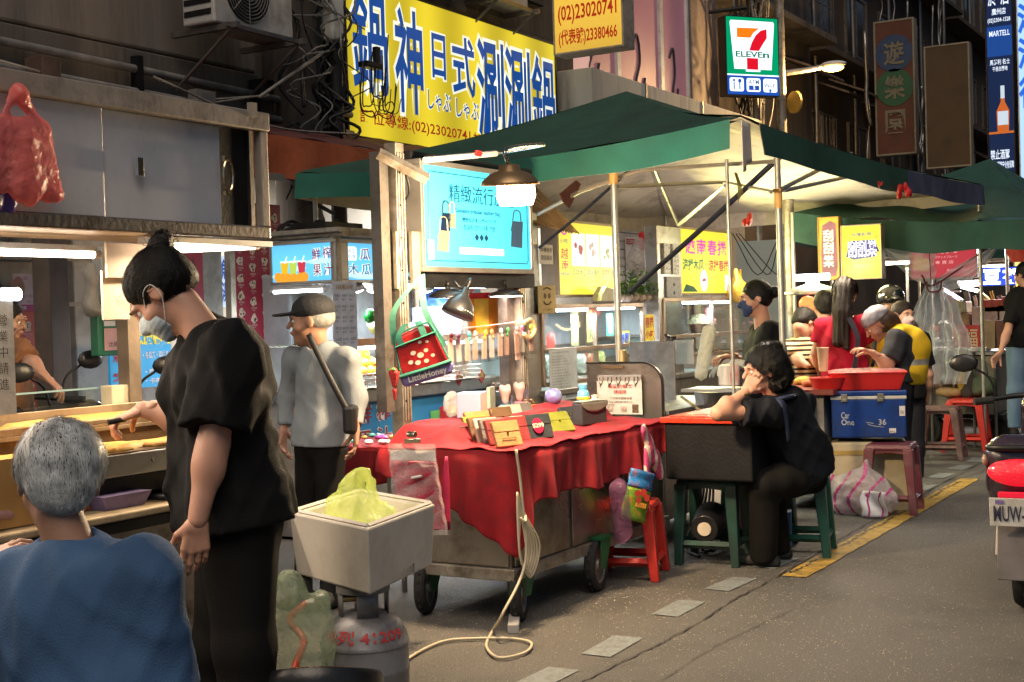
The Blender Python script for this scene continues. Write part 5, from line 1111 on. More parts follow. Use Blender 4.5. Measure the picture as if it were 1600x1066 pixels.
cc_ = A3(gc[0]-.10,gc[1]-.09,.45); g = MB(); g.lathe([(.012,-.02),(.03,-.015),(.036,0),(.03,.02),(.012,.028),(0,.03)], cc_, 18); g.cyl(cc_, cc_+A3(-.06,-.02,-.01), .011, n=8); g.build('regulator', M('cast_regulator', (.45,.42,.4), .35, .9), t, smooth='auto')
tc_ = MB(); vg, fg = text_geo('台列 41209', .02)
vv = vg.copy(); vv[:,0] = (vv[:,0]-vv[:,0].min())/(np.ptp(vv[:,0])); vv[:,1] = (vv[:,1]-vv[:,1].min())/np.ptp(vv[:,1])
a_ = math.atan2(-gc[1], -gc[0])-1.12+vv[:,0]*2.15; zz = .318+vv[:,1]*.045; rr = np.interp(zz, [.306,.335,.375], [r,r*.96,r*.8])+.002
tc_.add(np.c_[gc[0]+rr*np.cos(a_), gc[1]+rr*np.sin(a_), zz], fg); tc_.build('lettering', M('red_stencil', (.45,.03,.03), .6, var=.2, sc=60), t)
g = MB(); h0 = cc_+A3(-.06,-.02,-.01); g.tube([h0, h0+A3(-.05,-.03,-.06), onX(475,1000,-2.93)*1., at(462,1040,4.35), at(448,1100,4.3)], .012, 8); g.build('hose', M('orange_gas_hose', (.6,.07,.02), .4), t, smooth=True)
# green bag beside it
c = at(474,985,4.45); blob('plastic_bag', [C(c+A3(-.03,-.03,.15), c+A3(-.02,-.02,-.02), .05,.07,.05), C(c+A3(.04,.05,.10), c+A3(.04,.04,-.05), .035,.06,.05), E_(c+A3(0,-.0,-.17), (.10,.11,.17))], .008, film('pale_green_film', (.55,.68,.45), .42, .2, 30, .9), disp=lambda P: folds(.010, 24, 8, axis=A3(0,0,1))(P)+crumple(.006, 30, 5)(P), label='pale green plastic bag hanging left of the gas cylinder', cat='bag')
# floor fan at the bottom edge
c = at(490,1062,4.15); t = thing('floor_fan', 'round black floor fan tilted up at the bottom edge', 'fan', (c[0],c[1],0)); R = Rz(.6)@Rx(-.35)
rf = .21; g = MB(); g.lathe([(rf,-.05),(rf*1.03,-.03),(rf*1.03,.0),(rf,.015),(rf*.96,.012),(rf*.95,-.04)], c, 40, R); g.build('rim', blackp, t, smooth='auto')
for k in range(8):
 rr = .05+k*.02; g = MB(); g.tube([c+R@A3(rr*math.cos(a), rr*math.sin(a), .028-.4*rr*rr) for a in np.linspace(0,6.2832,29)], .0016, 4, sm=False); g.build('guard_ring', M('copper_wire', (.4,.28,.2), .3, .9), t)
g = MB();
for k in range(36): a = k*math.pi/18; g.tube([c+R@A3(.045*math.cos(a),.045*math.sin(a),.03), c+R@A3(.13*math.cos(a+.1),.13*math.sin(a+.1),.026), c+R@A3(rf*math.cos(a+.2),rf*math.sin(a+.2),.008)], .0013, 4, 3)
g.cyl(c+R@A3(0,0,.02), c+R@A3(0,0,.035), .05, n=20); g.build('guard_spoke', M('copper_wire'), t)
for k in range(4):
 a = k*math.pi/2+.3; P = [R@A3(.03*math.cos(a-.5),.03*math.sin(a-.5),-.02), R@A3(.16*math.cos(a-.25),.16*math.sin(a-.25),-.03), R@A3(.17*math.cos(a+.35),.17*math.sin(a+.35),-.005), R@A3(.03*math.cos(a+.5),.03*math.sin(a+.5),0)]
 g = MB(); g.prism([c+p for p in P], R@A3(0,0,.003)); g.build('blade', M('smoky_blade', (.08,.07,.06), .3), t)
g = MB(); g.cyl(c-A3(0,0,.02), (c[0],c[1],.03), .02, n=10); g.cyl((c[0],c[1],0),(c[0],c[1],.03), .16, .14, 24); g.build('stand', blackp, t, smooth='auto')
# juice stall
jy0, jx0 = 6.66, -5.2
js = thing('juice_stall', 'bright blue fresh juice stall with lit roof signs and glass fruit shelves', 'food stall', (-5.5, 7.9, 0))
bluesky = lit('sky_blue_sign_face', (.12,.50,.85), .85, base=(.05,.25,.5), band=(2, 14, .7))
def skyface(fr, t):
 g = MB(); rg = np.random.RandomState(11)
 for i in range(7):
  x, y = rg.uniform(.1,.9), rg.uniform(.1,.6); w, h = rg.uniform(.1,.25), rg.uniform(.04,.10)
  fr.poly(g, [(min(max(x+w*math.cos(a)*(1+.2*math.sin(a*3+i)),0),1), min(max(y+h*math.sin(a),0),1)) for a in np.linspace(0,6.28,17)[:-1]], .0012+.0002*i)
 g.build('cloud_print', lit('cloud_white', (.45,.75,.95), .9), t)
# front (faces road)
p = onX(522,437,jx0); q = onX(612,383,jx0)
fj = Fr((jx0, jy0+.05, p[2]), (0,1,0), (0,0,1), 1.05, q[2]-p[2]); s1 = sign_box('juice_sign', 'lit blue sky sign reading papaya milk on the juice stall front', fj, bluesky, M('aluminium_frame'), .12, .02)
skyface(fj, s1)
darkred = lit('dark_red_letter', (.30,.02,.03), .5); wh = lit('letter_halo_white', (.85,.95,1.), .9); db = lit('deep_blue_letter', (.02,.16,.35), .5); gy = lit('lime_letter', (.4,.6,.05), .7)
J = [('瓜', .20,.56,.30,.86), ('牛', .34,.56,.44,.86), ('奶', .48,.56,.58,.86)]; K = [('木', .08,.14,.18,.44), ('瓜', .21,.14,.31,.44), ('牛', .34,.14,.44,.44), ('奶', .48,.14,.58,.44)]
letters(s1, fj, wh, J+K, .004, .05, name='letter_halo'); letters(s1, fj, darkred, J, .007, .01); letters(s1, fj, db, K, .007, .01); letters(s1, fj, gy, [('香蕉牛奶', .66,.56,.95,.86), ('火龍果汁', .66,.14,.95,.44)], .007, .01)
g = MB(); roundrect(fj, g, .06,.52,.17,.9,.02,.004); g.build('white_plaque', wh, s1); letters(s1, fj, db, [('木瓜', .08,.72,.15,.84), ('招牌', .08,.58,.15,.68)], .008)
# side (faces -Y)
ql = onY(425,390,jy0); qb = onY(437,445,jy0)
fs = Fr((ql[0], jy0-.0, p[2]), (1,0,0), (0,0,1), jx0-ql[0], q[2]-p[2]); s2 = sign_box('juice_sign', 'lit blue sky sign with juice glasses on the left side of the juice stall', fs, bluesky, M('aluminium_frame'), .12, .02)
skyface(fs, s2)
J = [('鮮', .66,.56,.79,.86), ('榨', .83,.58,.96,.88), ('果', .67,.13,.80,.43), ('汁', .84,.15,.97,.45)]
letters(s2, fs, wh, J, .004, .05, name='letter_halo'); letters(s2, fs, darkred, J, .007, .01)
for x, col, n in ((.16,(.8,.5,.02),'orange'), (.30,(.5,.65,.1),'kiwi'), (.44,(.6,.04,.06),'red')):
 g = MB(); fs.poly(g, [(x,.14),(x+.09,.14),(x+.11,.52),(x-.02,.52)], .005); g.build('glass_print', lit(n+'_juice_print', col, .7), s2); g = MB(); g.tube([fs.P(x+.05,.5,.006), fs.P(x+.09,.68,.006)], .004, 4); fs.poly(g, [(x-.02,.52),(x+.11,.52),(x+.11,.56),(x-.02,.56)], .006); g.build('straw_print', wh, s2)
g = MB()
for k, (x, y) in enumerate(((.10,.13),(.17,.10),(.26,.10),(.36,.09),(.46,.10),(.53,.11))): fs.disc(g, x, y, .032, .007)
g.build('fruit_print', lit('orange_fruit_print', (.8,.35,.03), .7), s2)
# roof, posts, shelves
g = MB(); g.b2((-6.1,jy0+.02,1.93), (jx0+.05,8.8,1.98)); g.b2((-6.12,jy0-.03,1.955), (jx0+.06,8.82,1.985)); g.build('roof', galv, js, bevel=.004)
rg = np.random.RandomState(21); g = MB()
for k in range(9): y = rg.uniform(6.8,7.6); x = -5.7+rg.uniform(-.25,.25); g.tube([(x,y,1.99),(x+rg.uniform(-.1,.1),y+.15,2.03+rg.uniform(0,.06)),(x+.05,y+.35,1.99)], .012, 6)
g.box((-5.6,7.1,2.02), (.3,.4,.06)); g.build('roof_cable', black, js)
for x, y in ((jx0,jy0+.02),(jx0,8.75),(-6.08,jy0+.02),(-6.08,8.75)): g = MB(); g.b2((x-.025,y-.025,0), (x+.025,y+.025,1.93)); g.build('post', galv, js, bevel=.003)
g = MB(); g.b2((-6.0,jy0+.03,.02), (jx0-.03,8.74,.88)); g.build('counter', M('juice_counter_steel', (.5,.5,.5), .35, .8, dirt=(.35,.33,.3)), js, bevel=.005)
g = MB(); g.b2((-6.05,jy0,.88), (jx0+.06,8.78,.96)); g.build('counter_top', steel, js, bevel=.004)
g = MB(); g.b2((-6.1,jy0+.85,.0), (-6.07,8.75,1.95)); g.build('back_panel', M('pale_back_panel', (.5,.52,.52), .5, dirt=(.35,.35,.33)), js)
# lower blue lit front
p = onX(565,690,jx0+.02); fl = Fr((jx0+.0, 6.8, .50), (0,1,0), (0,0,1), 1.9, .40)
lb2 = sign_box('juice_banner', 'deep blue counter front banner with juice glasses and red characters', fl, M('blue_banner_print', (.02,.17,.50), .4, col2=(.05,.35,.65), sc=1.5, bump=0), M('aluminium_frame'), .02, .012)
J = [('鮮', .02,.60,.10,.90), ('榨', .13,.62,.21,.92), ('果', .02,.18,.10,.48), ('汁', .13,.20,.21,.50)]
hb = M('halo_white_print', (.7,.72,.75), .6); letters(lb2, fl, hb, J, .004, .05, name='letter_halo'); letters(lb2, fl, M('dark_red_print', (.28,.02,.03), .6), J, .007, .01)
for x, col, n in ((.46,(.15,.5,.15),'green'), (.52,(.6,.04,.05),'red'), (.58,(.85,.6,.04),'yellow')):
 g = MB(); fl.poly(g, [(x,.1),(x+.045,.1),(x+.055,.66+.05*(x>.5)),(x-.005,.66+.05*(x>.5))], .005); g.build('juice_print', M(n+'_juice', col, .4), lb2)
g = MB(); g.tube([fl.P(.60,.72,.007), fl.P(.57,.92,.007)], .006, 4); g.build('straw_print', hb, lb2); g = MB(); fl.disc(g, .66,.78,.05,.006); g.build('lime_print', M('lime_slice', (.55,.75,.2), .5), lb2)
for a, b in ((6.95,7.25),(8.05,8.6),(7.4,7.7)): tubelight(js, (jx0+.03,a,.925), (jx0+.03,b,.925), .012, tube_c, (.8,.9,1.), 3, light=(b != 7.7))
g = MB(); g.b2((-5.9,jy0+.1,1.235), (jx0-.02,8.7,1.25)); g.build('glass_shelf', glass('shelf_glass', (.85,.95,.9), .3), js)
g = MB(); g.b2((jx0-.03,6.72,1.245), (jx0+.0,8.6,1.285)); g.build('shelf_rail', M('copper_rail', (.5,.3,.18), .35, .8), js); tubelight(js, (jx0-.015,6.8,1.225), (jx0-.015,8.4,1.225), .012, tube_w, (1,.85,.75), 14)
tubelight(js, (jx0-.1,6.8,1.63), (jx0-.1,8.6,1.63), .016, tube_c, (.85,.93,1.), 40)
for y in (6.95,7.15,7.35,7.75,8.1):
 c = A3(jx0-.05,y,1.60); g = MB(); g.lathe([(.055,0),(.05,.02),(.03,.05),(.015,.06),(0,.06)], c, 16, Rx(.3)); g.build('spot_shade', white_p, js, smooth=True, thick=.002); g = MB(); g.ell(c, (.045,.045,.02), 12, Rx(.3)); g.build('spot_bulb', lit('white_bulb', (.95,.95,1.), 14), js, smooth=True)
tubelight(js, (jx0-.5,jy0+.01,1.60), (jx0-.1,jy0+.01,1.60), .012, tube_c, (.85,.93,1.), 4)
# menu sheet
p = onX(519,440,jx0+.1); q = onX(560,560,jx0+.1); fm_ = frX(A3(jx0+.1,p[1],q[2]), A3(jx0+.1,q[1],p[2])); t = thing('menu_board', 'pale blue juice price list sheet hanging behind the old man', 'menu', fm_.P(.5,0,0))
g = MB(); fm_.slab(g, 0,0,1,1,-.004,0); g.build('sheet', M('pale_blue_sheet', (.48,.58,.72), .6), t); letters(t, fm_, M('brown_gold_print', (.35,.2,.03), .6), [('168果汁吧', .14,.90,.86,.965)], .003, .01)
it = []
names = ['芭樂汁','柳橙汁','西瓜汁','木瓜牛奶','檸檬汁','鳳梨汁','蘋果汁','葡萄汁','甘蔗汁','香蕉牛奶','酪梨牛奶','奇異果','火龍果','綜合果汁','胡蘿蔔','苦瓜汁','番茄汁','梅子汁']
for i in range(18): r_, c_ = divmod(i, 3); it += [(names[i], .06+c_*.31, .80-r_*.14, .31+c_*.31, .84-r_*.14), ('$%d' % (50+5*(i % 5)), .06+c_*.31, .755-r_*.14, .20+c_*.31, .785-r_*.14)]
letters(t, fm_, M('slate_print', (.1,.16,.25), .7), it, .003)
# fruit
org = M('orange_peel', (.75,.30,.02), .45, var=.1, sc=20, bump=.4, bsc=150); rg = np.random.RandomState(4)
def fruit(nm, c, r, mt, lb, cat_, grp=None, sq=1.): g = MB(); g.ell(c, (r,r,r*sq), 14); g.build(nm, mt, smooth=True, label=lb, cat=cat_, group=grp)
k = 0
for row in range(3):
 for j in range(4-row):
  y = 6.93+j*.083+row*.04; c = A3(jx0-.08-.02*row, y, 1.03+.055*row+.04)
  fruit('orange', c, .040, org, 'orange in the heaped pile on the juice stall counter, %s row' % ('bottom','middle','top')[row], 'orange', 'oranges piled on the juice stall', .95)
for j, y in enumerate((6.78,6.87)): fruit('persimmon', A3(jx0-.0,y,1.0), .045, M('persimmon', (.6,.13,.02), .35, coat=.3), 'orange red persimmon on the %s of the basket below the oranges' % ('left','right')[j], 'persimmon', None, .8)
g = MB(); g.ell((jx0+.01,7.13,1.01), (.055,.055,.06), 16); g.build('wrapped_apple', M('pink_foam_net', (.65,.06,.12), .6, var=.3, sc=60, bump=.8), label='apple in pink foam net beside the oranges', cat='fruit', smooth=True)
for j in range(2):
 c = onX(578+j*20, 494, jx0-.05); blob('green_pepper', [E_(c+A3(0,.025*math.cos(a),.025*math.sin(a)), .024, k=.008) for a in np.arange(6)*1.05]+[E_(c, .03)], .006, M('glossy_green', (.01,.22,.03), .25, coat=.5), label='glossy green bell pepper %s on the upper shelf' % ('on the left','on the right')[j], cat='vegetable')
g = MB(); g.lathe([(.07,0),(.075,.02),(.05,.03),(.0,.03)], (jx0-.12,7.2,1.37), 20, Ry(1.2)); g.build('coloured_plate', M('multicolour_plate', (.2,.5,.6), .4, col2=(.7,.6,.1), sc=10), label='round coloured dish standing behind the green peppers', cat='dish', smooth=True)
bk = M('basket_wire', (.4,.36,.3), .4, .8)
for i in range(4):
 y0 = 6.72+i*.38; t = thing('basket', 'wire basket on the juice counter edge, %s from the left' % ('first','second','third','fourth')[i], 'basket', (jx0+.03,y0+.17,.96), 'wire baskets along the juice counter')
 g = MB()
 for z in (.97,1.0,1.03,1.06): g.tube([(jx0+.09,y0,z),(jx0+.09,y0+.34,z)], .003, 4, sm=False); g.tube([(jx0+.09,y0,z),(jx0-.02,y0,z)], .003, 4, sm=False); g.tube([(jx0+.09,y0+.34,z),(jx0-.02,y0+.34,z)], .003, 4, sm=False)
 for k in range(18): g.tube([(jx0+.09,y0+k*.02,.97),(jx0+.09,y0+k*.02,1.06)], .002, 4, sm=False)
 g.build('wire_mesh', bk, t); g = MB(); g.b2((jx0-.02,y0,.965),(jx0+.085,y0+.34,.972)); g.build('base', bk, t)
for i, y in enumerate((7.95,8.25)):
 f = Fr(A3(jx0+.062, y, .92), nrm(A3(0,1,1)), nrm(A3(0,-1,1)), .075, .075); g = MB(); f.slab(g, 0,0,1,1,0,.004); o = g.build('red_charm', M('new_year_red', (.4,.02,.02), .5), label='red diamond paper charm on the counter edge, %s one' % ('left','right')[i], cat='paper charm')
 fx = Fr(A3(jx0+.067, y-.02, .965), (0,1,0), (0,0,1), .04, .04); letters(o, fx, M('gold_letter', (.6,.4,.05), .4), [('福', 0,0,1,1)], .001, .02)
# machines and clutter inside the stall
def block(nm, c, d, mt, lb, cat_, bev=.008, rz=0): g = MB(); g.box(c, d, rz); return g.build(nm, mt, label=lb, cat=cat_, bevel=bev)
c = onX(672,516,-5.5); block('sealing_machine', c+A3(0,.1,.06), (.25,.3,.22), M('appliance_white', (.6,.62,.64), .4), 'white cup sealing machine inside the juice stall', 'machine')
c = onX(700,516,-5.5); block('control_box', c+A3(0,.1,.07), (.2,.16,.28), M('appliance_grey', (.4,.41,.43), .4), 'grey control box right of the white machine', 'machine')
blob('plastic_bag', [E_(onX(678,478,-5.6), (.1,.13,.16)), E_(onX(690,495,-5.6), (.08,.1,.1))], .012, film('bright_blue_film', (.03,.16,.6), .9), disp=crumple(.02, 18), label='bundle of bright blue plastic bags inside the juice stall', cat='bag')
p = onX(722,455,-5.9); block('poster', p+A3(0,.1,0), (.01,.35,.8), M('light_blue_poster', (.35,.5,.7), .5, sc=3), 'light blue poster at the back of the juice stall', 'poster', 0)
q = onX(733,434,-5.7); g = MB(); g.prism([q+A3(0,-.14,.08),q+A3(0,.14,.08),q+A3(0,.12,-.04),q+A3(0,0,-.14),q+A3(0,-.12,-.04)][::-1], (.01,0,0)); o = g.build('cafe_sign', M('cafe_red', (.5,.03,.02), .4), label='small red shield shaped cafe sign at the back', cat='sign')
fx = Fr(q+A3(.012,-.10,-.03), (0,1,0), (0,0,1), .2, .07); letters(o, fx, paper, [('CAFE', 0,0,1,.9)], .002, .03)
for i in range(5): c = onX(640+i*4, 540, -5.4); g = MB(); g.lathe([(.03,0),(.04,.12),(.042,.125)], (-5.45, 7.6+i*.11, 1.25), 16); g.build('cup_stack', M('cup_plastic', (.6,.62,.6), .3), label='stack of plastic cups on the glass shelf, %s from the left' % ('first','second','third','fourth','fifth')[i], cat='cup', group='cup stacks on the juice stall shelf', smooth='auto')
# Vietnamese roll stall(s)
vx = -4.7
def tallbox(name, lb, u0, v0, u1, v1, X, mt, d=.3): p = onX(u0, v1, X); q = onX(u1, v0, X); g = MB(); g.b2((X-d,p[1],p[2]), (X,q[1],q[2])); return g.build(name, mt, bevel=.006, label=lb, cat='cabinet')
vs = thing('roll_stall', 'steel stall with tall glass food cases and yellow light boxes under the tent', 'food stall', (vx-.4, 10.2, 0))
def vcol(y0, y1, nm='column'):
 g = MB(); g.b2((vx-.12,y0,.1), (vx,y1,2.13)); o = g.build(nm, steel, vs, bevel=.006); return o
yv0 = 8.36
# counter body
g = MB(); g.b2((vx-.75,yv0,.1), (vx+.02,12.75,.82)); g.build('counter', steel_d, vs, bevel=.006)
g = MB(); g.b2((vx-.8,yv0-.03,.82), (vx+.05,12.8,.86)); g.build('counter_top', steel, vs, bevel=.004)
def gcase(y0, y1, z0, z1, nm='glass_case', inner=.95):
 g = MB(); w = .032
 for x in (vx, vx-.65):
  for y in (y0, y1): g.b2((x-w/2,y-w/2,z0), (x+w/2,y+w/2,z1))
  for z in (z0, z1, inner): g.b2((x-w/2,y0,z-w/2), (x+w/2,y1,z+w/2))
 for y in (y0, y1):
  for z in (z0, z1): g.b2((vx-.65,y-w/2,z-w/2), (vx,y+w/2,z+w/2))
 fr_ = g.build(nm, M('brushed_bronze_frame', (.36,.28,.22), .4, .8, sc=6), vs, bevel=.002)
 for a, b in ((y0, (y0+y1)/2), ((y0+y1)/2, y1)):
  g = MB(); g.b2((vx+.004,a+.015,z0+.02), (vx+.008,b-.015,z1-.02)); g.build('pane', pglass, fr_)
 g = MB(); g.b2((vx-.02,(y0+y1)/2-.012,z0), (vx+.014,(y0+y1)/2+.012,z1)); g.build('mullion', M('brushed_bronze_frame'), fr_)
 g = MB(); g.b2((vx-.64,y0,inner), (vx,y1,inner+.01)); g.build('shelf', glass('shelf_glass'), fr_)
 g = MB(); g.b2((vx-.67,y0,z0), (vx-.655,y1,z1)); g.build('back', M('case_back', (.38,.42,.45), .5, 0, sc=2), fr_)
 return fr_
c1 = gcase(8.38, 10.08, .90, 1.46, inner=1.14); c2_ = gcase(10.5, 12.7, 1.0, 1.50, inner=1.18)
tubelight(vs, (vx-.03,8.5,1.435), (vx-.03,9.15,1.435), .014, tube_c, (.85,.93,1.), 16); tubelight(vs, (vx-.03,9.3,1.44), (vx-.03,9.98,1.44), .014, tube_c, (.95,.9,1.), 16); tubelight(vs, (vx-.03,10.6,1.475), (vx-.03,12.1,1.475), .014, tube_c, (.85,.93,1.), 24)
vcol(8.12, 8.36); g = MB(); g.b2((vx-.02,8.14,1.62),(vx+.012,8.33,1.88)); g.build('door', M('grained_steel', (.38,.38,.38), .5, .8, sc=30, bump=.3), vs, bevel=.003)
vcol(10.42, 10.92)
g = MB();
for y in (10.5,10.68): g.b2((vx+.0,y,1.72),(vx+.025,y+.13,1.98))
g.build('slot_plate', M('white_pattern_plate', (.5,.5,.48), .5, col2=(.1,.1,.1), sc=45, bump=0), vs)
g = MB(); g.b2((vx+.0,10.55,1.52),(vx+.02,10.85,1.70)); g.build('stone_panel', M('speckled_grey_panel', (.2,.2,.21), .6, var=.4, sc=60), vs)
for z in (1.56,1.63): g = MB(); g.cyl((vx+.02,10.70,z),(vx+.025,10.70,z), .014, n=10); g.build('panel_hole', black, vs)
def vsign(nm, lb, y0, y1, z0, z1, X):
 f = Fr((X,y0,z0), (0,1,0), (0,0,1), y1-y0, z1-z0); t = sign_box(nm, lb, f, lit('bright_yellow_face', (.90,.74,.06), .85, base=(.2,.15,.01), band=(2, 9, .75)), M('bronze_sign_frame', (.25,.2,.14), .5, .6), .14, .02)
 lamp('sign_glow', 'AREA', f.P(.5,.5,.08), 28, (1,.9,.35), f.w*.9, aim((1,0,.05)), t, size_y=f.h*.8); return f, t
f1, t1 = vsign('roll_sign', 'glowing yellow sign with three dish photos and papaya salad lettering', 8.76, 9.72, 1.55, 2.09, vx-.05)
pl = lit('plum_letter', (.35,.02,.12), .5); gl_ = lit('green_letter', (.0,.22,.10), .5); bl2 = lit('navy_letter_lit', (.01,.10,.30), .5); rd = lit('crimson_letter', (.55,.02,.06), .5); wf = lit('white_food_photo', (.62,.70,.72), .9); mg = lit('magenta_letter', (.60,.05,.40), .7)
for i, x in enumerate((.21,.46,.71)):
 g = MB(); f1.rect(g, x,.40,x+.23,.86,.003); g.build('dish_photo', wf, t1)
 g = MB(); f1.disc(g, x+.115,.62,.085,.006,22,.9); g.build('plate_print', lit('plate_print', (.75,.78,.78), .9), t1)
 g = MB(); rg = np.random.RandomState(i)
 for k in range(7): f1.disc(g, x+.115+rg.normal(0,.025), .62+rg.normal(0,.05), rg.uniform(.012,.03), .009+.0005*k, 9)
 g.build('food_print', lit('food_print_%d' % i, ((.4,.06,.04),(.55,.40,.32),(.30,.35,.12))[i], .6), t1)
letters(t1, f1, rd, [('越', .03,.49,.15,.64), ('南', .04,.34,.15,.47)], .004, .01); letters(t1, f1, bl2, [('vietnam', .02,.265,.18,.32), ('涼拌', .46,.25,.58,.36), ('小吃', .02,.71,.15,.77)], .004, .01)
letters(t1, f1, gl_, [('涼拌', .21,.25,.33,.36), ('春捲', .585,.25,.69,.36)], .004, .01); letters(t1, f1, pl, [('木瓜', .335,.25,.44,.36), ('法國麵包', .71,.25,.96,.36)], .004, .01)
g = MB(); g.tube([f1.P(.04,.87,.004), f1.P(.09,.83,.004), f1.P(.13,.86,.004), f1.P(.15,.93,.004)], .007, 5); g.build('chilli_print', mg, t1)
og = lit('olive_letter', (.45,.33,.02), .7); letters(t1, f1, og, [('Goi du du', .24,.17,.42,.21), ('Goi cuon', .50,.17,.66,.21), ('banh mi', .75,.17,.93,.21), ('Cold papaya salad', .21,.09,.44,.13), ('Spring rolls', .48,.09,.68,.13), ('French bread', .74,.10,.96,.14), ('打折 外帶', .03,.17,.17,.22)], .004)
f2, t2 = vsign('roll_sign', 'glowing yellow sign with magenta spring roll characters right of the steel column', 11.02, 12.25, 1.56, 2.13, vx-.05)
letters(t2, f2, mg, [('越', .09,.62,.26,.86), ('南', .30,.62,.47,.86), ('春', .51,.62,.68,.86), ('捲', .71,.62,.88,.86)], .004, .02); letters(t2, f2, gl_, [('涼拌木瓜', .03,.36,.42,.54)], .004, .03); letters(t2, f2, rd, [('涼拌春捲', .52,.36,.92,.54)], .004, .02)
letters(t2, f2, og, [('Goi du du', .05,.25,.27,.30), ('Cold papaya', .05,.17,.27,.22), ('Goi cuon', .55,.25,.75,.30), ('Spring roll', .55,.17,.75,.22)], .004); letters(t2, f2, bl2, [('50元', .435,.42,.50,.48), ('60元', .93,.42,.99,.48)], .004)
g = MB(); f2.disc(g, .42,.20,.085,.004,24,1.2); g.build('oval_plate_print', lit('plate_print'), t2); g = MB(); f2.poly(g, [(.38,.18),(.46,.2),(.44,.24),(.40,.23)], .006); g.build('roll_print', rd, t2)
g = MB(); f2.poly(g, [(.02,.02),(.30,.02),(.22,.10),(.08,.14)], .004); g.build('leaf_print', lit('leaf_green_print', (.01,.12,.05), .4), t2)
g = MB(); f2.rect(g, .84,.04,.98,.3,.004); g.build('photo_print', wf, t2)
# inside the glass cases: jars, baskets, signs
fx = Fr((vx-.1, 9.12, 1.18), (0,1,0), (0,0,1), .2, .24)
def note(y, z, w, h, mt, txt, lb, inkm=None, X=vx-.1, bold=.02):
 f = Fr((X,y,z), (0,1,0), (0,0,1), w, h); g = MB(); f.slab(g, 0,0,1,1,-.003,0); o = g.build('note', mt, label=lb, cat='notice'); letters(o, f, inkm or ink, txt, .002, bold); return o
yel = M('yellow_note', (.72,.58,.05), .6); gold = M('gold_note', (.4,.3,.08), .5); grn = M('green_note', (.02,.3,.12), .6)
note(9.02, 1.16, .12, .28, M('olive_sign', (.25,.22,.10), .5), [('滷肉', .2,.1,.8,.45), ('飯', .3,.55,.7,.8)], 'olive hanging sign inside the left glass case', paper)
note(9.28, 1.18, .13, .25, gold, [('魚', .2,.55,.8,.9), ('丸', .2,.1,.8,.45)], 'gold sign reading fish balls inside the left glass case', M('green_ink', (.01,.1,.04)))
note(9.62, 1.22, .12, .18, grn, [('綠豆湯', .2,.1,.8,.9)], 'green notice inside the left glass case', paper)
note(9.84, 1.12, .2, .13, yel, [('肉圓', .1,.1,.9,.9)], 'yellow note with two blue characters behind the pole', blueink, bold=.04)
note(10.16, 1.16, .2, .22, yel, [('春捲', .1,.5,.9,.9), ('小吃', .1,.1,.9,.4)], 'yellow note with red handwriting right of the pole', redink, X=vx-.02)
note(10.55, 1.3, .14, .12, yel, [('外帶', .1,.2,.9,.8)], 'small yellow note at the left of the right glass case', ink)
p = onX(858,552,vx+.03); q = onX(903,618,vx+.03)
f = Fr((vx+.03,p[1],q[2]-.02), (0,1,0), (0,0,1), q[1]-p[1], p[2]-q[2]+.04); g = MB(); f.slab(g, 0,0,1,1,-.003,0); o = g.build('licence_sheet', M('pale_blue_document', (.46,.52,.58), .4, coat=.4), label='laminated pale blue document hung on the left glass case', cat='notice')
letters(o, f, M('grey_print', (.16,.18,.2), .7), [('夜市攤販許可證', .1,.93,.7,.96)]+[('姓名 編號 品名 地址 電話'[:8+i % 5], .08, .86-i*.055, .5+.08*(i % 4), .885-i*.055) for i in range(13)], .002)
g = MB(); f.rect(g, .55,.04,.95,.13,.002); g.build('stamp_box', M('grey_print'), o)
rg = np.random.RandomState(8)
for i in range(9):
 y = 8.5+i*.17; c = A3(vx-.3, y, .93); g = MB(); h = rg.uniform(.12,.2); g.lathe([(.05,0),(.055,.02),(.055,h*.8),(.04,h),(0,h)], c, 14); g.build('jar', M('case_jar_%d' % (i % 3), [(.5,.45,.4),(.35,.1,.05),(.45,.4,.15)][i % 3], .25, coat=.4, var=.4, sc=25), label='%s jar of food in the left glass case' % ['pale','red','yellow'][i % 3], cat='jar', group='%s jars in the left glass case' % ['pale','red','yellow'][i % 3], smooth='auto')
g = MB(); c = A3(vx-.15,8.78,1.15); g.lathe([(.03,0),(.032,.08),(.02,.11),(0,.12)], c, 14); g.build('bottle', M('bright_red_plastic', (.55,.02,.02)), label='small red sauce bottle on the left case shelf', cat='bottle', smooth='auto')
for k in range(9): g = MB(); a = k*.7; c = A3(vx-.2,8.58,1.15); g.tube([c, c+A3(.03*math.cos(a),.10+.05*math.sin(a),.22)], .008, 6, sm=False); g.build('lemongrass', M('pale_stalk', (.5,.48,.25), .6), label='pale lemongrass stalk leaning in the left glass case', cat='vegetable', group='lemongrass stalks in the left glass case')
for (y, s_, mt, lb_) in ((11.1,.16,M('brown_noodles', (.22,.14,.08), .6, var=.6, sc=50, bump=1), 'dark wok basket full of brown noodles in the right glass case'), (11.9,.13,M('pale_herbs', (.35,.35,.2), .6, var=.6, sc=50, bump=1), 'basin of pale herbs in the right glass case')):
 c = A3(vx-.25,y,1.19); t = thing('food_basin', lb_, 'basin', c); g = MB(); g.lathe([(s_*.6,0),(s_,.08),(s_*1.05,.085)], c, 24); g.build('basin', M('maroon_basin', (.12,.03,.03), .4), t, thick=.004, smooth=True); blob('food', [E_(c+A3(0,0,.09), (s_*.9,s_*.9,.09))], .012, mt, t, disp=crumple(.02, 40))
c = A3(vx+.02,12.2,1.18); blob('plastic_bag', [E_(c+A3(-.2,-.25,.1), (.06,.09,.1)), E_(c+A3(-.2,-.25,.22), (.02,.06,.04))], .009, film('pink_pale_film', (.75,.35,.35), .7), disp=crumple(.01, 30), label='pink plastic bag in the right glass case near the cook', cat='bag')
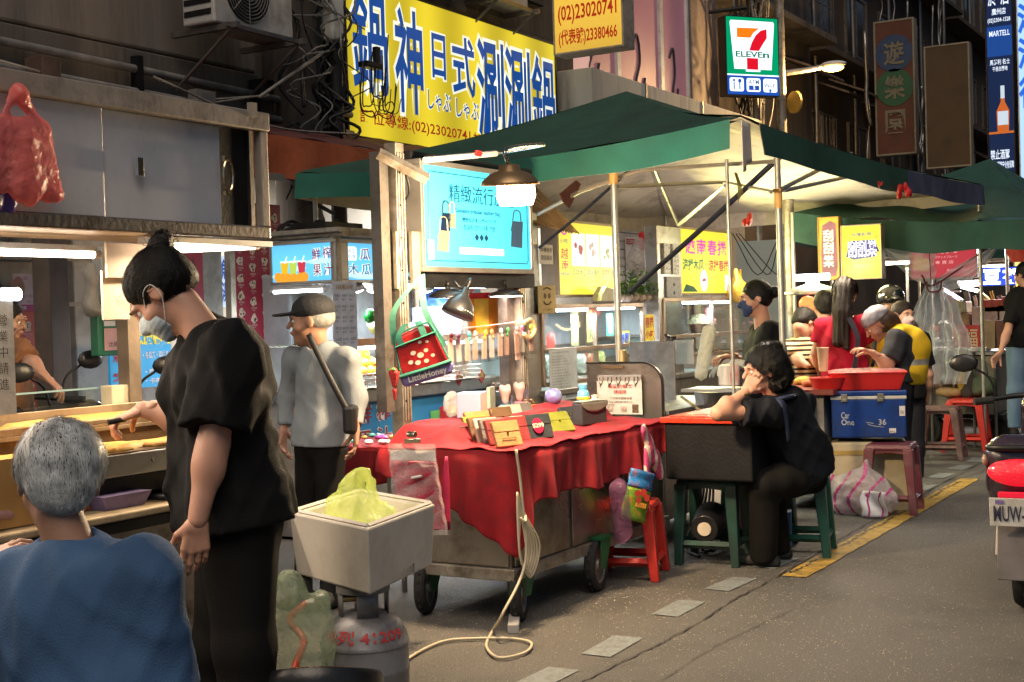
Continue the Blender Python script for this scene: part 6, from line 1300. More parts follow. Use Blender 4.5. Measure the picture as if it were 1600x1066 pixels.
c = onX(1152,455,vx+.03); blob('plastic_bag', [E_(c, (.10,.13,.11)), C(c+A3(0,0,.05), c+A3(0,-.05,.2), .03,.02,.03), C(c+A3(0,0,.05), c+A3(0,.09,.2), .03,.02,.03)], .010, film('yellow_net_film', (.75,.50,.12), .75), disp=folds(.012, 26, 3, axis=A3(0,0,1)), label='yellow net bag hanging right of the magenta lettered sign', cat='bag')
# herbs in shell pots between signs
t = thing('potted_herbs', 'leafy green herbs in pots on top of the left glass case', 'plant', (vx-.1,10.15,1.48))
for k in range(5):
 c = A3(vx-.1,9.86+k*.13,1.49); g = MB(); g.lathe([(.03,0),(.055,.03),(.05,.07),(0,.07)], c, 12); g.build('pot', M('shell_pot', (.35,.24,.2), .5, col2=(.5,.45,.4), sc=50, bump=.8), t, smooth=True)
g = MB(); rg = np.random.RandomState(2)
for i in range(1100):
 c = A3(vx-.06+rg.normal(0,.05), rg.uniform(9.74,10.38), 1.54+abs(rg.normal(0,.08))); a = rg.uniform(0,6.28); d = A3(math.cos(a),math.sin(a),rg.uniform(-.3,.8))*.032; w = nrm(np.cross(d,[0,0,1.]))*.012
 g.quad(c, c+d*.5+w, c+d, c+d*.5-w)
g.build('foliage', M('herb_green', (.09,.20,.04), .5, var=.4, sc=30), t, kind='stuff')
g = MB(); c = A3(vx,9.3,1.49); g.prism([c+A3(0,-.13,0),c+A3(0,.13,0),c+A3(0,.11,.10),c+A3(0,-.02,.12),c+A3(0,-.1,.06)][::-1], (.08,0,0)); g.build('paper_wrap', M('grey_green_paper', (.38,.38,.3), .8, bump=.3), label='folded grey paper bundle lying below the left yellow sign', cat='paper', bevel=.01)
p = onX(853,470,vx+.02); f = Fr(p+A3(0,-.12,-.09), (0,1,0), (0,0,1), .26, .2); g = MB(); f.slab(g, 0,0,1,1,0,.004); o = g.build('tan_card', M('tan_card', (.42,.30,.10), .6), label='tan card with a simple face drawing at the stall column', cat='sign')
g = MB(); f.disc(g, .38,.62,.02,.006); f.disc(g, .62,.62,.02,.006); g.tube([f.P(.3,.42,.007), f.P(.4,.33,.007), f.P(.6,.33,.007), f.P(.7,.42,.007)], .005, 4); g.tube([f.P(.3,.85,.007), f.P(.5,.92,.007), f.P(.7,.85,.007)], .005, 4); g.build('drawing', M('brown_print', (.12,.06,.02), .7), o); letters(o, f, M('brown_print'), [('小心燙手', .2,.08,.8,.18)], .006)
for i, (dy, s_) in enumerate(((0,'營業時間'),(0,'公休'))):
 pass
p = onX(853,402,vx+.02); f = Fr(p+A3(0,-.1,-.05), (0,1,0), (0,0,1), .2, .14); g = MB(); f.slab(g, 0,0,1,1,0,.003); o = g.build('note', paper, label='small white notice high on the stall column left of the yellow sign', cat='notice'); letters(o, f, ink, [('本攤使用', .1,.6,.9,.85), ('環保餐具', .1,.2,.9,.45)], .005)
# posters on the tiled wall
def poster(nm, lb, y0, y1, z0, z1, X, mt): f = Fr((X,y0,z0), (0,1,0), (0,0,1), y1-y0, z1-z0); g = MB(); f.slab(g, 0,0,1,1,-.004,0); return f, g.build(nm, mt, label=lb, cat='poster')
X = -6.585
p = onX(1028,372,X); q = onX(985,450,X)
f, o = poster('truck_poster', 'white poster with a dark vehicle drawing on the tiled wall between the yellow signs', onX(978,400,X)[1], onX(1029,400,X)[1], onX(1000,452,X)[2]-.0, onX(1000,372,X)[2], X, paper)
g = MB(); f.poly(g, [(.1,.12),(.95,.12),(.95,.3),(.75,.42),(.25,.42),(.1,.3)], .002); f.rect(g, .2,.45,.8,.5,.002); g.build('vehicle_print', M('slate_print2', (.12,.14,.15), .7), o); g = MB(); f.rect(g, .02,.86,.98,.97,.002); g.build('red_bar', redink, o); letters(o, f, paper, [('OPEN 0931 XX', .05,.88,.95,.95)], .004); g = MB(); f.rect(g, .35,.12,.65,.35,.004); g.build('box_print', M('pale_print', (.55,.6,.6), .7), o); letters(o, f, ink, [('火車站專用道', .05,.02,.6,.07)], .003)
f, o = poster('no_smoking_poster', 'pale poster with NO and a red prohibition ring above the herbs', onX(985,460,X)[1], onX(1029,460,X)[1], onX(1000,486,X)[2]-.35, onX(1000,458,X)[2]+.05, X, M('pale_blue_poster', (.45,.52,.52), .6))
letters(o, f, ink, [('NO', .55,.72,.76,.9)]+[('禁止吸菸 禁止停車', .55,.62-k*.12,.98,.69-k*.12) for k in range(4)], .003, .03); g = MB(); g.tube([f.P(.87+.09*math.cos(a), .81+.10*math.sin(a), .003) for a in np.linspace(0,6.283,17)], .012, 5, sm=False); g.tube([f.P(.81,.87,.003), f.P(.93,.75,.003)], .01, 5, sm=False); g.build('ring_print', redink, o)
q = onX(998,400,X+.3); blob('plastic_bag', [C(q+A3(0,0,.15), q+A3(0,0,-.05), .06,.14,.05), E_(q+A3(0,0,-.2), (.05,.06,.12))], .02, film('clear_hanging_film', (.65,.6,.58), .45), disp=folds(.02, 12, 4, axis=A3(0,0,1)), label='clear plastic bag hanging in front of the vehicle poster', cat='bag')
q = onX(1008,377,X+.3); g = MB(); g.box(q, (.1,.16,.2)); g.build('red_pack', M('bright_red_plastic'), label='small red pack hanging above the vehicle poster', cat='pack', bevel=.02)
# side panel and cooking boxes of the stall
t = thing('stove_cart', 'steel cooking cart with rounded side panel, hook rail and notice', 'cart', (-3.55,7.8,0))
def ypan(u0, v0, u1, v1, Y, mt, nm, depth=.03, par=t, bev=.003, rnd=0):
 p = onY(u0, v1, Y); q = onY(u1, v0, Y); z0, z1 = min(p[2],q[2]), max(p[2],q[2]); x0, x1 = p[0], q[0]; P = [(x0,z0),(x1,z0)]
 if rnd: P += [(x1-rnd+rnd*math.cos(a), z1-rnd+rnd*math.sin(a)) for a in np.linspace(0, math.pi/2, 10)]
 else: P += [(x1,z1)]
 P += [(x0,z1)]; g = MB(); g.prism([(x, Y, z) for x, z in P], (0,depth,0)); return g.build(nm, mt, par, bevel=bev), (x0,x1,z0,z1)
o, (px0,px1,pz0,pz1) = ypan(920,566,1034,700,7.30,M('warm_steel_panel'), 'side_panel', rnd=.13)
g = MB(); g.tube([(px0,7.295,pz1),(px1-.13,7.295,pz1)]+[(px1-.13+.13*math.cos(a),7.295,pz1-.13+.13*math.sin(a)) for a in np.linspace(math.pi/2,0,8)]+[(px1,7.295,pz0)], .006, 6, sm=False); g.build('panel_edge', black, t)
fh = Fr(onY(935,600,7.285)*A3(1,0,1)+A3(0,7.285,0), (1,0,0), (0,0,1), onY(1003,590,7.285)[0]-onY(935,590,7.285)[0], onY(960,586,7.285)[2]-onY(960,600,7.285)[2])
g = MB(); fh.slab(g, 0,0,1,1,0,.008); hr = g.build('hook_rail', M('pale_steel', (.55,.52,.48), .35, .8), t, bevel=.002)
for k in range(5):
 x = .09+k*.2; g = MB(); g.tube([fh.P(x-.04,.8,.012), fh.P(x-.04,.3,.015), fh.P(x,-.05,.02), fh.P(x+.04,.3,.015), fh.P(x+.04,.8,.012)], .0035, 6, 4); g.cyl(fh.P(x,.05,.015), fh.P(x,-.25,.03), .003, n=6); g.build('hook', M('dark_chrome', (.25,.22,.2), .25, 1.), hr, smooth='auto')
fn_ = Fr(onY(934,647,7.27)*A3(1,0,1)+A3(0,7.27,0), (1,0,0), (0,0,1), onY(1004,620,7.27)[0]-onY(934,620,7.27)[0], onY(970,600,7.27)[2]-onY(970,652,7.27)[2])
g = MB(); fn_.slab(g, 0,0,1,1,-.003,0); nt_ = g.build('notice', M('ivory_notice', (.60,.55,.50), .5), label='ivory notice with red and black handwriting hung from the hook rail', cat='notice')
letters(nt_, fn_, redink, [('親愛的顧客', .25,.78,.80,.90), ('請排隊', .38,.60,.66,.73)], .002, .01); letters(nt_, fn_, M('brown_print'), [('下班後有開機音響', .28,.44,.78,.52), ('一份,一份做沒關係,請不催,等太久', .12,.33,.80,.40), ('歡迎預訂', .2,.25,.4,.31)], .002)
g = MB(); fn_.rect(g, .22,.06,.36,.24,.002); fn_.rect(g, .52,.06,.66,.24,.002); g.build('photo_print', M('food_photo', (.4,.3,.25), .5, var=.6, sc=60), nt_); g = MB(); fn_.rect(g, .78,.05,.92,.30,.002); g.build('portrait_print', M('dark_photo', (.12,.07,.04), .5, var=.6, sc=60), nt_)
g = MB(); q = onY(958,574,7.29); g.b2((q[0]-.07,7.285,q[2]-.008),(q[0]+.07,7.298,q[2]+.008)); g.build('name_plate', brown, t)
g = MB(); g.b2((px0,7.34,.15),(px1-.02,8.6,.74)); g.build('cart_body', steel_d, t, bevel=.006)
g = MB(); g.b2((px0-.05,7.34,.78),(px1+.02,8.7,.81)); g.build('work_top', steel, t, bevel=.004)
ypan(986,533,1053,640,8.25,M('bluish_steel', (.33,.35,.36), .4, .9, dirt=(.2,.2,.2)), 'wind_shield', .02); ypan(1052,531,1083,570,8.6,M('bluish_steel'), 'rear_shield', .02)
q = onY(1052,530,8.3); g = MB(); g.cyl(q+A3(0,-.03,0), q+A3(0,-.03,.02), .035, n=14); g.cyl(q, q+A3(.0,-.12,.03), .012, n=8); g.build('pot_handle', blackp, t, smooth='auto')
g = MB(); c = onY(1120,625,8.0); g.lathe([(.13,-.10),(.14,0),(.145,.005)], c+A3(0,0,.05), 28); pt_ = g.build('stock_pot', steel, t, thick=.003, smooth='auto'); g = MB(); g.cyl(c-A3(0,0,.03), c+A3(0,0,.02), .125, n=28); g.build('broth', M('pale_broth', (.5,.48,.35), .2), pt_)
g = MB(); g.b2(onY(1085,615,8.1)-A3(.0,0,.15), onY(1110,615,8.4)+A3(.12,0,0)); g.build('burner_box', M('dark_enamel', (.03,.02,.02), .3), t, bevel=.01)
c = onY(1050,640,7.8); blob('noodles', [E_(c+A3(-.02,0,0), (.12,.12,.035))], .009, M('pale_green_noodles', (.42,.45,.25), .6, var=.5, sc=60, bump=1), disp=crumple(.012, 60), label='heap of pale green shreds on the cooking cart top', cat='food')
g = MB(); a = onY(1065,620,7.75); b = onY(1108,652,7.7); g.tube([a, b], .022, 4, sm=False, flat=.35); g.build('tray', M('dark_tray', (.05,.04,.03), .4, col2=(.45,.38,.22), sc=20), label='dark oblong tray lying slanted beside the noodles', cat='tray')
for i, (u, w, mt, lb_) in enumerate(((1135,.05,M('milky_jar', (.55,.52,.48), .4),'milky plastic jar right of the pot'), (1148,.035,M('red_white_tin', (.5,.08,.06), .4, col2=(.6,.55,.5), sc=20),'red and white tin beside the milky jar'))):
 c = onY(u, 602, 8.1); g = MB(); g.lathe([(w,0),(w,.11),(w*.8,.13),(0,.13)], c, 16); g.build('jar', mt, smooth='auto', label=lb_, cat='jar')
g = MB(); q = onY(1135,606,8.1); g.b2((q[0]-.25,7.95,q[2]-.02),(q[0]+.15,8.25,q[2])); g.build('side_shelf', steel, t)
# the green tent
t = thing('market_tent', 'dark green market tent with white lining on poles over the stalls', 'tent', (-4.25,8.95,0))
A_ = A3(-2.76,7.32,2.50); C_ = A3(-2.60,13.2,2.50); B_ = A3(-5.92,7.20,2.42); D_ = A3(-5.6,12.7,2.38); T_ = A3(-4.25,8.95,3.02)
def sag(a, b, k, s): return a+(b-a)*k-A3(0,0,s*4*k*(1-k))
def panel_pt(a, b, sg):
 def f(u, v):
  e = sag(a, b, u, sg); p = e+(T_-e)*v; w = math.sin(math.pi*v)*.05; return p-A3(0,0,w+.012*math.sin(u*17+v*5)*(1-v))
 return f
sides = ((A_,B_,.09,'front'),(C_,A_,.05,'road'),(B_,D_,.06,'wall'),(D_,C_,.05,'rear'))
for a, b, sg, nm in sides:
 g = MB(); g.grid(panel_pt(a, b, sg), 36, 16); g.build('roof_panel', green_c, t, smooth=True)
 g = MB(); f_ = panel_pt(a, b, sg); g.grid(lambda u, v: f_(u, v)-A3(0,0,.018+.006*math.sin(u*23+v*11)), 36, 16); g.build('lining', liner, t, smooth=True)
valm = M('bright_green_valance', (.012,.12,.085), .7, var=.2, sc=4, bump=.25, bsc=120)
for (a, b, sg, nm), mt, hh in zip(sides, (valm, green_c, green_c, green_c), (.17,.185,.17,.15)):
 if nm == 'rear': hh = .15
 o_ = nrm(np.cross([0,0,1.], b-a)); o_ = o_ if np.dot(o_, (a+b)/2-A3(-4.25,8.95,2.5)) > 0 else -o_
 u0 = .02 if nm == 'front' else 0.; u1 = .955 if nm == 'road' else 1.
 fn2 = lambda u, v: sag(a, b, u0+(u1-u0)*u, sg)+o_*(.012+.02*math.sin(u*21)*v+.012*v)-A3(0,0,hh*v*(1+.06*math.sin(u*13)))
 if nm == 'road': g = MB(); g.grid(lambda u, v: fn2(.455*u, v), 30, 6); g.build('valance', M('slate_tarp', (.05,.055,.10), .6, var=.3, sc=4, bump=.4), t, smooth=True); g = MB(); g.grid(lambda u, v: fn2(.455+.545*u, v), 40, 6); g.build('valance', mt, t, smooth=True)
 else: g = MB(); g.grid(fn2, 70, 6); g.build('valance', mt, t, smooth=True)
 g = MB(); g.grid(lambda u, v: fn2(u, v)-o_*.008, 70, 6); g.build('valance_lining', liner, t, smooth=True)
g = MB(); g.grid(lambda u, v: A_+A3(.015-.03*u,-.03+.22*u,-.02-.30*v*(1-.3*u))+A3(0,.03*math.sin(u*9)*v,0), 14, 8); g.build('corner_flap', liner, t, smooth=True, thick=.003)
polem = M('pale_pole', (.42,.41,.36), .4, .6, var=.15, sc=12); colm = M('amber_collar', (.55,.33,.10), .5)
def pole(x, y, z1, r=.017, collar=None, b=None):
 b = b or (x+.01, y)
 g = MB(); g.cyl((b[0],b[1],0), (x,y,z1), r, n=14); o = g.build('pole', polem, t, smooth='auto')
 if collar: g = MB(); g.cyl((x,y,collar-.06), (x,y,collar+.04), r*1.35, n=14); g.box((x,y,collar+.05), (.05,.05,.02)); g.build('collar', colm, o, smooth='auto')
p1 = onX(958,262,-3.60); pole(-3.60, p1[1], p1[2]+.05, .021, p1[2]-.04)
g = MB(); q = onX(972,560,-3.58); g.cyl(q-A3(0,0,.02), q+A3(0,0,.05), .03, n=12); g.tube([q+A3(.0,.03,.04), q+A3(0,.07,.02), q+A3(0,.06,-.08), q+A3(0,.02,-.05)], .008, 6); g.build('pole_clamp', M('brass_clamp', (.45,.36,.18), .4, .7), t, smooth='auto')
p2 = onX(1213,200,-2.78); pole(-2.78, p2[1], 2.45, .019, onX(1214,310,-2.78)[2])
p3 = onX(1136,275,-3.0); pole(-3.0, p3[1], p3[2]+.1, .011)
pole(-5.85,7.3,2.42,.017); pole(-5.58,12.6,2.38,.017); pole(-2.62,13.12,2.48,.017)
for a, b in ((onX(965,292,-3.6), onX(1130,285,-3.4)), (onX(1130,285,-3.4), onX(1205,300,-2.78)), (onX(1060,352,-4.3), onX(1133,290,-3.1)), (onX(1220,296,-2.78), onX(1330,240,-2.75)), (onX(1225,298,-2.78), onX(1345,272,-2.7)), (onX(905,300,-3.9), onX(1000,266,-3.5)), (onX(1000,266,-3.5), onX(1215,252,-2.78)), (onX(840,335,-4.4), onX(905,300,-3.9)), (T_-A3(0,0,.08), onX(1060,352,-4.3))):
 g = MB(); g.tube([a, b], .014, 6, sm=False); g.build('truss_bar', polem, t)
def strap(a, b, w, lb):
 g = MB(); a = np.asarray(a); b = np.asarray(b); g.ribbon([a, (a+b)/2-A3(0,0,.01), b], nrm(np.cross(b-a, ray(1000,400)))*w, .003); g.build('tie_strap', M('navy_webbing', (.015,.018,.035), .7, sc=40), label=lb, cat='strap', smooth=True)
strap(onX(1219,245,-2.78), onX(982,458,-4.2), .035, 'long navy strap running diagonally from the tent corner down to the herbs')
strap(onX(988,262,-3.6), onX(842,388,-4.5), .02, 'shorter dark strap slanting down left in front of the left yellow sign')
q = onX(1150,275,-3.0); g = MB()
for k in range(4): g.ribbon([q+A3(0,-.02+k*.01,.02), q+A3(.01,.0+k*.02,-.06), q+A3(0,.03+k*.025,-.16+.02*k)], A3(0,.014,0), .002)
g.build('yellow_ribbon', M('straw_ribbon', (.55,.45,.12), .6), t, smooth=True)
for i, (u, v, X) in enumerate(((1164,348,-4.0),(1414,300,-2.6),(1375,287,-2.6))):
 q = onX(u, v, X); g = MB(); rg = np.random.RandomState(i); s_ = (1,1,.35)[i]
 for k in range(5): g.ell(q+rg.normal(0,.022*s_,3), (.02*s_,.05*s_,.035*s_), 8, Rx(rg.uniform(-1,1)))
 g.build('red_knot', M('red_ribbon', (.5,.02,.02), .6), label=('torn red ribbon on the tent lining near the cook', 'torn red ribbon under the right tent edge', 'tiny red thread on the tent edge left of the ribbon')[i], cat='ribbon', smooth=True)
q = onX(888,305,-4.0); g = MB(); g.prism([q+A3(0,-.12,.0), q+A3(0,.1,.1), q+A3(0,.16,.08), q+A3(0,.0,-.08), q+A3(0,-.08,-.05)][::-1], (.01,0,0)); g.build('maroon_flap', M('maroon_canvas', (.07,.015,.015)), label='maroon cloth scrap hanging under the tent left of the pole', cat='cloth')
q0 = onX(740,330,-4.6); t2_ = thing('bamboo_blind', 'old bamboo awning edge behind the big hanging lamp', 'awning', (-5.0,8.3,2.1))
for k in range(14):
 a = onX(812+k*4.5, 340-k*2.5, -4.75); b = onX(812+k*4.5+10, 340+k*1.2+8, -4.75); g = MB(); g.tube([a+A3(-.2,0,.1), b+A3(.1,.05,-.02)], .012, 5, sm=False); g.build('slat', wood, t2_)
# second, farther tent on the right
t = thing('market_tent', 'second dark green tent farther along the street at the right', 'tent', (-2.6,14.4,0))
a = A3(-4.15,12.3,2.30); b = A3(-1.9,12.9,2.15); c = A3(-1.9,17.5,2.3); d = A3(-4.4,17.5,2.3); T2 = A3(-2.9,15.2,2.95)
for e0, e1 in ((a,b),(b,c),(c,d),(d,a)):
 g = MB(); g.grid(lambda u, v: (sag(e0,e1,u,.07)*(1-v)+T2*v)-A3(0,0,.05*math.sin(math.pi*v)+.03*math.sin(u*14)*(1-v)), 30, 10); g.build('roof_panel', green_c, t, smooth=True)
 g = MB(); g.grid(lambda u, v: sag(e0,e1,u,.07)-A3(0,0,.27*v+.02*math.sin(u*15)*v)+nrm(np.cross(e1-e0,[0,0,1.]))*(.02*math.sin(u*23)*v+.01), 50, 6); g.build('valance', green_c, t, smooth=True)
for p in (a, b, c, d): g = MB(); g.cyl((p[0],p[1],0), (p[0],p[1],p[2]), .018, n=10); g.build('pole', polem, t, smooth='auto')
g = MB(); q = onY(1236,470,12.4); g.cyl((q[0],12.4,0),(q[0],12.4,2.5), .05, n=12); g.build('post', galv, label='grey drain post right of the standing cook under the tent', cat='post', smooth='auto')
# stools
def stool(name, lb, x, y, mat, rz=0., h=.46, w=.30, wb=.36, cross=True):
 """square plastic stool: dished seat, four splayed channel legs, low stretchers"""
 t = thing(name, lb, 'stool', (x,y,0), None, rz); R = Rz(rz); o = A3(x,y,0)
 T = lambda p: R@np.asarray(p, float)+o
 g = MB(); a = w/2; g.add([T(p) for p in [(-a,-a,h-.035),(a,-a,h-.035),(a,a,h-.035),(-a,a,h-.035),(-a+.012,-a+.012,h),(a-.012,-a+.012,h),(a-.012,a-.012,h),(-a+.012,a-.012,h)]], [(3,2,1,0),(4,5,6,7)]+[(i,(i+1)%4,4+(i+1)%4,4+i) for i in range(4)]); g.build('seat', mat, t, bevel=.01)
 for sx in (-1,1):
  for sy in (-1,1):
   g = MB(); tp = A3(sx*(a-.03), sy*(a-.03), h-.03); bt = A3(sx*(wb/2-.02), sy*(wb/2-.02), 0); V = []
   for p, k in ((bt,.022),(tp,.034)): V += [T(p+A3(dx*k,dy*k,0)) for dx, dy in ((-1,-1),(1,-1),(1,1),(-1,1))]
   g.add(V, [(3,2,1,0),(4,5,6,7)]+[(i,(i+1)%4,4+(i+1)%4,4+i) for i in range(4)]); g.build('leg', mat, t, bevel=.006)
 k = (wb/2-.02)*.72+(a-.03)*.28; zc = h*.24; g = MB()
 for (p, q) in (((-k,-k),(k,-k)),((k,-k),(k,k)),((k,k),(-k,k)),((-k,k),(-k,-k))):
  p = T((*p,zc)); q = T((*q,zc)); g.tube([p, q], .022, 4, sm=False)
 g.build('stretcher', mat, t)
 g = MB(); z = h-.06; k = a-.02
 for (p, q) in (((-k,-k),(k,-k)),((k,-k),(k,k)),((k,k),(-k,k)),((-k,k),(-k,-k))):
  p = A3(*p,z); q = A3(*q,z); m_ = (p+q)/2; g.prism([T(p+A3(0,0,.03)), T(q+A3(0,0,.03)), T(q-A3(0,0,.04)), T(q*.72+m_*.28-A3(0,0,.005)), T(m_+A3(0,0,.006)), T(p*.72+m_*.28-A3(0,0,.005)), T(p-A3(0,0,.04))], R@(nrm(A3(-(m_[0]),-(m_[1]),0))*.006))
 g.build('apron', mat, t); return t
pg = M('dark_green_plastic', (.012,.045,.035), .38, var=.2, sc=10, bump=.08, dirt=(.02,.035,.03)); pgl = M('teal_green_plastic', (.015,.09,.065), .35, var=.2, sc=10, bump=.08)
pr = M('stool_red', (.50,.03,.02), .4, var=.15, sc=8, bump=.08); pm = M('stool_plum', (.14,.03,.045), .38, var=.2, sc=8, bump=.08, dirt=(.2,.1,.1), dsc=6); pmd = M('dusty_maroon', (.13,.06,.055), .6, var=.25, sc=10, bump=.2, dirt=(.22,.15,.13), dsc=8)
stool('stool', 'dark green plastic stool carrying the left half of the black box', -2.86, 7.0, pg, .12, h=.48, w=.34)
stool('stool', 'dark green plastic stool under the far side of the black box', -2.80, 7.55, pg, .0, h=.48, w=.32)
stool('stool', 'teal green plastic stool the woman with wavy hair sits on', -2.50, 7.42, pgl, .2, h=.45)
stool('stool', 'bright red plastic stool behind the cart wheel', -3.12, 6.46, pr, .25, h=.40)
stool('stool', 'glossy plum plastic stool in front of the blue cooler', -2.42, 9.10, pm, .1, h=.47, w=.31)
stool('stool', 'dusty maroon plastic stool standing behind on the right', -2.85, 12.4, pmd, .1, h=.47, w=.32, wb=.42)
stool('stool', 'orange red plastic stool behind the dusty maroon one', -2.78, 13.15, pr, .05, h=.49, w=.32, wb=.42)
# black box with red lid
A = onZ(1163,668,.79); Bl = onZ(1037,660,.79)
t = thing('black_box', 'big black wrapped box with a red plastic lid standing on green stools', 'box', (-2.75,6.9,.49))
bx = M('black_tape_wrap', (.007,.007,.008), .6, var=.3, sc=5, bump=.2, bsc=70, spec=.2)
g = MB(); g.b2((-3.02,6.72,.485),(-2.52,7.42,.80)); g.build('body', bx, t, bevel=.012)
g = MB(); g.b2((-3.035,6.70,.795),(-2.505,7.44,.825)); g.b2((-3.0,6.74,.825),(-2.54,7.40,.832)); g.build('lid', M('translucent_red_lid', (.55,.035,.015), .28, var=.15, sc=7, bump=.2, coat=.4), t, bevel=.01)
g = MB(); g.b2((-2.95,6.85,.833),(-2.6,7.3,.8345)); g.build('paper_sheet', M('smudged_paper', (.5,.35,.32), .4, var=.4, sc=8), t)
c = A3(-2.86,6.98,.2); t = thing('blower', 'black blower with round white end cap under the dark green stool', 'machine', (c[0],c[1],0))
g = MB(); g.cyl(c+A3(.0,-.12,0), c+A3(-.05,.12,.02), .075, .10, 24); g.build('motor', blackp, t, smooth='auto', bevel=.004); g = MB(); g.cyl(c+A3(.001,-.125,0), c+A3(0,-.119,0), .038, n=20); g.build('cap', M('cream_cap', (.55,.48,.38), .5), t)
for k, (dx, col) in enumerate(((.12,(.1,.25,.5)),(-.1,(.4,.1,.12)))): g = MB(); g.box((-2.75+dx,7.45,.13+.05*k), (.12,.12,.2), .3+k); g.build('carton', M('carton_%d' % k, col, .5, sc=9), label='%s carton stored under the black box' % ('blue','dull red')[k], cat='box', bevel=.004)
g = MB(); g.box((-3.3,8.1,.35), (.35,.3,.35), .2); g.build('carton', white_p, label='white carton below the cooking cart', cat='box', bevel=.005)
for k in range(4): g = MB(); g.tube([(-3.05+.02*k,7.3,.65),(-3.0,7.2+.05*k,.35),(-3.1+.05*k,7.15,.05),(-2.95,7.0+.1*k,.02)], .008, 5); g.build('cable', cable, label='dark cable hanging behind the black box', cat='cable', group='cables behind the black box', smooth=True)
# cooler, tub, foam box
cy_ = rad(18); o = A3(-2.61,9.22,-.03); R = Rz(cy_); L = lambda x, y, z: o+R@A3(x,y,z)
t = thing('cooler_box', 'blue cooler box with white band and latches under the red tub', 'cooler', L(0,0,.5))
blu = M('cooler_blue', (.006,.045,.24), .35, var=.12, sc=6, bump=.06, dirt=(.01,.03,.12), dsc=4)
g = MB(); g.box(L(0,0,.665), (.49,.30,.27), cy_); g.build('body', blu, t, bevel=.012)
g = MB(); g.box(L(0,0,.805), (.50,.31,.022), cy_); g.build('band', M('cooler_white', (.6,.6,.56), .5), t, bevel=.004)
g = MB(); g.box(L(0,0,.835), (.505,.315,.035), cy_); g.build('lid', blu, t, bevel=.008)
for x in (-.16,.08): g = MB(); g.box(L(x,-.165,.805), (.042,.014,.055), cy_); g.box(L(x,-.172,.79), (.035,.008,.02), cy_); g.build('latch', M('dull_latch', (.25,.24,.2), .4, .6), t, bevel=.003)
fc = Fr(L(-.245,-.152,.53), R@A3(1,0,0), (0,0,1), .49, .27); pw = M('worn_white_print', (.5,.52,.55), .6)
letters(t, fc, pw, [('Car', .13,.50,.24,.66), ('One', .13,.33,.30,.48), ('36', .63,.33,.73,.47)], .003, .01)
g = MB(); g.tube([fc.P(.48,.36,.003), fc.P(.55,.31,.003), fc.P(.7,.27,.003)], .0018, 4); g.tube([fc.P(.46,.4,.003), fc.P(.56,.37,.003)], .0018, 4); g.build('scratch_print', pw, t)
g = MB(); fc.slab(g, .91,.55,.985,.80,0,.003); fc.slab(g, .77,.12,.86,.24,0,.002); g.build('sticker', paper, t); letters(t, fc, ink, [('▣', .925,.6,.97,.68), ('PFG', .78,.13,.85,.18)], .005)
t = thing('tub', 'red rectangular basin covered with plastic film on the blue cooler', 'tub', L(0,0,.853))
g = MB(); w0, d0, w1, d1, h = .42,.26,.50,.33,.115; b = .854
V = [L(x*w0/2,y*d0/2,b) for x, y in ((-1,-1),(1,-1),(1,1),(-1,1))]+[L(x*w1/2,y*d1/2,b+h) for x, y in ((-1,-1),(1,-1),(1,1),(-1,1))]+[L(x*(w1/2-.012),y*(d1/2-.012),b+h) for x, y in ((-1,-1),(1,-1),(1,1),(-1,1))]+[L(x*(w0/2-.008),y*(d0/2-.008),b+.02) for x, y in ((-1,-1),(1,-1),(1,1),(-1,1))]
g.add(V, [(3,2,1,0),(12,13,14,15)]+[(k*4+i,k*4+(i+1)%4,k*4+4+(i+1)%4,k*4+4+i) for k in range(3) for i in range(4)]); g.build('basin', M('bright_red_plastic'), t, bevel=.006)
g = MB(); g.box(L(0,0,b+h+.005), (.52,.35,.012), cy_); g.build('rim', M('bright_red_plastic'), t, bevel=.005)
blob('film', [E_(L(0,0,b+h+.012), (.26,.17,.018), R=R)], .007, film('clear_pink_film', (.65,.5,.5), .5), t, disp=crumple(.008, 60))
blob('noodles', [E_(L(0,.02,b+h-.005), (.2,.12,.02), R=R)], .008, M('pale_noodles', (.5,.48,.3), .6, var=.4, sc=60, bump=1), t, disp=crumple(.006, 70))
g = MB(); g.box(L(0,.02,.265),(.50,.34,.47),cy_); t = g.build('foam_box', M('yellowed_foam', (.5,.43,.28), .8, var=.15, sc=5, bump=.2, dirt=(.38,.28,.12), dsc=3), label='yellowed foam box standing on the road under the blue cooler', cat='box', bevel=.012)
g = MB(); g.box(L(0,.02,.43),(.51,.35,.03),cy_); g.build('lid_groove', M('amber_tape', (.4,.28,.08), .5), t)
# striped bag
c = onZ(1345,808,.0); c[1] += .1
bagf = film('striped_bag_film', (.72,.66,.68), .72, .25, 26)
t = thing('striped_bag', 'big clear bag with pink stripes standing on the road before the plum stool', 'bag', (c[0],c[1],0))
dsp = lambda P: crumple(.018, 17, 6)(P)+folds(.010, 22, 4)(P)
V, Q = sdf_mesh([E_(c+A3(-.02,.02,.14), (.20,.15,.16)), C(c+A3(-.14,0,.08), c+A3(-.16,0,.22), .09,.04,.05), C(c+A3(.0,0,.22), c+A3(.02,0,.36), .08,.02,.04), C(c+A3(-.2,0,.2), c+A3(-.22,0,.27), .03,.015,.03), E_(c+A3(.1,.0,.1), (.12,.12,.11))], .009, dsp, clip=lambda P: .004-P[:,2])
fc_ = (np.abs(np.mod(V[Q].mean(1)[:,0]*1.0+.05*np.sin(V[Q].mean(1)[:,2]*16), .11)-.055) < .011).astype(int)
me_o = fast_mesh('bag_body', [(V, Q)], [bagf, M('magenta_stripe', (.42,.05,.20), .35, var=.15, bump=.2)], t); me_o.data.polygons.foreach_set('material_index', fc_.astype(np.int32)) if len(me_o.data.polygons) == len(fc_) else None
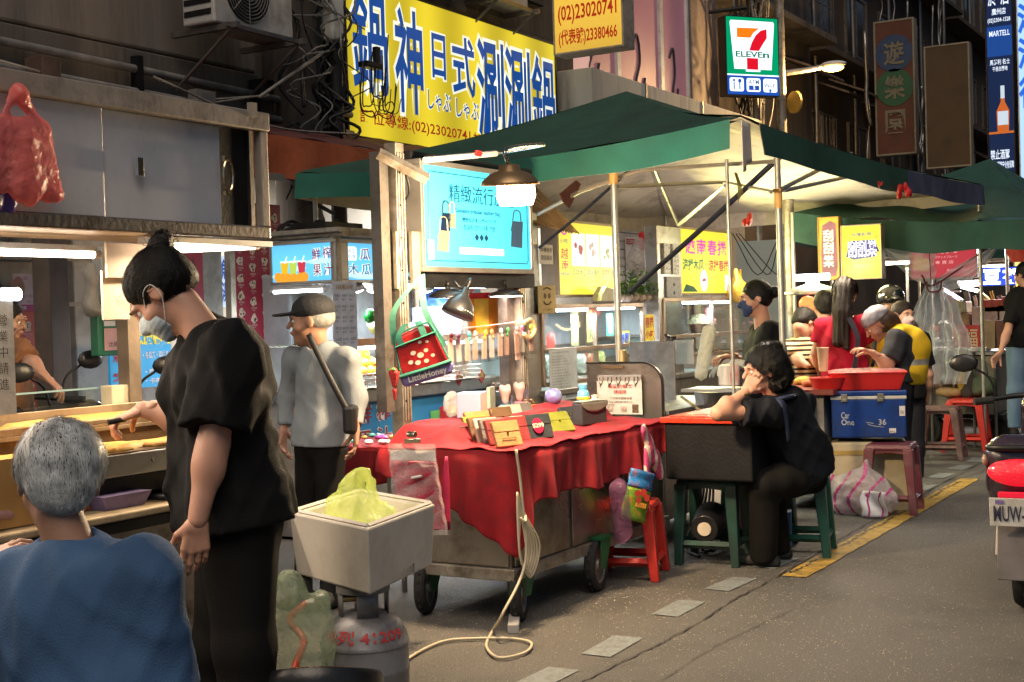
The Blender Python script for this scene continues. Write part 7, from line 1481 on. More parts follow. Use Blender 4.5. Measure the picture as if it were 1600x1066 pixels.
for (dx, dz, r, col) in ((-.05,.1,.09,(.5,.28,.2)),(.06,.08,.07,(.6,.5,.48)),(-.02,.2,.06,(.55,.25,.2))): g = MB(); g.ell(c+A3(dx,.03,dz), (r,r*.8,r*.8), 10); g.build('contents', M('bag_contents_%d' % int(dx*100), col, .6, var=.3, sc=12, bump=.4), t, smooth=True)
g = MB(); g.grid(lambda u, v: c+A3(.02+.16*u+.01*math.sin(v*7), -.14-.02*math.sin(u*5+v*4), .01+.17*v), 10, 10); g.build('white_pack', M('white_plastic_pack', (.68,.66,.66), .35, bump=.4, bsc=20), t, smooth=True, thick=.004)
for u in (.25,.75): g = MB(); g.grid(lambda a, v: c+A3(.02+.16*(u+.08*a)+.01*math.sin(v*7), -.146-.02*math.sin(u*5+v*4), .01+.17*v), 2, 10); g.build('stripe', M('magenta_stripe'), t, smooth=True)
# red food counter behind (customers' table)
t = thing('snack_counter', 'low red edged snack counter where customers sit behind the standing cook', 'counter', (-3.0,9.4,0))
g = MB(); g.b2((-3.35,8.9,.80),(-2.75,10.1,.84)); g.build('top', M('dull_red_laminate', (.2,.04,.03), .4, sc=8), t, bevel=.005); g = MB(); g.b2((-3.25,9.0,.1),(-2.85,10.0,.80)); g.build('base', M('grey_base', (.25,.24,.23), .5, dirt=(.12,.11,.1)), t)
c = A3(-2.83,9.05,.84); g = MB(); g.lathe([(.10,0),(.13,.07),(.135,.075),(.12,.07)], c, 24); g.build('basin', M('bright_red_plastic'), smooth='auto', label='round red basin on the snack counter left of the film covered tub', cat='basin')
for i, (x, y, col) in enumerate(((-3.0,9.25,(.6,.15,.03)),(-3.15,9.5,(.65,.35,.05)),(-2.9,9.6,(.5,.1,.03)))): g = MB(); g.lathe([(.07,0),(.09,.03)], (x,y,.845), 18); g.ell((x,y,.87), (.075,.075,.03), 10); g.build('dish', M('dish_food_%d' % i, col, .5, var=.4, sc=30, bump=.5), label='dish of %s food on the snack counter' % ('orange red','yellow','dark red')[i], cat='dish', smooth=True)
c = onY(1286,560,9.15); g = MB(); g.lathe([(.03,-.09),(.042,.07),(.044,.075)], c, 16); g.build('paper_cup', M('cream_cup', (.6,.5,.33), .5), label='tall cream cup on the snack counter beside the striped shirt', cat='cup', smooth='auto')
lc = onY(1270,460,11.5); t = thing('hanging_lamp', 'wide grey hanging lamp behind the woman in the red shirt', 'lamp', lc)
g = MB(); g.lathe([(.26,0),(.25,.02),(.16,.06),(.06,.09),(.05,.14),(0,.14)], lc, 28); g.build('shade', M('grey_shade', (.4,.4,.4), .3, .6), t, smooth=True, thick=.003); g = MB(); g.cyl(lc+A3(-.15,0,.15), lc+A3(.15,0,.15), .03, n=10); g.build('tube', tube_c, t)
g = MB(); q = onY(1262,475,11.2); g.tube([q+A3(.12,0,.02),q+A3(.2,0,-.04),q+A3(.15,0,-.14),q+A3(.3,0,-.17),q+A3(.4,0,-.12)], .012, 8); g.build('neon_loop', lit('amber_neon', (1.,.7,.3), 4), label='glowing amber light loop behind the red shirt', cat='light', smooth=True)
g = MB(); g.ell(q, (.08,.05,.07), 10); g.build('red_light', lit('red_orange_glow', (1.,.12,.03), 2.5), label='small red orange light knob left of the amber loop', cat='light', smooth=True)
lamp('snack_counter_light', 'AREA', (-3.0,9.6,2.0), 34, (1,.82,.6), .5, aim((0,0,-1)), t, size_y=.5); lamp('tube_glow', 'POINT', lc+A3(0,0,.24), 26, (1,.86,.7), .12, parent=t)
# scratch card signs and stalls to the right
fk = Fr(onY(1281,437,12.3)*A3(1,0,1)+A3(0,12.3,0), (1,0,0), (0,0,1), onY(1311,437,12.3)[0]-onY(1281,437,12.3)[0], .57)
t = sign_box('scratch_sign', 'narrow unlit orange vertical sign with three characters', fk, M('orange_ochre_board', (.50,.28,.03), .5, var=.1, dirt=(.35,.18,.03)), M('ochre_edge', (.3,.17,.03), .5), .1, .01)
g = MB(); fk.poly(g, [(.15,.06),(.85,.05),(.95,.2),(.9,.9),(.6,.95),(.2,.88),(.1,.4)], .003); g.build('splash_print', M('plum_print', (.16,.06,.10), .6, var=.3, sc=12), t); letters(t, fk, paper, [('刮', .25,.62,.75,.80), ('刮', .25,.42,.75,.60), ('樂', .25,.20,.75,.39)], .006, .03)
fk2 = Fr(onY(1317,436,12.25)*A3(1,0,1)+A3(0,12.25,0), (1,0,0), (0,0,1), onY(1377,436,12.25)[0]-onY(1317,436,12.25)[0], .48)
t = sign_box('scratch_sign', 'glowing yellow sign with three bold purple outlined characters', fk2, lit('bright_yellow_face'), M('bronze_sign_frame'), .12, .012)
g = MB(); fk2.poly(g, [(.1,.42),(.3,.36),(.85,.4),(.97,.5),(.85,.72),(.2,.72),(.15,.55)], .003); g.build('splash_print', lit('indigo_print', (.05,.05,.25), .4), t)
letters(t, fk2, lit('letter_halo_white'), [('刮刮樂', .16,.41,.90,.71)], .006, .035, name='letter_halo'); letters(t, fk2, lit('violet_letter', (.18,.10,.42), .6), [('刮刮樂', .16,.41,.90,.71)], .009, -.008); letters(t, fk2, db, [('SCRATCH LOTTERY', .22,.32,.85,.38), ('即刮即中', .3,.20,.75,.26), ('台灣彩券', .25,.80,.78,.87)], .006, .01)
g = MB()
for (x, y) in ((.1,.8),(.9,.78),(.93,.45),(.1,.3),(.08,.1),(.9,.22),(.92,.1),(.1,.55)): fk2.disc(g, x, y, .016, .005, 12, 1.4)
g.build('coin_print', lit('coin_print', (.7,.45,.05), .8), t)
lamp('sign_glow', 'AREA', fk2.P(.5,.5,.06), 5, (1,.9,.35), .4, aim((0,-1,-.1)), t)
p = onY(1424,436,15.6); q = onY(1524,370,15.6); fx = Fr((p[0],15.6,p[2]), (1,0,0), (0,0,1), q[0]-p[0], .52)
t = sign_box('fruit_sign', 'wine red lit sign with cream characters behind the plastic sheet', fx, lit('wine_red_face', (.42,.03,.05), .75), steel_d, .12, .015)
letters(t, fx, lit('cream_letter_lit', (.85,.7,.5), .8), [('八', .13,.66,.30,.98), ('仙', .40,.68,.58,.98), ('果', .68,.68,.88,.99)], .004, .02); letters(t, fx, lit('pink_letter_lit', (.85,.45,.45), .7), [('八 仙 果・棒', .38,.52,.72,.58), ('ポケットフルーツ', .38,.42,.72,.48), ('專 賣 店', .38,.30,.66,.37), ('全台唯一老店', .55,.12,.90,.19)], .004)
g = MB(); fx.poly(g, [(.03,.2),(.2,.2),(.18,.5),(.05,.5)], .004); fx.poly(g, [(.14,.15),(.28,.15),(.3,.42),(.12,.42)], .005); g.build('jar_print', lit('tan_print', (.6,.3,.12), .6), t); g = MB(); fx.poly(g, [(.1,.5),(.2,.5),(.2,.62),(.1,.62)], .006); g.build('lid_print', lit('rose_print', (.7,.2,.22), .6), t)
# neon douhua word and stall behind
q = onY(1535,447,17.5); fdz = Fr((q[0],17.5,q[2]), (1,0,0), (0,0,1), .5, .22); t = sign_box('dessert_sign', 'blue and white glowing dessert sign at the right', fdz, lit('cobalt_face', (.02,.07,.6), .9), black, .08, .01)
letters(t, fdz, lit('neon_white', (.85,.92,1.), 4), [('豆', .05,.12,.42,.88), ('花', .52,.12,.90,.88)], .01, .05); g = MB(); fdz.rect(g, -.55,.1,-.1,.24,.01); g.build('underline', lit('neon_white'), t)
g = MB(); fz = Fr(onY(1586,442,17.8), (1,0,0), (0,0,1), .35, .85); fz.slab(g, 0,0,1,1,-.06,0); g.build('yellow_sign', lit('pale_yellow_face', (.75,.65,.2), .9), label='pale yellow lit sign behind the brown posts at the right edge', cat='sign')
fz = Fr(onY(1586,392,17.0), (1,0,0), (0,0,1), .5, .18); g = MB(); fz.slab(g, 0,0,1,1,-.06,0); g.build('blue_lamp', lit('ice_blue_tube', (.5,.75,1.), 3), label='ice blue lit strip at the right edge under the far tent', cat='light')
t = thing('snack_stall', 'cluttered snack stall with jars and bright tubes at the right', 'food stall', (-3.1,16.2,0))
g = MB(); g.b2((-3.75,15.9,.1),(-2.2,16.9,.95)); g.build('counter', steel_d, t, bevel=.01); g = MB(); g.b2((-3.8,15.85,.95),(-2.15,16.95,.99)); g.build('counter_top', steel, t, bevel=.005)
for x in (-3.75,-2.9,-2.2): g = MB(); g.cyl((x,16.0,.9),(x,16.0,2.2), .02, n=8); g.build('post', polem, t)
tubelight(t, onY(1475,452,16), onY(1500,468,16), .02, lit('pinkish_tube', (1,.75,.9), 9), power=0.1, light=False); tubelight(t, onY(1502,448,16.2), onY(1528,455,16.2), .02, tube_c, light=False); tubelight(t, onY(1500,445,16.4)+A3(0,0,.02), onY(1530,445,16.4), .02, tube_c, light=False)
lamp('snack_stall_light', 'AREA', (-3.0,16.2,2.0), 45, (1,.9,.85), 1.0, aim((0,-.2,-1)), t, size_y=.4)
for i in range(7):
 x = -3.6+i*.22; g = MB(); h = .18+.05*(i % 3); g.lathe([(.07,0),(.08,.02),(.08,h),(.05,h+.03),(0,h+.03)], (x,16.0,.99), 14); g.build('jar', M('stall_jar_%d' % (i % 4), [(.3,.3,.22),(.45,.08,.05),(.5,.4,.1),(.35,.2,.12)][i % 4], .25, coat=.5, var=.4, sc=18), label='%s jar on the far snack stall counter, %s from the left' % (['grey green','red','yellow','brown'][i % 4], ('first','second','third','fourth','fifth','sixth','seventh')[i]), cat='jar', smooth='auto')
for i in range(8): g = MB(); x = -2.9+.13*i; g.tube([(x,16.7,1.7),(x+.03,16.7,1.5)], .05, 6); g.build('snack_pack', M('hang_pack_%d' % (i % 3), [(.55,.3,.05),(.5,.1,.05),(.4,.4,.38)][i % 3], .4, sc=20), label='%s snack pack hanging at the back of the far stall' % ['orange','red','silver'][i % 3], cat='pack', group='%s snack packs at the back of the far stall' % ['orange','red','silver'][i % 3])
g = MB(); g.tube([onY(1533,460,15.9), onY(1546,475,15.9), onY(1556,520,15.9)], .03, 8); g.build('curved_pipe', M('yellow_pipe', (.5,.42,.15), .4), t, smooth=True)
c = onY(1518,378,14.5); g = MB(); g.lathe([(.06,-.2),(.11,-.1),(.12,0),(.1,.12),(.05,.15),(0,.15)], c-A3(-.45,0,.03), 16); g.build('lantern', M('red_lantern', (.5,.03,.03), .5, col2=(.45,.3,.2), sc=14, emit=(.5,.03,.02), es=.25), label='red and silver round lantern under the far tent', cat='lantern', smooth='auto')
# clear plastic sheet gathered and hanging
t = thing('plastic_sheet', 'clear plastic sheet gathered by a cord and hanging before the snack stall', 'plastic sheet', onY(1462,600,13.2))
pf = film('clear_sheet_film', (.75,.79,.86), .58, .15, 14, .9)
a = onY(1462,445,13.2); b = onY(1375,380,13.2); d = onY(1560,375,13.2); e = onY(1460,600,13.2)
def gath(u, v):
 w = .10+.23*min(v*1.6,1)**.8; x = a[0]+(u-.5)*2*w*(1-.15*max(v-.8,0)*5); z = a[2]+(e[2]-a[2])*v; return A3(x+.01*math.sin(v*20+u*4), 13.2+.05*math.sin(u*34+v*2)+.03*math.sin(u*13), z)
g = MB(); g.grid(gath, 90, 24); g.build('hanging_part', pf, t, smooth=True)
def swl(u, v): tp = b*(1-u)+A3(a[0],a[1],b[2])*u; bt = b*(1-u)+a*u-A3(0,0,.12*math.sin(math.pi*u)); return tp*(1-v)+bt*v+A3(0,.04*math.sin(v*16+u*9),0)
def swr(u, v): tp = d*(1-u)+(a+A3(0,0,.05))*u; bt = d*(1-u)+a*u-A3(0,0,.14*math.sin(math.pi*u)+.06); return tp*(1-v)+bt*v+A3(0,.03*math.sin(v*14+u*5),0)
g = MB(); g.grid(swl, 24, 20); g.build('left_swag', pf, t, smooth=True); g = MB(); g.grid(swr, 24, 14); g.build('right_swag', pf, t, smooth=True)
g = MB(); g.tube([d, a+A3(0,-.03,0), onY(1440,430,13.1)], .009, 6); g.tube([a+A3(-.07,-.06,.03), a+A3(-.05,-.08,-.06), a+A3(.05,-.08,-.06), a+A3(.07,-.06,.03)], .009, 6); g.tube([onY(1452,395,13.1), a+A3(-.03,-.05,0)], .004, 5); g.build('cord', M('maroon_cord', (.12,.02,.03), .6), t, smooth=True)
for k, (u, v, w_, h_, c_, n_) in enumerate(((1545,500,.3,.3,(.55,.35,.38),'pink'),(1560,478,.25,.14,(.5,.05,.04),'red'),(1588,500,.35,.34,(.6,.42,.44),'pale pink'),(1580,540,.5,.25,(.6,.4,.03),'yellow'),(1510,505,.14,.22,(.4,.2,.1),'brown'),(1500,480,.2,.12,(.45,.4,.3),'cream'),(1585,472,.2,.12,(.5,.04,.03),'bright red'))): block('carton', onY(u, v, 15.4), (w_,.3,h_), M('far_carton_%d' % k, c_, .5, var=.3, sc=12), n_+' printed carton stacked on the far snack stall, %s' % ('left','middle','right','lower right','beside the lucky bag','upper left','upper right')[k], 'box', .01)
for k in range(9): g = MB(); a_ = onY(1470+k*13, 455+7*(k % 3), 15.7); g.tube([a_, a_+A3(.02,0,-.1), a_+A3(0,0,-.25-.06*(k % 3))], .02+.012*(k % 2), 6); g.build('hanging_ware', M('hang_ware_%d' % (k % 4), [(.45,.4,.35),(.4,.08,.04),(.5,.35,.08),(.2,.2,.2)][k % 4], .35, .3), label='%s ware hanging from the far snack stall frame' % ['silver','red','amber','dark'][k % 4], cat='ware', group='%s wares hanging on the far snack stall' % ['silver','red','amber','dark'][k % 4])
# table with the red lucky bag and hanging shoulder bags
t = thing('bag_table', 'steel table with canvas bags hanging below and a red paper bag on top', 'table', (-3.0,13.6,0))
tp = onY(1460,551,13.4); z = tp[2]; x0 = onY(1450,551,13.4)[0]; x1 = onY(1560,551,13.4)[0]
g = MB(); g.b2((x0,13.4,z-.03),(x1,14.2,z+.01)); g.build('table_top', steel, t, bevel=.004); g = MB(); g.b2((x0,13.42,z-.6),(x1-.05,14.15,z-.04)); g.build('back_cloth', M('beige_backing', (.28,.25,.2), .8, var=.2, sc=5, bump=.3), t)
for x in (x0+.03,(x0+x1)/2+.1,x1-.03): g = MB(); g.cyl((x,13.38,0),(x,13.38,z), .014, n=8); g.build('leg', steel_d, t)
g = MB(); g.b2((x0+.05,13.35,z+.01),(x1-.1,13.6,z+.05)); g.build('foil_tray', M('crumpled_foil', (.55,.55,.55), .3, .9, bump=1, bsc=20), t)
f = Fr(onY(1490,546,13.36)*A3(1,0,1)+A3(0,13.36,0), (1,0,0), (0,0,1), .25, .23); g = MB(); f.slab(g, 0,0,1,1,-.1,0); o = g.build('lucky_bag', M('lucky_red_paper', (.45,.02,.02), .5), label='red paper bag with cream lucky characters on the bag table', cat='bag', bevel=.004); letters(o, f, M('cream_letter', (.65,.5,.3), .6), [('福', .45,.1,.9,.85), ('不', .1,.1,.38,.8)], .003, .01)
for k, (x, col, nm_) in enumerate(((.27,(.25,.17,.09),'tan'),(.40,(.10,.03,.025),'dark maroon'))): g = MB(); q = f.P(0,0)+A3(x+.06,.05,.12); g.frustum(q-A3(0,0,.12), (.11,.1), (.13,.12), .27); g.build('paper_bag', M('paper_bag_%d' % k, col, .6, var=.2, sc=9, bump=.3), label='%s paper bag right of the red lucky bag' % nm_, cat='bag', bevel=.006)
bags = [(1463,588,.15,.20,(.22,.12,.09),(.5,.42,.36),'flowery brown and cream cloth bag hanging leftmost below the table'),(1478,590,.15,.13,(.25,.28,.28),(.45,.48,.48),'grey white checked square bag hanging below the table'),(1505,592,.07,.22,(.4,.28,.03),(.45,.33,.05),'yellow ochre strap bag behind the checked one'),(1513,600,.12,.24,(.02,.02,.018),(.05,.04,.03),'black cloth bag hanging in the middle below the table'),(1534,602,.22,.18,(.035,.06,.03),(.08,.11,.06),'dark green camouflage tote hanging rightmost below the table'),(1482,612,.2,.09,(.30,.18,.08),(.36,.23,.1),'tan leather bag at the bottom below the table')]
for (u, v, w, h, c1_, c2c, lb_) in bags:
 q = onY(u, v, 13.30); t_ = thing('cloth_bag', lb_, 'handbag', q-A3(0,0,h/2)); blob('body', [E_(q+A3(-w*.2,0,0), (w*.42,.05,h*.5)), E_(q+A3(w*.2,0,0), (w*.42,.05,h*.5)), E_(q-A3(0,0,h*.2), (w*.58,.055,h*.35))], .012, M('bag_'+lb_.split()[0]+lb_.split()[1], c1_, .7, col2=c2c, sc=28, bump=.3), t_, disp=folds(.008, 25, 3))
 g = MB(); g.tube([q+A3(-w*.3,-.02,h*.35), q+A3(-w*.15,-.02,h*.5+.14), q+A3(w*.15,-.02,h*.5+.14), q+A3(w*.3,-.02,h*.35)], .009, 6); g.build('handle', M('bag_'+lb_.split()[0]+lb_.split()[1]), t_, smooth=True)
t = thing('bag_cart_wheels', 'dark pneumatic wheels of the cart behind the maroon stool', 'cart', (-3.0,13.9,0)); wheel(t, (x0-.05,13.75,.15), .15, .07, yaw=.9); wheel(t, (x1-.02,13.6,.15), .15, .08, yaw=.9)
g = MB(); g.b2((x0,13.5,.27),(x1,14.2,.31)); g.build('rail', black, t)
# far market bustle: lit counters deeper down the street
for i, (x, y, c_, lb_) in enumerate(((-4.6,17.2,(1,.85,.65),'far food stall with warm light behind the crowd'),(-1.6,20.5,(.85,.92,1),'far stall with cold light at the right edge'),(-4.4,21,(1,.8,.6),'far stall with a red counter deep in the street'))):
 t = thing('far_stall', lb_, 'food stall', (x,y,0)); g = MB(); g.b2((x-.7,y,.1),(x+.7,y+.8,.9)); g.build('counter', M('far_counter_%d' % i, ((.3,.25,.2),(.4,.4,.42),(.35,.06,.04))[i], .5, sc=5), t, bevel=.01)
 g = MB(); g.b2((x-.75,y-.1,2.0),(x+.75,y+.9,2.05)); g.build('roof', steel_d, t);
 for dx in (-.7,.7): g = MB(); g.cyl((x+dx,y,0),(x+dx,y,2.0), .02, n=8); g.build('post', polem, t)
 tubelight(t, (x-.6,y,1.93),(x+.6,y,1.93), .02, tube_c if i == 1 else tube_w, light=False); lamp('stall_light', 'AREA', (x,y+.2,1.9), 22, c_, 1., aim((0,-.3,-1)), t, size_y=.3)
 for k in range(5): g = MB(); g.box((x-.5+.25*k,y+.1,.98), (.16,.12,.14), k); g.build('ware', M('ware_%d' % k, [(.5,.1,.05),(.6,.5,.1),(.1,.3,.5),(.5,.5,.5),(.2,.4,.1)][k], .5), t, bevel=.01)
# wall of pale appliances / shop fridge right of the cook
g = MB(); p = onY(1150,350,16); q = onY(1235,560,16); g.b2((p[0],16,.6),(q[0],16.1,2.25)); g.build('pale_shutter', M('pale_green_shutter', (.42,.48,.44), .5, var=.1, sc=2), label='pale green white shop panel behind the standing cook', cat='panel')
g = MB(); q = onY(1183,400,13.5)
for k in range(3): g.tube([onY(1145+5*k,365,13.5), q+A3(.1*k,0,-.2), onY(1215,375+12*k,13.5)], .006, 5)
g.build('loose_wires', cable, label='thin dark wires looping before the pale shop panel', cat='cable', smooth=True)
# left background behind the griddle
X = -6.6
def posterpx(nm, lb, u0, v0, u1, v1, X, mt, dz=0):
 p = onX(u0, (v0+v1)/2, X); q = onX(u1, (v0+v1)/2, X); zt_ = onX((u0+u1)/2, v0, X)[2]; zb = onX((u0+u1)/2, v1, X)[2]; f = Fr((X,p[1],zb), (0,1,0), (0,0,1), q[1]-p[1], zt_-zb); g = MB(); f.slab(g, 0,0,1,1,-.02,0); return f, g.build(nm, mt, label=lb, cat='poster')
def cowprints(f, o, nx, ny, sd=0):
 """rows of small cream round prints with a price under each"""
 g = MB(); h_ = MB(); k_ = MB(); rg = np.random.RandomState(sd); r = min(f.w/nx, f.h/ny)*.27
 for i in range(nx):
  for j in range(ny):
   x = (i+.5)/nx; y = (j+.55)/ny-(.35/ny if i % 2 else 0)
   if y-.5*r/f.h < 0: continue
   g.add([f.P(x+r*(1+.25*math.sin(3*a+i+j))*math.cos(a)/f.w, y+r*(1+.2*math.sin(4*a+j))*math.sin(a)/f.h, .002) for a in np.linspace(0,6.28,15)[:-1]], [tuple(range(14))])
   for q_ in range(3): f.disc(k_, x+rg.uniform(-.5,.5)*r/f.w, y+rg.uniform(-.5,.5)*r/f.h, r*rg.uniform(.15,.3), .004, 8)
   f.text(h_, ('麻辣鍋','牛奶鍋','泡菜鍋','海鮮鍋')[(i+j) % 4], x-.9*r/f.w, y-1.65*r/f.h, x+.9*r/f.w, y-1.2*r/f.h, .003); f.text(h_, '$%d' % (180+10*((i*3+j) % 7)), x-.4*r/f.w, y-2.1*r/f.h, x+.4*r/f.w, y-1.75*r/f.h, .003)
 g.build('round_print', M('cream_print_spot', (.62,.52,.40), .6, var=.3, sc=60), o); k_.build('spot_print', M('dark_spot_print', (.06,.03,.03), .6), o); h_.build('lettering', M('pale_letter_print', (.65,.5,.45), .6), o)
f, o = posterpx('menu_poster', 'red poster with rows of round dish prints between the cook and the old man', 366, 318, 441, 556, -6.5, M('crimson_poster', (.30,.015,.04), .5, var=.08)); cowprints(f, o, 4, 9, 1)
f, o = posterpx('menu_poster', 'orange to red poster with round dish prints behind the scooters', 5, 486, 82, 640, -6.9, M('orange_red_poster', (.55,.10,.02), .5, col2=(.50,.02,.04), sc=1.4)); cowprints(f, o, 3, 5, 2)
f, o = posterpx('banner', 'narrow red hanging banner with Korean letters behind the cook', 278, 395, 318, 500, -6.4, M('crimson_poster')); letters(o, f, M('dark_print2', (.08,.02,.03), .6), [('마', .3,.72,.7,.90), ('라', .3,.50,.7,.68), ('가', .3,.26,.7,.44), ('훠', .3,.04,.7,.20)], .003, .02)
f, o = posterpx('neon_sign', 'vertical blue on white lit sign between post and red poster', 344, 400, 359, 480, -6.45, lit('white_blue_face', (.55,.65,.8), .7)); letters(o, f, lit('royal_blue_letter'), [('魚', .1,.55,.9,.92), ('湯', .1,.1,.9,.48)], .003, .03)
g = MB(); p = onX(320,520,-6.42); q = onX(345,380,-6.42); g.b2((-6.5,p[1],.1),(-6.42,q[1],3.0)); g.build('door_post', M('bolted_grey_post', (.25,.24,.22), .5, .5, dirt=(.12,.11,.1)), label='bolted grey door post left of the crimson menu poster', cat='post')
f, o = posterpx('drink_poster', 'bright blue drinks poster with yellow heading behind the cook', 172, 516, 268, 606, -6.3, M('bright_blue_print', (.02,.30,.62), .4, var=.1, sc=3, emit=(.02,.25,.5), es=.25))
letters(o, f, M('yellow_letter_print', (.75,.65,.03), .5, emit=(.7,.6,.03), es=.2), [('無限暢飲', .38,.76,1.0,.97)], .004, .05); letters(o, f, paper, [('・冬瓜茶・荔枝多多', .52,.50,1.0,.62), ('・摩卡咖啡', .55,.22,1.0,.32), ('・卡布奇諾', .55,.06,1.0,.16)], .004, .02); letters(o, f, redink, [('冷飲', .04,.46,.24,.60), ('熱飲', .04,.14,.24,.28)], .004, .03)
g = MB(); f.poly(g, [(.05,.70),(.17,.70),(.2,.95),(.02,.95)], .004); g.build('cup_print', M('cup_white_print', (.6,.6,.55), .5), o)
f, o = posterpx('leaflet', 'pale pink leaflet with portrait pinned above the orange poster', 21, 428, 58, 486, -6.88, M('pale_pink_leaflet', (.62,.50,.52), .5)); g = MB(); f.rect(g, 0,.0,1,.17,.002); g.build('magenta_band', M('magenta_print', (.5,.04,.2), .5), o); g = MB(); f.disc(g, .2,.6,.05,.002,16,1.5); g.build('portrait', M('skin_print', (.4,.22,.15), .6), o); letters(o, f, paper, [('歡迎光臨', .1,.04,.5,.13)], .004, .02); letters(o, f, M('mauve_print', (.35,.15,.25), .6), [('月圓人團圓', .1,.83,.6,.93), ('優惠 免費加湯', .38,.36,.92,.44), ('電話 2302', .55,.22,.9,.28)], .003)
g = MB(); p = onX(80,500,-6.3); q = onX(103,500,-6.3); g.b2((-6.45,p[1],.1),(-6.3,p[1]+.12,3.0)); g.b2((-6.42,p[1]+.14,.1),(-6.3,q[1],3.0)); g.build('door_frame', M('dark_brown_frame', (.07,.045,.035), .5, var=.3, sc=8), label='dark brown door frame left of the whitewashed pillar', cat='door frame', bevel=.005)
# inner shop clutter (shelf unit)
t = thing('shelf_unit', 'cream shelf unit with small kitchen things above the orange poster', 'shelf', (-7.2,6.1,0)); p = onX(0,420,-7.1);
g = MB(); g.b2((-7.3,4.4,.12),(-7.25,7.2,2.9)); g.build('backboard', tilew, t); g = MB()
for z in (1.55,1.85,2.15): g.b2((-7.25,4.4,z),(-7.0,6.9,z+.03))
g.build('shelf', M('cream_shelf', (.4,.36,.3), .6), t)
for k in range(9): c = A3(-7.1, 5.3+k*.17, (1.58,1.88)[k % 2]); g = MB(); g.lathe([(.04,0),(.05,.1),(.03,.14),(0,.14)], c, 10); g.build('ware', M('kitchen_ware_%d' % (k % 3), [(.3,.3,.28),(.5,.45,.4),(.15,.1,.08)][k % 3], .5), t, smooth='auto')
# meter box on the pillar, grey cabinet
q = onX(155,515,-5.86); g = MB(); g.box(q+A3(0,.06,0), (.06,.2,.30)); o = g.build('letter_box', M('mailbox_green', (.01,.14,.06), .5), label='green metal box with white and pink labels on the white pillar', cat='letter box', bevel=.006); f = Fr(q+A3(.032,-.03,-.12), (0,1,0), (0,0,1), .17, .25); g = MB(); f.rect(g, .2,.55,.7,.75,.002); g.build('white_label', paper, o); g = MB(); f.rect(g, .2,.0,.95,.5,.002); g.build('pink_label', M('pink_label', (.6,.35,.33), .6), o); letters(o, f, ink, [('出租', .4,.08,.8,.2)], .004)
q = onX(150,450,-5.86); g = MB(); g.box(q+A3(0,.09,.02), (.08,.16,.42)); g.build('grey_meter', M('grey_meter_box', (.33,.33,.31), .5, dirt=(.2,.19,.18)), label='tall grey meter box above the green box on the pillar', cat='meter box', bevel=.008)
q = onX(143,450,-5.83); blob('plastic_bag', [C(q+A3(0,0,.12), q+A3(0,-.0,-.12), .03,.05,.03)], .01, film('grey_film', (.4,.38,.34), .9), disp=folds(.01, 30, 1), label='crumpled grey bag hanging beside the grey meter box', cat='bag')
# fridge and clutter behind the old man
g = MB(); p = onX(446,520,-6.3); g.b2((-6.6,p[1]-.0,.12),(-6.25,p[1]+.6,1.75)); o = g.build('refrigerator', M('fridge_white', (.5,.55,.58), .35, var=.06, dirt=(.38,.4,.42)), label='pale grey refrigerator behind the old man in the cap', cat='refrigerator', bevel=.02); g = MB(); g.b2((-6.245,p[1],1.05),(-6.243,p[1]+.6,1.065)); g.b2((-6.245,p[1]+.03,1.15),(-6.22,p[1]+.06,1.45)); g.build('handle', steel_d, o)
block('steel_cart', A3(-6.0,6.4,.35), (.6,.5,.6), steel_d, 'dull steel cart left of the juice stall behind the old man', 'cart', .01)
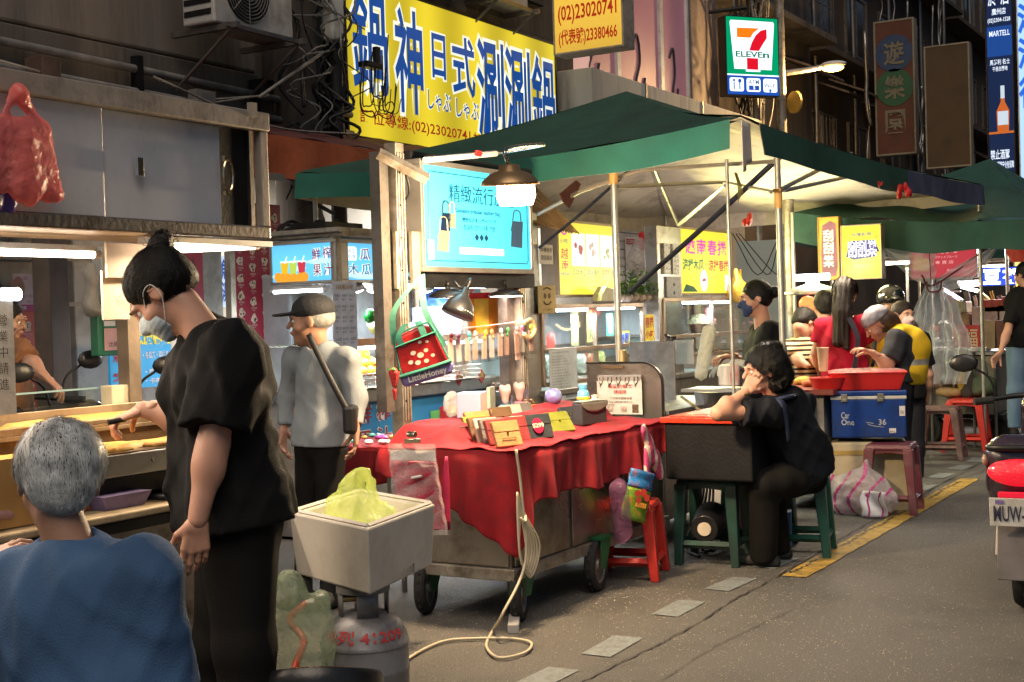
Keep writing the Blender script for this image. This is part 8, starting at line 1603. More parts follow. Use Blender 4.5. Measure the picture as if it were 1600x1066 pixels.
# scooters
def scooter(lb, x, y, rz, col, s=1.0, plate=None, tail=False, bx=False):
 """front points along local +y"""
 t = thing('scooter', lb, 'scooter', (x,y,0), 'scooters parked or waiting', rz); R = Rz(rz); o = A3(x,y,0); W = lambda *p: R@(A3(*p)*s)+o; bm = M(col[0], col[1], .25, .1, coat=.7, var=.1, bump=.03)
 for yy, w_ in ((.62,.10),(-.60,.12)): wheel(t, W(0,yy,.23), .23*s, w_*s, yaw=rz+0)
 V, Q = sdf_mesh([C(W(0,-.72,.72), W(0,-.1,.60), .12*s,.15*s,.1), E_(W(0,-.35,.52), (.16*s,.32*s,.17*s), R=R), C(W(-.07,-.74,.80), W(.07,-.74,.80), .12*s,.12*s,.05), C(W(-.06,-.70,.66), W(.06,-.70,.66), .13*s,.13*s,.05)], .02); setp(fast_mesh('rear_body', [(V, Q)], bm, t))
 V, Q = sdf_mesh([C(W(0,.45,.35), W(0,.36,.92), .15*s,.12*s,.08, fl=(R@A3(0,1,0),.5)), E_(W(0,.36,.98), (.12*s,.10*s,.10*s), R=R)], .02); fast_mesh('front_shield', [(V, Q)], bm, t)
 V, Q = sdf_mesh([E_(W(0,.62,.40), (.08*s,.25*s,.10*s), R=R)], .02); fast_mesh('front_fender', [(V, Q)], bm, t)
 V, Q = sdf_mesh([C(W(0,-.68,.83), W(0,-.05,.78), .12*s,.13*s,.05, fl=(A3(0,0,1),.5))], .02); fast_mesh('seat', [(V, Q)], rubber, t)
 g = MB(); g.box(W(0,.15,.32), (.30*s,.5*s,.08*s), rz); g.build('floor_board', blackp, t, bevel=.01)
 g = MB(); g.tube([W(-.34,.22,1.02), W(-.12,.34,1.05), W(.12,.34,1.05), W(.34,.22,1.02)], .016*s, 8); g.build('handlebar', black, t, smooth=True)
 for sx in (-1,1):
  g = MB(); g.tube([W(sx*.24,.28,1.04), W(sx*.28,.27,1.16), W(sx*.36,.25,1.22)], .008*s, 6); h_ = g.build('mirror_arm', black, t, smooth=True); g = MB(); g.ell(W(sx*.42,.24,1.25), (.085*s,.018*s,.055*s), 12, R); g.build('mirror', blackp, t, smooth=True)
  g = MB(); g.cyl(W(sx*.26,.26,1.03), W(sx*.36,.21,1.02), .022*s, n=10); g.build('grip', rubber, t)
  g = MB(); g.tube([W(sx*.13,-.52,.56), W(sx*.14,-.6,.26)], .028*s, 8, sm=False); g.build('shock', steel_d, t)
 g = MB(); g.box(W(0,-.84,.36), (.24*s,.02*s,.36*s), R@Rx(-.2)); g.build('mud_flap', M('grey_flap', (.12,.11,.11), .7), t, bevel=.004)
 g = MB(); g.cyl(W(.16,-.75,.30), W(.16,-.35,.26), .055*s, n=14); g.build('exhaust', steel_d, t, smooth='auto')
 if tail:
  V, Q = sdf_mesh([E_(W(0,-.84,.735), (.165*s,.06*s,.075*s), R=R)], .01); fast_mesh('taillight', [(V, Q)], M('tail_red', (.45,.005,.02), .15, coat=1, emit=(1,.01,.03), es=.45, bump=.8, bsc=120), t)
  g = MB(); g.box(W(0,-.86,.62), (.22*s,.03*s,.03*s), rz); g.build('reflector', M('reflector_red', (.5,.01,.03), .2, emit=(.8,.02,.05), es=.3), t, bevel=.004)
  g = MB(); g.tube([W(-.15,-.6,.84), W(-.14,-.85,.86), W(.14,-.85,.86), W(.15,-.6,.84)], .016*s, 8); g.build('grab_rail', black, t, smooth=True)
  g = MB(); g.ell(W(-.175,-.80,.79), (.02*s,.03*s,.03*s), 10, R); g.build('indicator', M('clear_amber', (.3,.2,.15), .2), t, smooth=True)
 f = Fr(W(-.15,-.875,.46), R@A3(1,0,0), R@A3(0,-.18,1), .30*s, .15*s); g = MB(); f.slab(g, 0,0,1,1,-.004,0); pl_ = g.build('licence_plate', M('plate_white', (.68,.68,.64), .4, dirt=(.5,.48,.43), dsc=8), t, bevel=.002)
 if plate: letters(pl_, f, M('plate_blue_black', (.05,.05,.09), .5), [(plate, .07,.18,.93,.72)], .002, .02); g = MB(); f.rect(g, .10,.80,.24,.93,.002); f.rect(g, .7,.8,.84,.93,.002); g.build('plate_mark', M('plate_violet', (.2,.15,.4), .5), pl_)
 return t
sx_ = onZ(1597,905); scooter('red tail lit scooter with white licence plate at the right edge', -1.15, 7.0, rad(4), ('dark_scooter_paint', (.03,.02,.03)), .87, plate='MUW-1253', tail=True)
c = at(150,600,6.6); scooter('dark parked scooter behind the griddle with a big round mirror', c[0]-.15, c[1]+.25, rad(70), ('black_scooter_paint', (.015,.015,.018)), .95)
c = at(66,590,6.9); scooter('second dark parked scooter at the far left behind the glass screen', c[0]-.2, c[1]+.2, rad(80), ('navy_scooter_paint', (.02,.025,.06)), .98)
# people
def skinm(n, c): return M(n, c, .5, var=.08, sc=14, bump=.12, bsc=180, sss=.12)
sk1 = skinm('skin_light', (.46,.245,.165)); sk2 = skinm('skin_tan', (.36,.19,.12)); hairm = M('black_hair', (.007,.006,.005), .5, spec=.3, var=.5, sc=60, bump=.5, bsc=200); hairg = M('grey_hair', (.16,.16,.15), .5, var=.6, sc=40, bump=.5, bsc=180, col2=(.42,.41,.38)); hairb = M('dark_brown_hair', (.014,.008,.006), .5, spec=.3, var=.5, sc=60, bump=.5, bsc=200)
def fabric(n, c=None, **k): return M(n, c, k.pop('rough', .85), var=k.pop('var', .15), sc=k.pop('sc', 10), bump=k.pop('bump', .3), bsc=220, spec=.2, **k)
def cv_(v): v = A3(*v); return nrm(RT*v[0]+UP*v[1]+FW*v[2])
def Rhead(f, r): y = cv_(f); x = cv_(r); x = nrm(x-y*x.dot(y)); return np.stack([x, y, np.cross(x, y)], 1)
def hand_mesh(w, fd, pn, th, s=1., curl=(.5,.5,.55,.6,.4), res=.0032, spread=.05):
 """w wrist, fd finger direction, pn palm normal, th +1/-1 picks the thumb side"""
 f = nrm(fd); n = nrm(A3(*pn)-f*np.dot(pn, f)); t = np.cross(n, f)*th; pr = [C(w-f*.03*s, w+f*.02*s, .025*s, .026*s, .012, fl=(n,.7))]
 for i, (o, L, r) in enumerate(((.030,.073,.0088),(.010,.080,.0090),(-.010,.075,.0085),(-.029,.058,.0076))):
  k = w+f*(.088-.006*abs(i-1))*s+t*o*s; pr.append(C(w+f*.015*s+t*o*.55*s, k, .0145*s, .0115*s, .012, fl=(n,.85))); p = k; d = nrm(f+t*spread*(o/.03)); a = 0.
  for j, q in enumerate((.46,.31,.23)):
   a += curl[i]*(.75,1.,.7)[j]; dd = d*math.cos(a)+n*math.sin(a); e = p+dd*L*q*s; pr.append(C(p, e, r*s*(1-.08*j), r*s*(.93-.08*j), .004)); p = e
 b = w+f*.022*s+t*.022*s; e = b+(f*.55+t*.6+n*.35)*.045*s; pr.append(C(b, e, .016*s, .011*s, .012)); d2 = nrm(f*.8+t*.25+n*(.3+curl[4])); e2 = e+d2*.032*s; pr.append(C(e, e2, .0105*s, .0095*s, .005)); pr.append(C(e2, e2+nrm(d2+n*.3)*.024*s, .0095*s, .008*s, .004))
 return sdf_mesh(pr, res*s)
def head_prims(c, R, s, nose=1.):
 h = lambda x, y, z: c+R@(A3(x,y,z)*s); e = lambda p, r, k=.02, sub=False: E_(h(*p), A3(*r)*s, R, k*s, sub)
 P = [e((0,-.012,.025),(.074,.093,.084)), e((0,.032,-.035),(.057,.058,.075),.03), e((0,.062,-.092),(.024,.022,.02),.03), C(h(0,.09,.018), h(0,.112*nose,-.022), .007*s, .0125*s, .012*s), e((0,.082,.022),(.05,.018,.012),.015), e((0,.091,-.052),(.022,.012,.012),.01), e((.045,.05,-.03),(.022,.03,.022),.02), e((-.045,.05,-.03),(.022,.03,.022),.02)]
 for x in (-1, 1): P += [e((x*.031,.100,.004),(.016,.016,.011),.012,True), e((x*.076,-.006,-.006),(.009,.019,.031),.006), e((x*.086,-.002,-.004),(.005,.011,.018),.004,True)]
 return P
def fur(name, par, mat, V, n, L, flow, w=.0011, lift=.25, sd=0, seg=4, wave=0., kd=None):
 """fine strands combed along flow(p) over the surface points V"""
 rg = np.random.RandomState(sd); tree = kdtree.KDTree(len(V)); [tree.insert(p, i) for i, p in enumerate(V.tolist())]; tree.balance(); cen = V.mean(0); N_ = lambda a: a/(np.linalg.norm(a, axis=1)[:,None]+1e-9)
 p = V[rg.randint(len(V), size=n)].copy(); out = N_(p-cen); l_ = (L*rg.uniform(.6, 1.25, n))[:,None]; pts = []; jit = rg.normal(0, .22, (n, 3)); ph = rg.uniform(0, 6.28, n)[:,None]
 for j in range(seg+1):
  pts.append(p+out*(.0015+lift*l_*.22*(j/seg)**1.5)); fl = N_(flow(p)+np.zeros((n, 3))); d = N_(fl+jit+wave*np.sin(ph+j*2.)*np.cross(out, fl)); d = N_(d-out*(d*out).sum(1)[:,None]); p = p+d*l_/seg
  V2 = np.array([tree.find(q)[0] for q in p.tolist()]); p = p*.35+V2*.65; out = N_(p-cen)
 vs = np.zeros((n, 2*seg+2, 3))
 for j, p in enumerate(pts): sd_ = N_(np.cross(pts[min(j+1, seg)]-pts[max(j-1, 0)], p-cen))*w*(1-.75*j/seg); vs[:,2*j] = p-sd_; vs[:,2*j+1] = p+sd_
 q = np.array([[2*j, 2*j+1, 2*j+3, 2*j+2] for j in range(seg)]); Q = (np.arange(n)[:,None,None]*(2*seg+2)+q).reshape(-1, 4)
 return setp(fast_mesh(name, [(vs.reshape(-1, 3), Q)], mat, par), kind='stuff')
def person(label, J, sk=sk1, b=1., hs=1., R=None, top=None, bot=None, sleeve=.75, hem=.10, loose=1., tfold=.012, bfold=.012, res=.009, hands=None, hair=None, shoes=True, shorts=None, nose=1., group=None, seat=False):
 J = {k: (at(*v) if len(v) == 3 else A3(*v)) for k, v in J.items()}; pel, che, nck, hed = J['pel'], J['che'], J['nck'], J['hed']; side = nrm(J['shR']-J['shL']); up = nrm(nck-pel); fw = nrm(np.cross(up, side)); side = np.cross(fw, up); RB = np.stack([side, fw, up], 1)
 base = (J['anL']+J['anR'])/2; t = thing('person', label, 'person', (base[0], base[1], 0), group); c2 = che+(nck-che)*.25
 def torso(g, a=0.): return [E_(pel+(0-.0)*up, A3(.165*b+g,.115*b+g,.12+g), RB, .06), E_((pel+che)/2, A3(.145*b+g,.11*b+g,.16+g), RB, .06), E_(c2, A3(.160*b+g,.112*b+g,.17+g), RB, .06), C(J['shL'], J['shR'], .052*b+g, .052*b+g, .05)]
 pr = torso(-.012); hb_ = hed+R@(A3(0,-.02,-.07)*hs); pr += [C(nck-up*.04, hb_, .056*b, .048, .03)]+head_prims(hed, R, hs, nose)
 legs = []
 for s_ in 'LR':
  sh, el, wr, hp, kn, an = (J[k+s_] for k in ('sh','el','wr','hp','kn','an')); pr += [C(sh, el, .046*b, .037*b, .035), C(el, wr, .038*b, .024*b, .02), E_(el+(wr-el)*.28, (.038*b,.038*b,.06), k=.03)]
  legs.append((hp, kn, an)); pr += [C(hp, kn, .082*b, .055*b, .05), C(kn, an, .052*b, .034, .03), C(kn+(an-kn)*.25, kn+(an-kn)*.4, .05*b, .045*b, .04)]
 V, Q = sdf_mesh(pr, res); parts = [(V, Q)]
 for s_, hd in (hands or {}).items(): parts.append(hand_mesh(J['wr'+s_], *[cv_(x) if i < 2 else x for i, x in enumerate(hd[:3])], hs*.98, *hd[3:]))
 fast_mesh('body', parts, sk, t)
 if top:
  g = .018*loose; pr = torso(g)+([C(nck-up*.09, nck-up*.035, .085*b, .07, .04)]);
  for s_ in 'LR':
   sh, el, wr = J['sh'+s_], J['el'+s_], J['wr'+s_]
   if sleeve <= 1: e = sh+(el-sh)*sleeve; pr.append(C(sh, e, .062*b+g*.6, (.056*b+g) if sleeve < .95 else .05*b+g, .03, cut=True))
   else: e = el+(wr-el)*(sleeve-1); pr += [C(sh, el, .062*b+g*.5, .05*b+g*.5, .03), C(el, e, .05*b+g*.5, .036*b+g*.4, .03, cut=True)]
  pr.append(C(pel+up*.05, pel-up*hem, .155*b+g, .16*b+g, .06, fl=(fw,.78))); pr.append(C(nck-up*.03, hb_, .062, .055, .012, sub=True))
  hp_ = pel-up*hem; f1_ = folds(tfold, 17, int(b*10) % 7, axis=up); f2_ = folds(tfold*.6, 30, 5); f3_ = crumple(tfold*.45, 9, 4)
  ar = [J['shL'], J['elL'], J['shR'], J['elR']]
  def clipt(P): return np.where(np.abs((P-pel)@side) < .32, -((P-hp_)@up), -1.)
  V, Q = sdf_mesh(pr, res, lambda P: f1_(P)+f2_(P)+f3_(P), clipt); o = fast_mesh('shirt', [(V, Q)], top, t); J['_shirt'] = o; J['_sV'] = V
 if bot:
  pr = [E_(pel, A3(.170*b,.122*b,.12), RB, .06)]; frac = shorts or 2
  for hp, kn, an in legs:
   if frac <= 1: pr.append(C(hp, hp+(kn-hp)*frac, .098*b, .092*b, .04, cut=True))
   else: pr += [C(hp, kn, .096*b, .075*b, .04), C(kn, kn+(an-kn)*.97, .075*b, .066*b, .035, cut=True)]
  V, Q = sdf_mesh(pr, res, folds(bfold, 16, 2, axis=A3(0,0,1)), (lambda P: (P-pel)@up-.07) if not seat else None); fast_mesh('trousers' if frac > 1 else 'shorts', [(V, Q)], bot, t)
 if shoes:
  for an in (J['anL'], J['anR']):
   d = A3(fw[0], fw[1], 0); d = nrm(d); z = A3(an[0], an[1], .03); V, Q = sdf_mesh([C(z-d*.05, z+d*.15, .036, .03, .02), C(an-A3(0,0,.01), z, .04, .036, .03)], .01, clip=lambda P: .004-P[:,2]); fast_mesh('shoe', [(V, Q)], rubber, t)
 h = lambda x, y, z: hed+R@(A3(x,y,z)*hs)
 for x in (-1, 1):
  g = MB(); g.ell(h(x*.030,.0775,.003), .0115*hs, 10); e_ = g.build('eye', M('eye_white', (.6,.58,.55), .2), t, smooth=True); g = MB(); g.ell(h(x*.030,.0855,.002), .0052*hs, 8); g.build('iris', blackp, e_, smooth=True); g = MB(); g.tube([h(x*.016,.098,.022), h(x*.032,.098,.027), h(x*.047,.086,.022)], [.002,.003,.001], 5); g.build('eyebrow', hairm, t)
 g = MB(); g.tube([h(-.02,.094,-.052), h(0,.103,-.050), h(.02,.094,-.052)], [.002,.005,.002], 6); g.build('lips', M('lip_skin', (.35,.12,.10), .45), t, smooth=True)
 J['t'] = t; J['h'] = h; J['R'] = R; J['hs'] = hs
 if hair: hair(J)
 return J
def hairblob(J, prims, mat, res=.006, disp=None, face=True, nape=-.075, n=1500, L=.05, flow=None, w=.0011, lift=.2, wave=0., sd=0, smat=None):
 h, R, s, t = J['h'], J['R'], J['hs'], J['t']; e = lambda p, r, k=.02, sub=False: E_(h(*p), A3(*r)*s, R, k*s, sub)
 P = [e(*a) if len(a) < 5 else C(h(*a[0]), h(*a[1]), a[2]*s, a[3]*s, a[4]*s) for a in prims]
 if face: P += [e((0,.095,-.045),(.082,.075,.100),.012,True), e((.085,.01,-.03),(.03,.022,.04),.01,True), e((-.085,.01,-.03),(.03,.022,.04),.01,True)]
 clip = lambda Q_: -((Q_-h(0,0,nape))@R[:,2]) if nape > -.5 else -np.ones(len(Q_))
 V, Q = sdf_mesh(P, res, disp, clip); o = fast_mesh('hair', [(V, Q)], mat, t)
 if n: fur('hair_strands', t, smat or mat, V, n, L*s, flow or (lambda p: -R[:,2]-R[:,1]*.3), w, lift, sd, wave=wave)
 return V
def mask(J, mat, str_mat=None):
 h, R, s, t = J['h'], J['R'], J['hs'], J['t']; e = lambda p, r, k=.02, sub=False: E_(h(*p), A3(*r)*s, R, k*s, sub)
 V, Q = sdf_mesh([e((0,.048,-.045),(.064,.062,.062)), C(h(0,.09,.0), h(0,.117,-.03), .012*s, .016*s, .02*s), e((0,.078,-.09),(.03,.025,.025))], .004, lambda P: .0005*np.sin((P@R[:,2])*420), lambda P: np.maximum(-((P-h(0,.046,0))@R[:,1]), (P-h(0,0,-.002))@R[:,2])); fast_mesh('face_mask', [(V, Q)], mat, t)
 for x in (-1, 1): g = MB(); g.tube([h(x*.058,.058,-.015), h(x*.080,.015,.02), h(x*.084,-.018,.015), h(x*.080,-.01,-.03), h(x*.055,.05,-.08)], .0016, 5); g.build('mask_loop', str_mat or mat, t, smooth=True)
SC = lambda p, r, k=.02: (p, r, k)
cap0 = [SC((0,-.016,.03),(.083,.101,.092))]
# 1 cook in the foreground
def hair1(J):
 h, R = J['h'], J['R']; bun = h(0,-.112,.088); fl = lambda p: bun-p
 hairblob(J, cap0+[SC((0,-.05,.04),(.07,.075,.075)), SC((0,-.112,.088),(.036,.038,.034),.008), SC((.02,-.13,.10),(.02,.022,.02),.01), SC((0,-.07,-.02),(.06,.045,.05))], hairm, .005, lambda P: .0022*np.sin((P@R[:,0])*420+3*np.sin((P@R[:,2])*30))+crumple(.004, 45)(P), n=5200, L=.055, flow=fl, w=.0007, lift=.12, nape=-.06)
 rg = np.random.RandomState(3); g = MB()
 for i in range(26): a = h(rg.uniform(-.07,.07), .085+rg.uniform(-.02,.0), .055+rg.uniform(-.03,.035)); g.tube([a, a+R@A3(rg.normal(0,.008),.012,.004+rg.normal(0,.008)), a+R@A3(rg.normal(0,.012),.018,-.012), a+R@A3(rg.normal(0,.012),.014,-.032)], .0004, 3, 4)
 for i in range(50): a = bun+R@A3(rg.normal(0,.02),rg.normal(0,.025),rg.normal(0,.02)); g.tube([a, a+R@(rg.normal(0,.022,3)), a+R@(rg.normal(0,.03,3)+A3(0,-.02,-.01))], .0006, 3, 4)
 g.build('loose_hair', hairm, J['t'], kind='stuff')
 mask(J, M('pale_blue_mask', (.50,.60,.64), .7, bump=.2), white_p)
blackt = fabric('black_tshirt', (.0045,.0045,.005)); J1 = person('woman cook in black with bun and pale mask leaning over the griddle with a spatula', dict(pel=(366,805,4.1), che=(354,640,4.1), nck=(318,512,4.1), hed=(252,458,4.1), shL=(356,556,3.91), shR=(330,545,4.27), elL=(333,695,3.86), wrL=(309,812,3.82), elR=(290,655,4.42), wrR=(224,640,4.40), hpL=(372,850,4.02), hpR=(360,850,4.2), knL=(380,1010,4.02), knR=(345,1010,4.2), anL=(392,1190,4.02), anR=(352,1190,4.22)),
 sk1, 1.2, 1.05, Rhead((-.60,-.76,.08),(.05,0,1)), blackt, fabric('black_trousers', (.006,.0055,.005)), sleeve=.80, hem=.03, loose=1.7, res=.008, tfold=.018, hands={'L': ((-.08,-1,0),(-.35,0,1),1,(.28,.32,.38,.42,.25)), 'R': ((-.93,-.35,.05),(.1,-.95,.2),1,(.55,.75,.85,.9,.55))}, hair=hair1)
w_ = at(196,655,4.38); tip = at(128,668,4.30); t = thing('spatula', 'thin metal spatula in the hand of the woman cook over the griddle', 'spatula', tip)
g = MB(); g.tube([w_, w_*.6+tip*.4], .010, 8, sm=False); g.build('handle', blackp, t, smooth='auto'); g = MB(); g.ribbon([w_*.6+tip*.4, w_*.3+tip*.7, tip], A3(0,.03,.0), .003); g.build('blade', steel, t)
# 2 grey haired man
def hair2(J):
 R = J['R']; hairblob(J, [SC((0,-.018,.034),(.090,.106,.096)), SC((0,-.07,-.02),(.066,.04,.06))], M('dark_grey_hair', (.035,.035,.034), .7, bump=.1), .006, crumple(.006, 40), n=5200, L=.05, w=.0015, smat=M('silver_strand', (.42,.44,.44), .4, var=.5, sc=30, bump=0), lift=.5, nape=-.085, flow=lambda p: -R[:,2]*1.-R[:,1]*.25+R[:,0]*.2)
polo = fabric('blue_polo', (.045,.095,.19), sc=5, var=.2); J2 = person('grey haired man in a blue shirt seated with his back to the camera', dict(pel=(165,1180,2.85), che=(125,1010,2.9), nck=(118,868,2.93), hed=(92,752,2.96), shL=(-32,932,3.0), shR=(218,905,2.84), elL=(-95,1090,3.05), wrL=(-30,900,3.25), elR=(245,1075,2.86), wrR=(180,1000,3.2), hpL=(110,1200,2.9), hpR=(200,1200,2.8), knL=(40,1190,3.3), knR=(180,1190,3.25), anL=(40,1480,3.3), anR=(180,1480,3.3)),
 sk2, 1.06, 1.04, Rhead((-.38,-.28,.88),(.92,-.06,.38)), polo, fabric('dark_trousers', (.012,.012,.016)), sleeve=1.0, hem=.12, loose=1.4, res=.008, tfold=.013, hands={'L': ((.5,.6,.5),(.5,-.5,.5),-1)}, hair=hair2, seat=True)
s_ = (at(165,1180,2.85)); stool('stool', 'stool under the grey haired man, cut by the bottom edge', s_[0], s_[1], pr, .3, h=.42)
c = at(20,1035,2.95); R = Rz(.5); t = thing('striped_carrier', 'woven bag with red, blue and green stripes at the bottom left', 'bag', c-A3(0,0,.2))
wm = [M('woven_'+n_, c_, .5, bump=.4) for n_, c_ in (('green',(.03,.2,.04)),('blue',(.01,.09,.35)),('red',(.4,.03,.05)),('cream',(.5,.45,.35)))]
V, Q = sdf_mesh([C(c+R@A3(-.03,0,-.14), c+R@A3(.03,0,-.14), .085, .085, .05), C(c+R@A3(-.02,0,.0), c+R@A3(.02,0,.06), .07, .05, .05)], .007, folds(.010, 22, 2)); o = fast_mesh('bag_body', [(V, Q)], wm, t); zz = V[Q].mean(1)[:,2]-c[2]; o.data.polygons.foreach_set('material_index', np.clip(((zz+.14)//.05), 0, 3).astype(np.int32)) if len(o.data.polygons) == len(zz) else None
g = MB(); g.ribbon([c+R@A3(-.06,-.05,.12), c+R@A3(-.03,-.06,.0), c+R@A3(-.07,-.06,-.2)], R@A3(.03,0,0), .004); g.build('strap', cable, t)
# 3 old man with the cap
def hair3(J):
 h, R, t = J['h'], J['R'], J['t']; hairblob(J, [SC((0,-.025,.02),(.078,.088,.07))], hairg, .007, n=500, L=.02, nape=-.045); V, Q = sdf_mesh([E_(h(0,-.012,.055), (.092,.108,.078), R), C(h(-.035,.07,.042), h(-.03,.155,.028), .022, .02, .02, fl=(R[:,2],.35)), C(h(.035,.07,.042), h(.03,.155,.028), .022, .02, .02, fl=(R[:,2],.35)), C(h(0,.08,.042), h(0,.165,.028), .03, .026, .02, fl=(R[:,2],.3))], .006, clip=lambda P: -((P-h(0,0,.022))@R[:,2])-.06*np.maximum((P-h(0,.05,0))@R[:,1], 0)); fast_mesh('cap', [(V, Q)], M('black_cap', (.012,.013,.016), .8, bump=.3), t)
greys = fabric('grey_long_sleeve', (.21,.235,.255), sc=6); J3 = person('old man in a black cap and grey long sleeved top with a black cross strap', dict(pel=(500,690,6.6), che=(500,612,6.6), nck=(500,540,6.6), hed=(487,502,6.58), shL=(540,562,6.5), shR=(460,562,6.72), elL=(556,625,6.48), wrL=(556,668,6.42), elR=(452,622,6.76), wrR=(444,668,6.72), hpL=(518,705,6.55), hpR=(484,705,6.65), knL=(512,805,6.55), knR=(480,805,6.65), anL=(512,905,6.55), anR=(476,905,6.65)),
 sk2, .80, 1.04, Rhead((-.95,-.06,.05),(-.05,0,1)), greys, fabric('black_trousers'), sleeve=1.93, hem=.02, loose=1.0, res=.009, tfold=.008, hands={'L': ((0,-1,0),(-.9,0,-.2),-1,(.4,.45,.5,.5,.3)), 'R': ((-.1,-1,0),(.9,0,-.2),1,(.4,.45,.5,.5,.3))}, hair=hair3)
g = MB(); g.ribbon([at(482,522,6.42), at(500,560,6.40), at(520,600,6.38), at(546,648,6.38)], cv_((.8,.55,0))*.028, .004); g.build('cross_strap', cable, J3['t'], smooth=True); g = MB(); g.box(at(549,655,6.42), (.07,.10,.14), .4); g.build('pouch', blackp, J3['t'], bevel=.02)
# 4 man at the left edge
hA = lambda m: (lambda J: hairblob(J, [SC((0,-.018,.034),(.087,.102,.095)), SC((0,-.06,-.02),(.066,.04,.06))], m, .009, crumple(.006, 40), n=500, L=.03, lift=.4))
person('man in an orange brown shirt reaching to a scooter at the left edge', dict(pel=(6,645,7.2), che=(4,590,7.2), nck=(2,535,7.2), hed=(8,500,7.2), shL=(-6,545,7.35), shR=(20,548,7.05), elL=(12,590,7.3), wrL=(22,535,7.2), elR=(48,568,6.95), wrR=(72,590,6.9), hpL=(0,655,7.3), hpR=(14,655,7.1), knL=(2,750,7.3), knR=(20,750,7.1), anL=(0,860,7.3), anR=(18,860,7.1)), sk2, 1., 1., Rhead((.9,-.2,.1),(0,0,-1)), fabric('orange_brown_shirt', (.25,.11,.05), col2=(.08,.04,.025), sc=7), fabric('dark_trousers'), hem=.03, res=.013, sleeve=.8, hands={'L': ((.1,1,0),(.9,0,0),1), 'R': ((.7,-.6,0),(-.3,-.9,0),-1)}, hair=hA(hairm))
# 5 standing cook under the tent
def hair5(J):
 h, R = J['h'], J['R']; bun = h(0,-.125,.02); hairblob(J, cap0+[SC((0,-.05,-.0),(.07,.06,.07)), SC((0,-.125,.02),(.04,.04,.04),.012)], hairm, .006, lambda P: .002*np.sin((P@R[:,0])*300), n=1800, L=.05, flow=lambda p: bun-p, w=.0009, lift=.1); mask(J, M('navy_mask', (.02,.04,.12), .7)); g = MB(); g.ell(h(.083,.0,-.03), .006, 8); g.ell(h(-.083,.0,-.03), .006, 8); g.build('earring', M('gold_metal', (.7,.5,.2), .2, 1., bump=0), J['t'], smooth=True)
J5 = person('woman in black with a bun and dark blue mask cooking under the tent', dict(pel=(1198,630,8.95), che=(1196,570,8.95), nck=(1193,508,8.93), hed=(1181,466,8.9), shL=(1203,524,8.78), shR=(1190,522,9.12), elL=(1186,580,8.72), wrL=(1150,570,8.66), elR=(1178,575,9.2), wrR=(1142,556,9.15), hpL=(1200,645,8.85), hpR=(1198,645,9.05), knL=(1198,720,8.85), knR=(1196,720,9.05), anL=(1200,800,8.85), anR=(1198,800,9.05)),
 sk1, 1.08, 1.0, Rhead((-.97,-.16,.0),(0,0,1)), blackt, fabric('black_trousers'), hem=.04, loose=1.5, res=.009, sleeve=.85, hands={'R': ((-.95,-.1,0),(0,-1,0),1,(.6,.7,.8,.8,.5))}, hair=hair5)
V, Q = hand_mesh(at(1150,570,8.66), cv_((-.97,-.15,0)), cv_((0,-1,0)), 1, 1.18, (.5,.45,.5,.6,.3)); fast_mesh('glove', [(V, Q), sdf_mesh([C(at(1158,571,8.67), at(1148,570,8.66), .038, .036)], .006)], M('white_cotton_glove', (.50,.50,.44), .9, bump=.5), J5['t'])
g = MB(); a = at(1108,525,8.7)+A3(0,0,.0)
for k in range(2): g.tube([at(1142+3*k,553,9.1), at(1095+6*k,538+4*k,9.0)], .004, 5, sm=False)
g.build('chopsticks', wood, label='dark wooden chopsticks in the hand of the cook under the tent', cat='chopsticks')
blob('plastic_roll', [C(at(1108,518,8.5), at(1095,585,8.5), .045, .04, .02)], .009, film('clear_roll_film', (.6,.6,.52), .65), disp=crumple(.01, 40), label='clear plastic bundle standing beside the gloved hand', cat='bag')
# 6 seated woman with wavy hair
def hair6(J):
 h, R = J['h'], J['R']; top_ = h(0,-.06,.10); hairblob(J, [SC((0,-.03,.04),(.108,.118,.105)), SC((0,-.10,-.03),(.095,.07,.085)), SC((-.04,-.06,-.08),(.05,.055,.05)), SC((0,-.07,.12),(.06,.06,.035))], hairm, .006, crumple(.014, 38, 2), n=3800, L=.05, flow=lambda p: -R[:,2]*.6-R[:,1]*.8, w=.0012, lift=1.0, wave=1.1, nape=-.12)
 g = MB(); [g.ell(h(.028*math.cos(a),-.045+.028*math.sin(a),.14+.005*math.sin(3*a)), .013, 8) for a in np.arange(9)*.7]; g.build('scrunchie', M('blue_white_scrunchie', (.05,.06,.12), .7, col2=(.5,.52,.6), sc=60), J['t'], smooth=True)
J6 = person('woman with wavy dark hair in black seated with her elbow on the black box', dict(pel=(1256,728,7.42), che=(1237,680,7.38), nck=(1216,618,7.33), hed=(1191,580,7.28), shL=(1207,644,7.12), shR=(1250,634,7.52), elL=(1122,646,6.98), wrL=(1166,612,7.06), elR=(1232,705,7.6), wrR=(1180,735,7.5), hpL=(1240,748,7.3), hpR=(1264,746,7.5), knL=(1190,757,7.2), knR=(1205,760,7.45), anL=(1196,872,7.3), anR=(1215,862,7.5)),
 sk1, 1.04, 1.0, Rhead((-.93,-.1,-.3),(-.25,0,.95)), fabric('black_blouse', (.005,.0055,.007), col2=(.012,.014,.02), sc=5), fabric('black_trousers'), hem=.06, loose=1.6, res=.008, sleeve=.62, tfold=.02, hands={'L': ((.55,.85,.15),(.5,.2,.9),1,(.9,.95,1.,1.,.5))}, hair=hair6, seat=True)
g = MB(); g.tube([at(1210,622,7.1), at(1222,630,7.08), at(1228,655,7.1), at(1232,690,7.12)], [.02,.035,.03,.022], 8, flat=.35); g.tube([at(1195,628,7.15), at(1225,622,7.12), at(1252,616,7.4)], .024, 8, flat=.5); g.build('navy_scarf', M('navy_scarf_cloth', (.02,.03,.07), .8, bump=.4), J6['t'], smooth=True); w_ = J6['wrL']; R = J6['R']
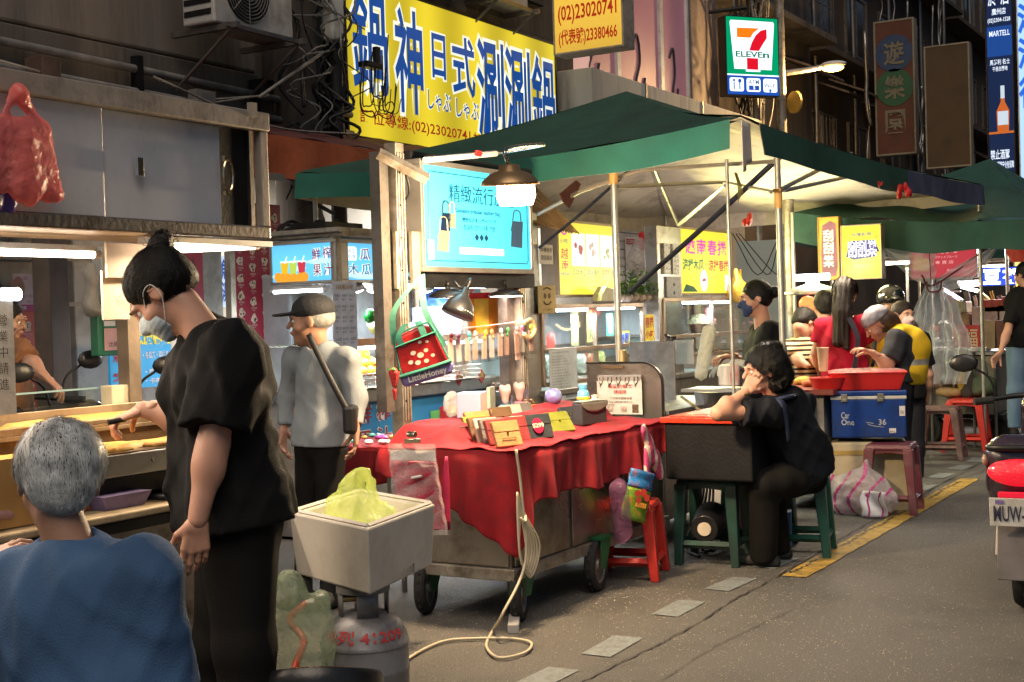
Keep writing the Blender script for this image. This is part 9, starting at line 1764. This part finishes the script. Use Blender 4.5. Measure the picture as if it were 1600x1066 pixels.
g = MB(); g.lathe([(.030,-.004),(.033,0),(.030,.004)], w_-(w_-J6['elL'])*.12, 16, Rhead((0,0,1),(1,0,0))); g.build('bracelet', M('gold_metal'), J6['t'], smooth=True)
# 7 girl in the red shirt
def hair7(J):
 h, R = J['h'], J['R']; hairblob(J, cap0+[((0,-.07,.02),(0,-.10,-.15),.062,.068,.03), ((0,-.10,-.15),(-.03,-.12,-.36),.066,.035,.03), ((.0,-.11,-.2),(.035,-.13,-.40),.05,.02,.03)], hairb, .008, lambda P: .004*np.sin((P@R[:,0])*180), n=2400, L=.10, nape=-.6, flow=lambda p: A3(0,0,-1.), w=.0014, lift=.1)
J7 = person('girl in a crimson shirt and dotted shorts with long dark hair seen from behind', dict(pel=(1322,588,9.72), che=(1318,545,9.72), nck=(1318,492,9.72), hed=(1320,459,9.74), shL=(1286,508,9.77), shR=(1348,506,9.67), elL=(1274,552,9.84), wrL=(1284,592,9.97), elR=(1356,552,9.72), wrR=(1350,588,9.92), hpL=(1306,600,9.72), hpR=(1338,600,9.67), knL=(1304,690,9.72), knR=(1332,690,9.67), anL=(1298,782,9.72), anR=(1332,782,9.72)),
 sk1, .86, 1.02, Rhead((.35,-.1,.9),(.9,0,-.35)), fabric('crimson_shirt', (.33,.008,.03), sc=6), None, hem=.0, loose=1.1, res=.010, sleeve=.62, hands={'L': ((.2,-.9,.3),(.9,0,0),1), 'R': ((0,-.8,.5),(-.9,0,0),-1)}, hair=hair7)
mt = fabric('dotted_shorts', (.012,.012,.014)); n_ = mt.node_tree.nodes; l_ = mt.node_tree.links; vo = n_.new('ShaderNodeTexVoronoi'); vo.inputs['Scale'].default_value = 46; tcn = n_.new('ShaderNodeTexCoord'); l_.new(tcn.outputs['Object'], vo.inputs['Vector']); rp = n_.new('ShaderNodeValToRGB'); rp.color_ramp.interpolation = 'CONSTANT'; rp.color_ramp.elements[0].color = (.6,.6,.58,1); rp.color_ramp.elements[1].color = (.012,.012,.014,1); rp.color_ramp.elements[1].position = .33; l_.new(vo.outputs['Distance'], rp.inputs[0]); l_.new(rp.outputs[0], n_['Principled BSDF'].inputs['Base Color'])
p_ = at(1322,590,9.72); V, Q = sdf_mesh([E_(p_-A3(0,0,.0), (.145,.115,.11)), C(at(1306,596,9.72), at(1305,614,9.72), (.088), .090, .03, cut=True), C(at(1338,596,9.67), at(1337,614,9.67), (.088), .090, .03, cut=True)], .010, folds(.01, 20)); fast_mesh('shorts', [(V, Q)], mt, J7['t'])
g = MB(); g.ribbon([at(1326,496,9.56), at(1340,530,9.53), at(1334,582,9.54)], cv_((1,.2,0))*.035, .005); g.build('shoulder_strap', M('navy_webbing'), J7['t'])
# 8 person in the yellow vest
def hair8(J):
 h, R = J['h'], J['R']; hairblob(J, [SC((0,-.03,-.01),(.085,.098,.085)), SC((0,-.09,-.05),(.05,.05,.08))], M('brown_hair', (.06,.03,.018), .5), .01, n=600, L=.06, nape=-.15); V, Q = sdf_mesh([E_(h(0,-.012,.045), (.094,.108,.085), R)], .008, crumple(.006,30), lambda P: -((P-h(0,0,.03))@R[:,2])); fast_mesh('bandana', [(V, Q)], M('grey_bandana', (.16,.16,.19), .8, col2=(.3,.28,.32), sc=20), J['t'])
j8 = dict(pel=(1402,598,9.6), che=(1410,560,9.6), nck=(1398,518,9.6), hed=(1372,506,9.58), shL=(1402,530,9.42), shR=(1418,526,9.78), elL=(1388,572,9.35), wrL=(1364,552,9.3), elR=(1395,570,9.85), wrR=(1368,560,9.8), hpL=(1402,615,9.5), hpR=(1406,615,9.7), knL=(1400,690,9.5), knR=(1404,690,9.7), anL=(1402,770,9.5), anR=(1406,770,9.7))
J8 = person('stooping food worker in a yellow safety vest and grey bandana', j8, sk1, 1.05, 1., Rhead((-.72,-.62,.1),(0,0,1)), fabric('charcoal_tshirt', (.03,.032,.038)), fabric('dark_trousers'), hem=.0, res=.011, sleeve=.8, hair=hair8, hands={'L': ((-.8,.3,0),(0,-1,0),1)})
vm = fabric('yellow_vest', (.62,.40,.02), sc=5); pr = [E_(at(1406,580,9.6), (.19,.165,.20)), E_(at(1411,545,9.6), (.185,.16,.17)), C(at(1402,523,9.45), at(1414,520,9.75), .06, .06, .05)]
V, Q = sdf_mesh(pr, .010, folds(.012, 18, 3), lambda P: np.maximum(-(P[:,2]-.83), P[:,2]-1.285)); zz = V[Q].mean(1)[:,2]; o = fast_mesh('safety_vest', [(V, Q)], [vm, M('silver_band', (.32,.31,.27), .4, .3)], J8['t'])
if len(o.data.polygons) == len(zz): o.data.polygons.foreach_set('material_index', (np.abs(zz-.99) < .022).astype(np.int32))
# 9-13 others
mt = fabric('striped_shirt', (.5,.42,.25)); n_ = mt.node_tree.nodes; l_ = mt.node_tree.links; wv = n_.new('ShaderNodeTexWave'); wv.bands_direction = 'Z'; wv.inputs['Scale'].default_value = 9; wv.inputs['Distortion'].default_value = .6; tcn = n_.new('ShaderNodeTexCoord'); l_.new(tcn.outputs['Object'], wv.inputs['Vector']); rp = n_.new('ShaderNodeValToRGB'); rp.color_ramp.elements[0].color = (.03,.02,.015,1); rp.color_ramp.elements[1].color = (.6,.5,.3,1); rp.color_ramp.elements[0].position = .4; rp.color_ramp.elements[1].position = .46; l_.new(wv.outputs['Fac'], rp.inputs[0]); l_.new(rp.outputs[0], n_['Principled BSDF'].inputs['Base Color'])
def simple(label, u, v, D, top, bot, R, hair, sk=sk1, arms=None, **k):
 """upright figure given the head's place; joints follow from real proportions"""
 q = 2100/D; z = lambda dz: v+dz*q; f = lambda dx, dz, dd=0.: (u+dx*q, z(dz), D+dd); J = dict(hed=f(0,0), nck=f(0,.15), che=f(0,.33), pel=f(0,.62), shL=f(-.16,.20), shR=f(.16,.20), elL=f(-.21,.48), elR=f(.21,.48), wrL=f(-.19,.70,.1), wrR=f(.19,.70,.1), hpL=f(-.09,.68), hpR=f(.09,.68), knL=f(-.1,1.06), knR=f(.1,1.06), anL=f(-.1,1.43), anR=f(.1,1.43))
 if arms: J.update(arms)
 return person(label, J, sk, .95, 1., R, top, bot, hem=.05, res=.013, hair=hair, **k)
Raway, Rcam = Rhead((0,-.1,1),(1,0,0)), Rhead((.1,-.05,-1),(-1,0,0))
simple('customer in a black and cream striped shirt bent over the snack counter', 1256, 506, 10.1, mt, fabric('dark_trousers'), Rhead((.5,-.75,.3),(.7,0,-.6)), hA(hairm), arms=dict(elL=(1243,560,10.), wrL=(1262,572,9.9), elR=(1272,560,9.95), wrR=(1290,572,9.8), nck=(1254,520,10.1)))
simple('customer in a beige shirt half hidden behind the girl in crimson', 1287, 478, 10.9, fabric('beige_shirt', (.5,.42,.3)), fabric('dark_trousers'), Raway, hA(hairm))
def helm(J): V, Q = sdf_mesh([E_(J['h'](0,-.01,.05), (.12,.135,.115), J['R']), C(J['h'](0,.08,.05), J['h'](0,.15,.045), .05,.03,.03, fl=(J['R'][:,2],.3))], .012, clip=lambda P: -((P-J['h'](0,0,.0))@J['R'][:,2])); fast_mesh('helmet', [(V, Q)], M('glossy_helmet', (.015,.015,.015), .1, coat=1), J['t'])
simple('person in a shiny black riding helmet behind the masked woman', 1392, 474, 11.8, fabric('khaki_jacket', (.12,.11,.07)), fabric('dark_trousers'), Rcam, helm, sk2)
simple('woman with bobbed hair, pink mask and black top behind the yellow vest', 1411, 493, 10.9, blackt, fabric('dark_trousers'), Rhead((.35,-.05,-.9),(-.9,0,-.35)), lambda J: (hairblob(J, cap0+[SC((0,-.04,-.05),(.09,.085,.08))], hairb, .01, nape=-.14, n=400), mask(J, M('pink_mask', (.6,.42,.42), .7))))
simple('customer in black top and blue jeans at the right edge by the snack stall', 1602, 430, 12.4, blackt, fabric('blue_jeans', (.10,.17,.26), sc=4, col2=(.16,.24,.34)), Rhead((-.5,-.2,.8),(.8,0,.5)), hA(hairm), arms=dict(shL=(1586,470,12.4), elL=(1574,520,12.3), wrL=(1562,553,12.2)), hands={'L': ((-.6,-.7,0),(0,-.5,-.8),1)})
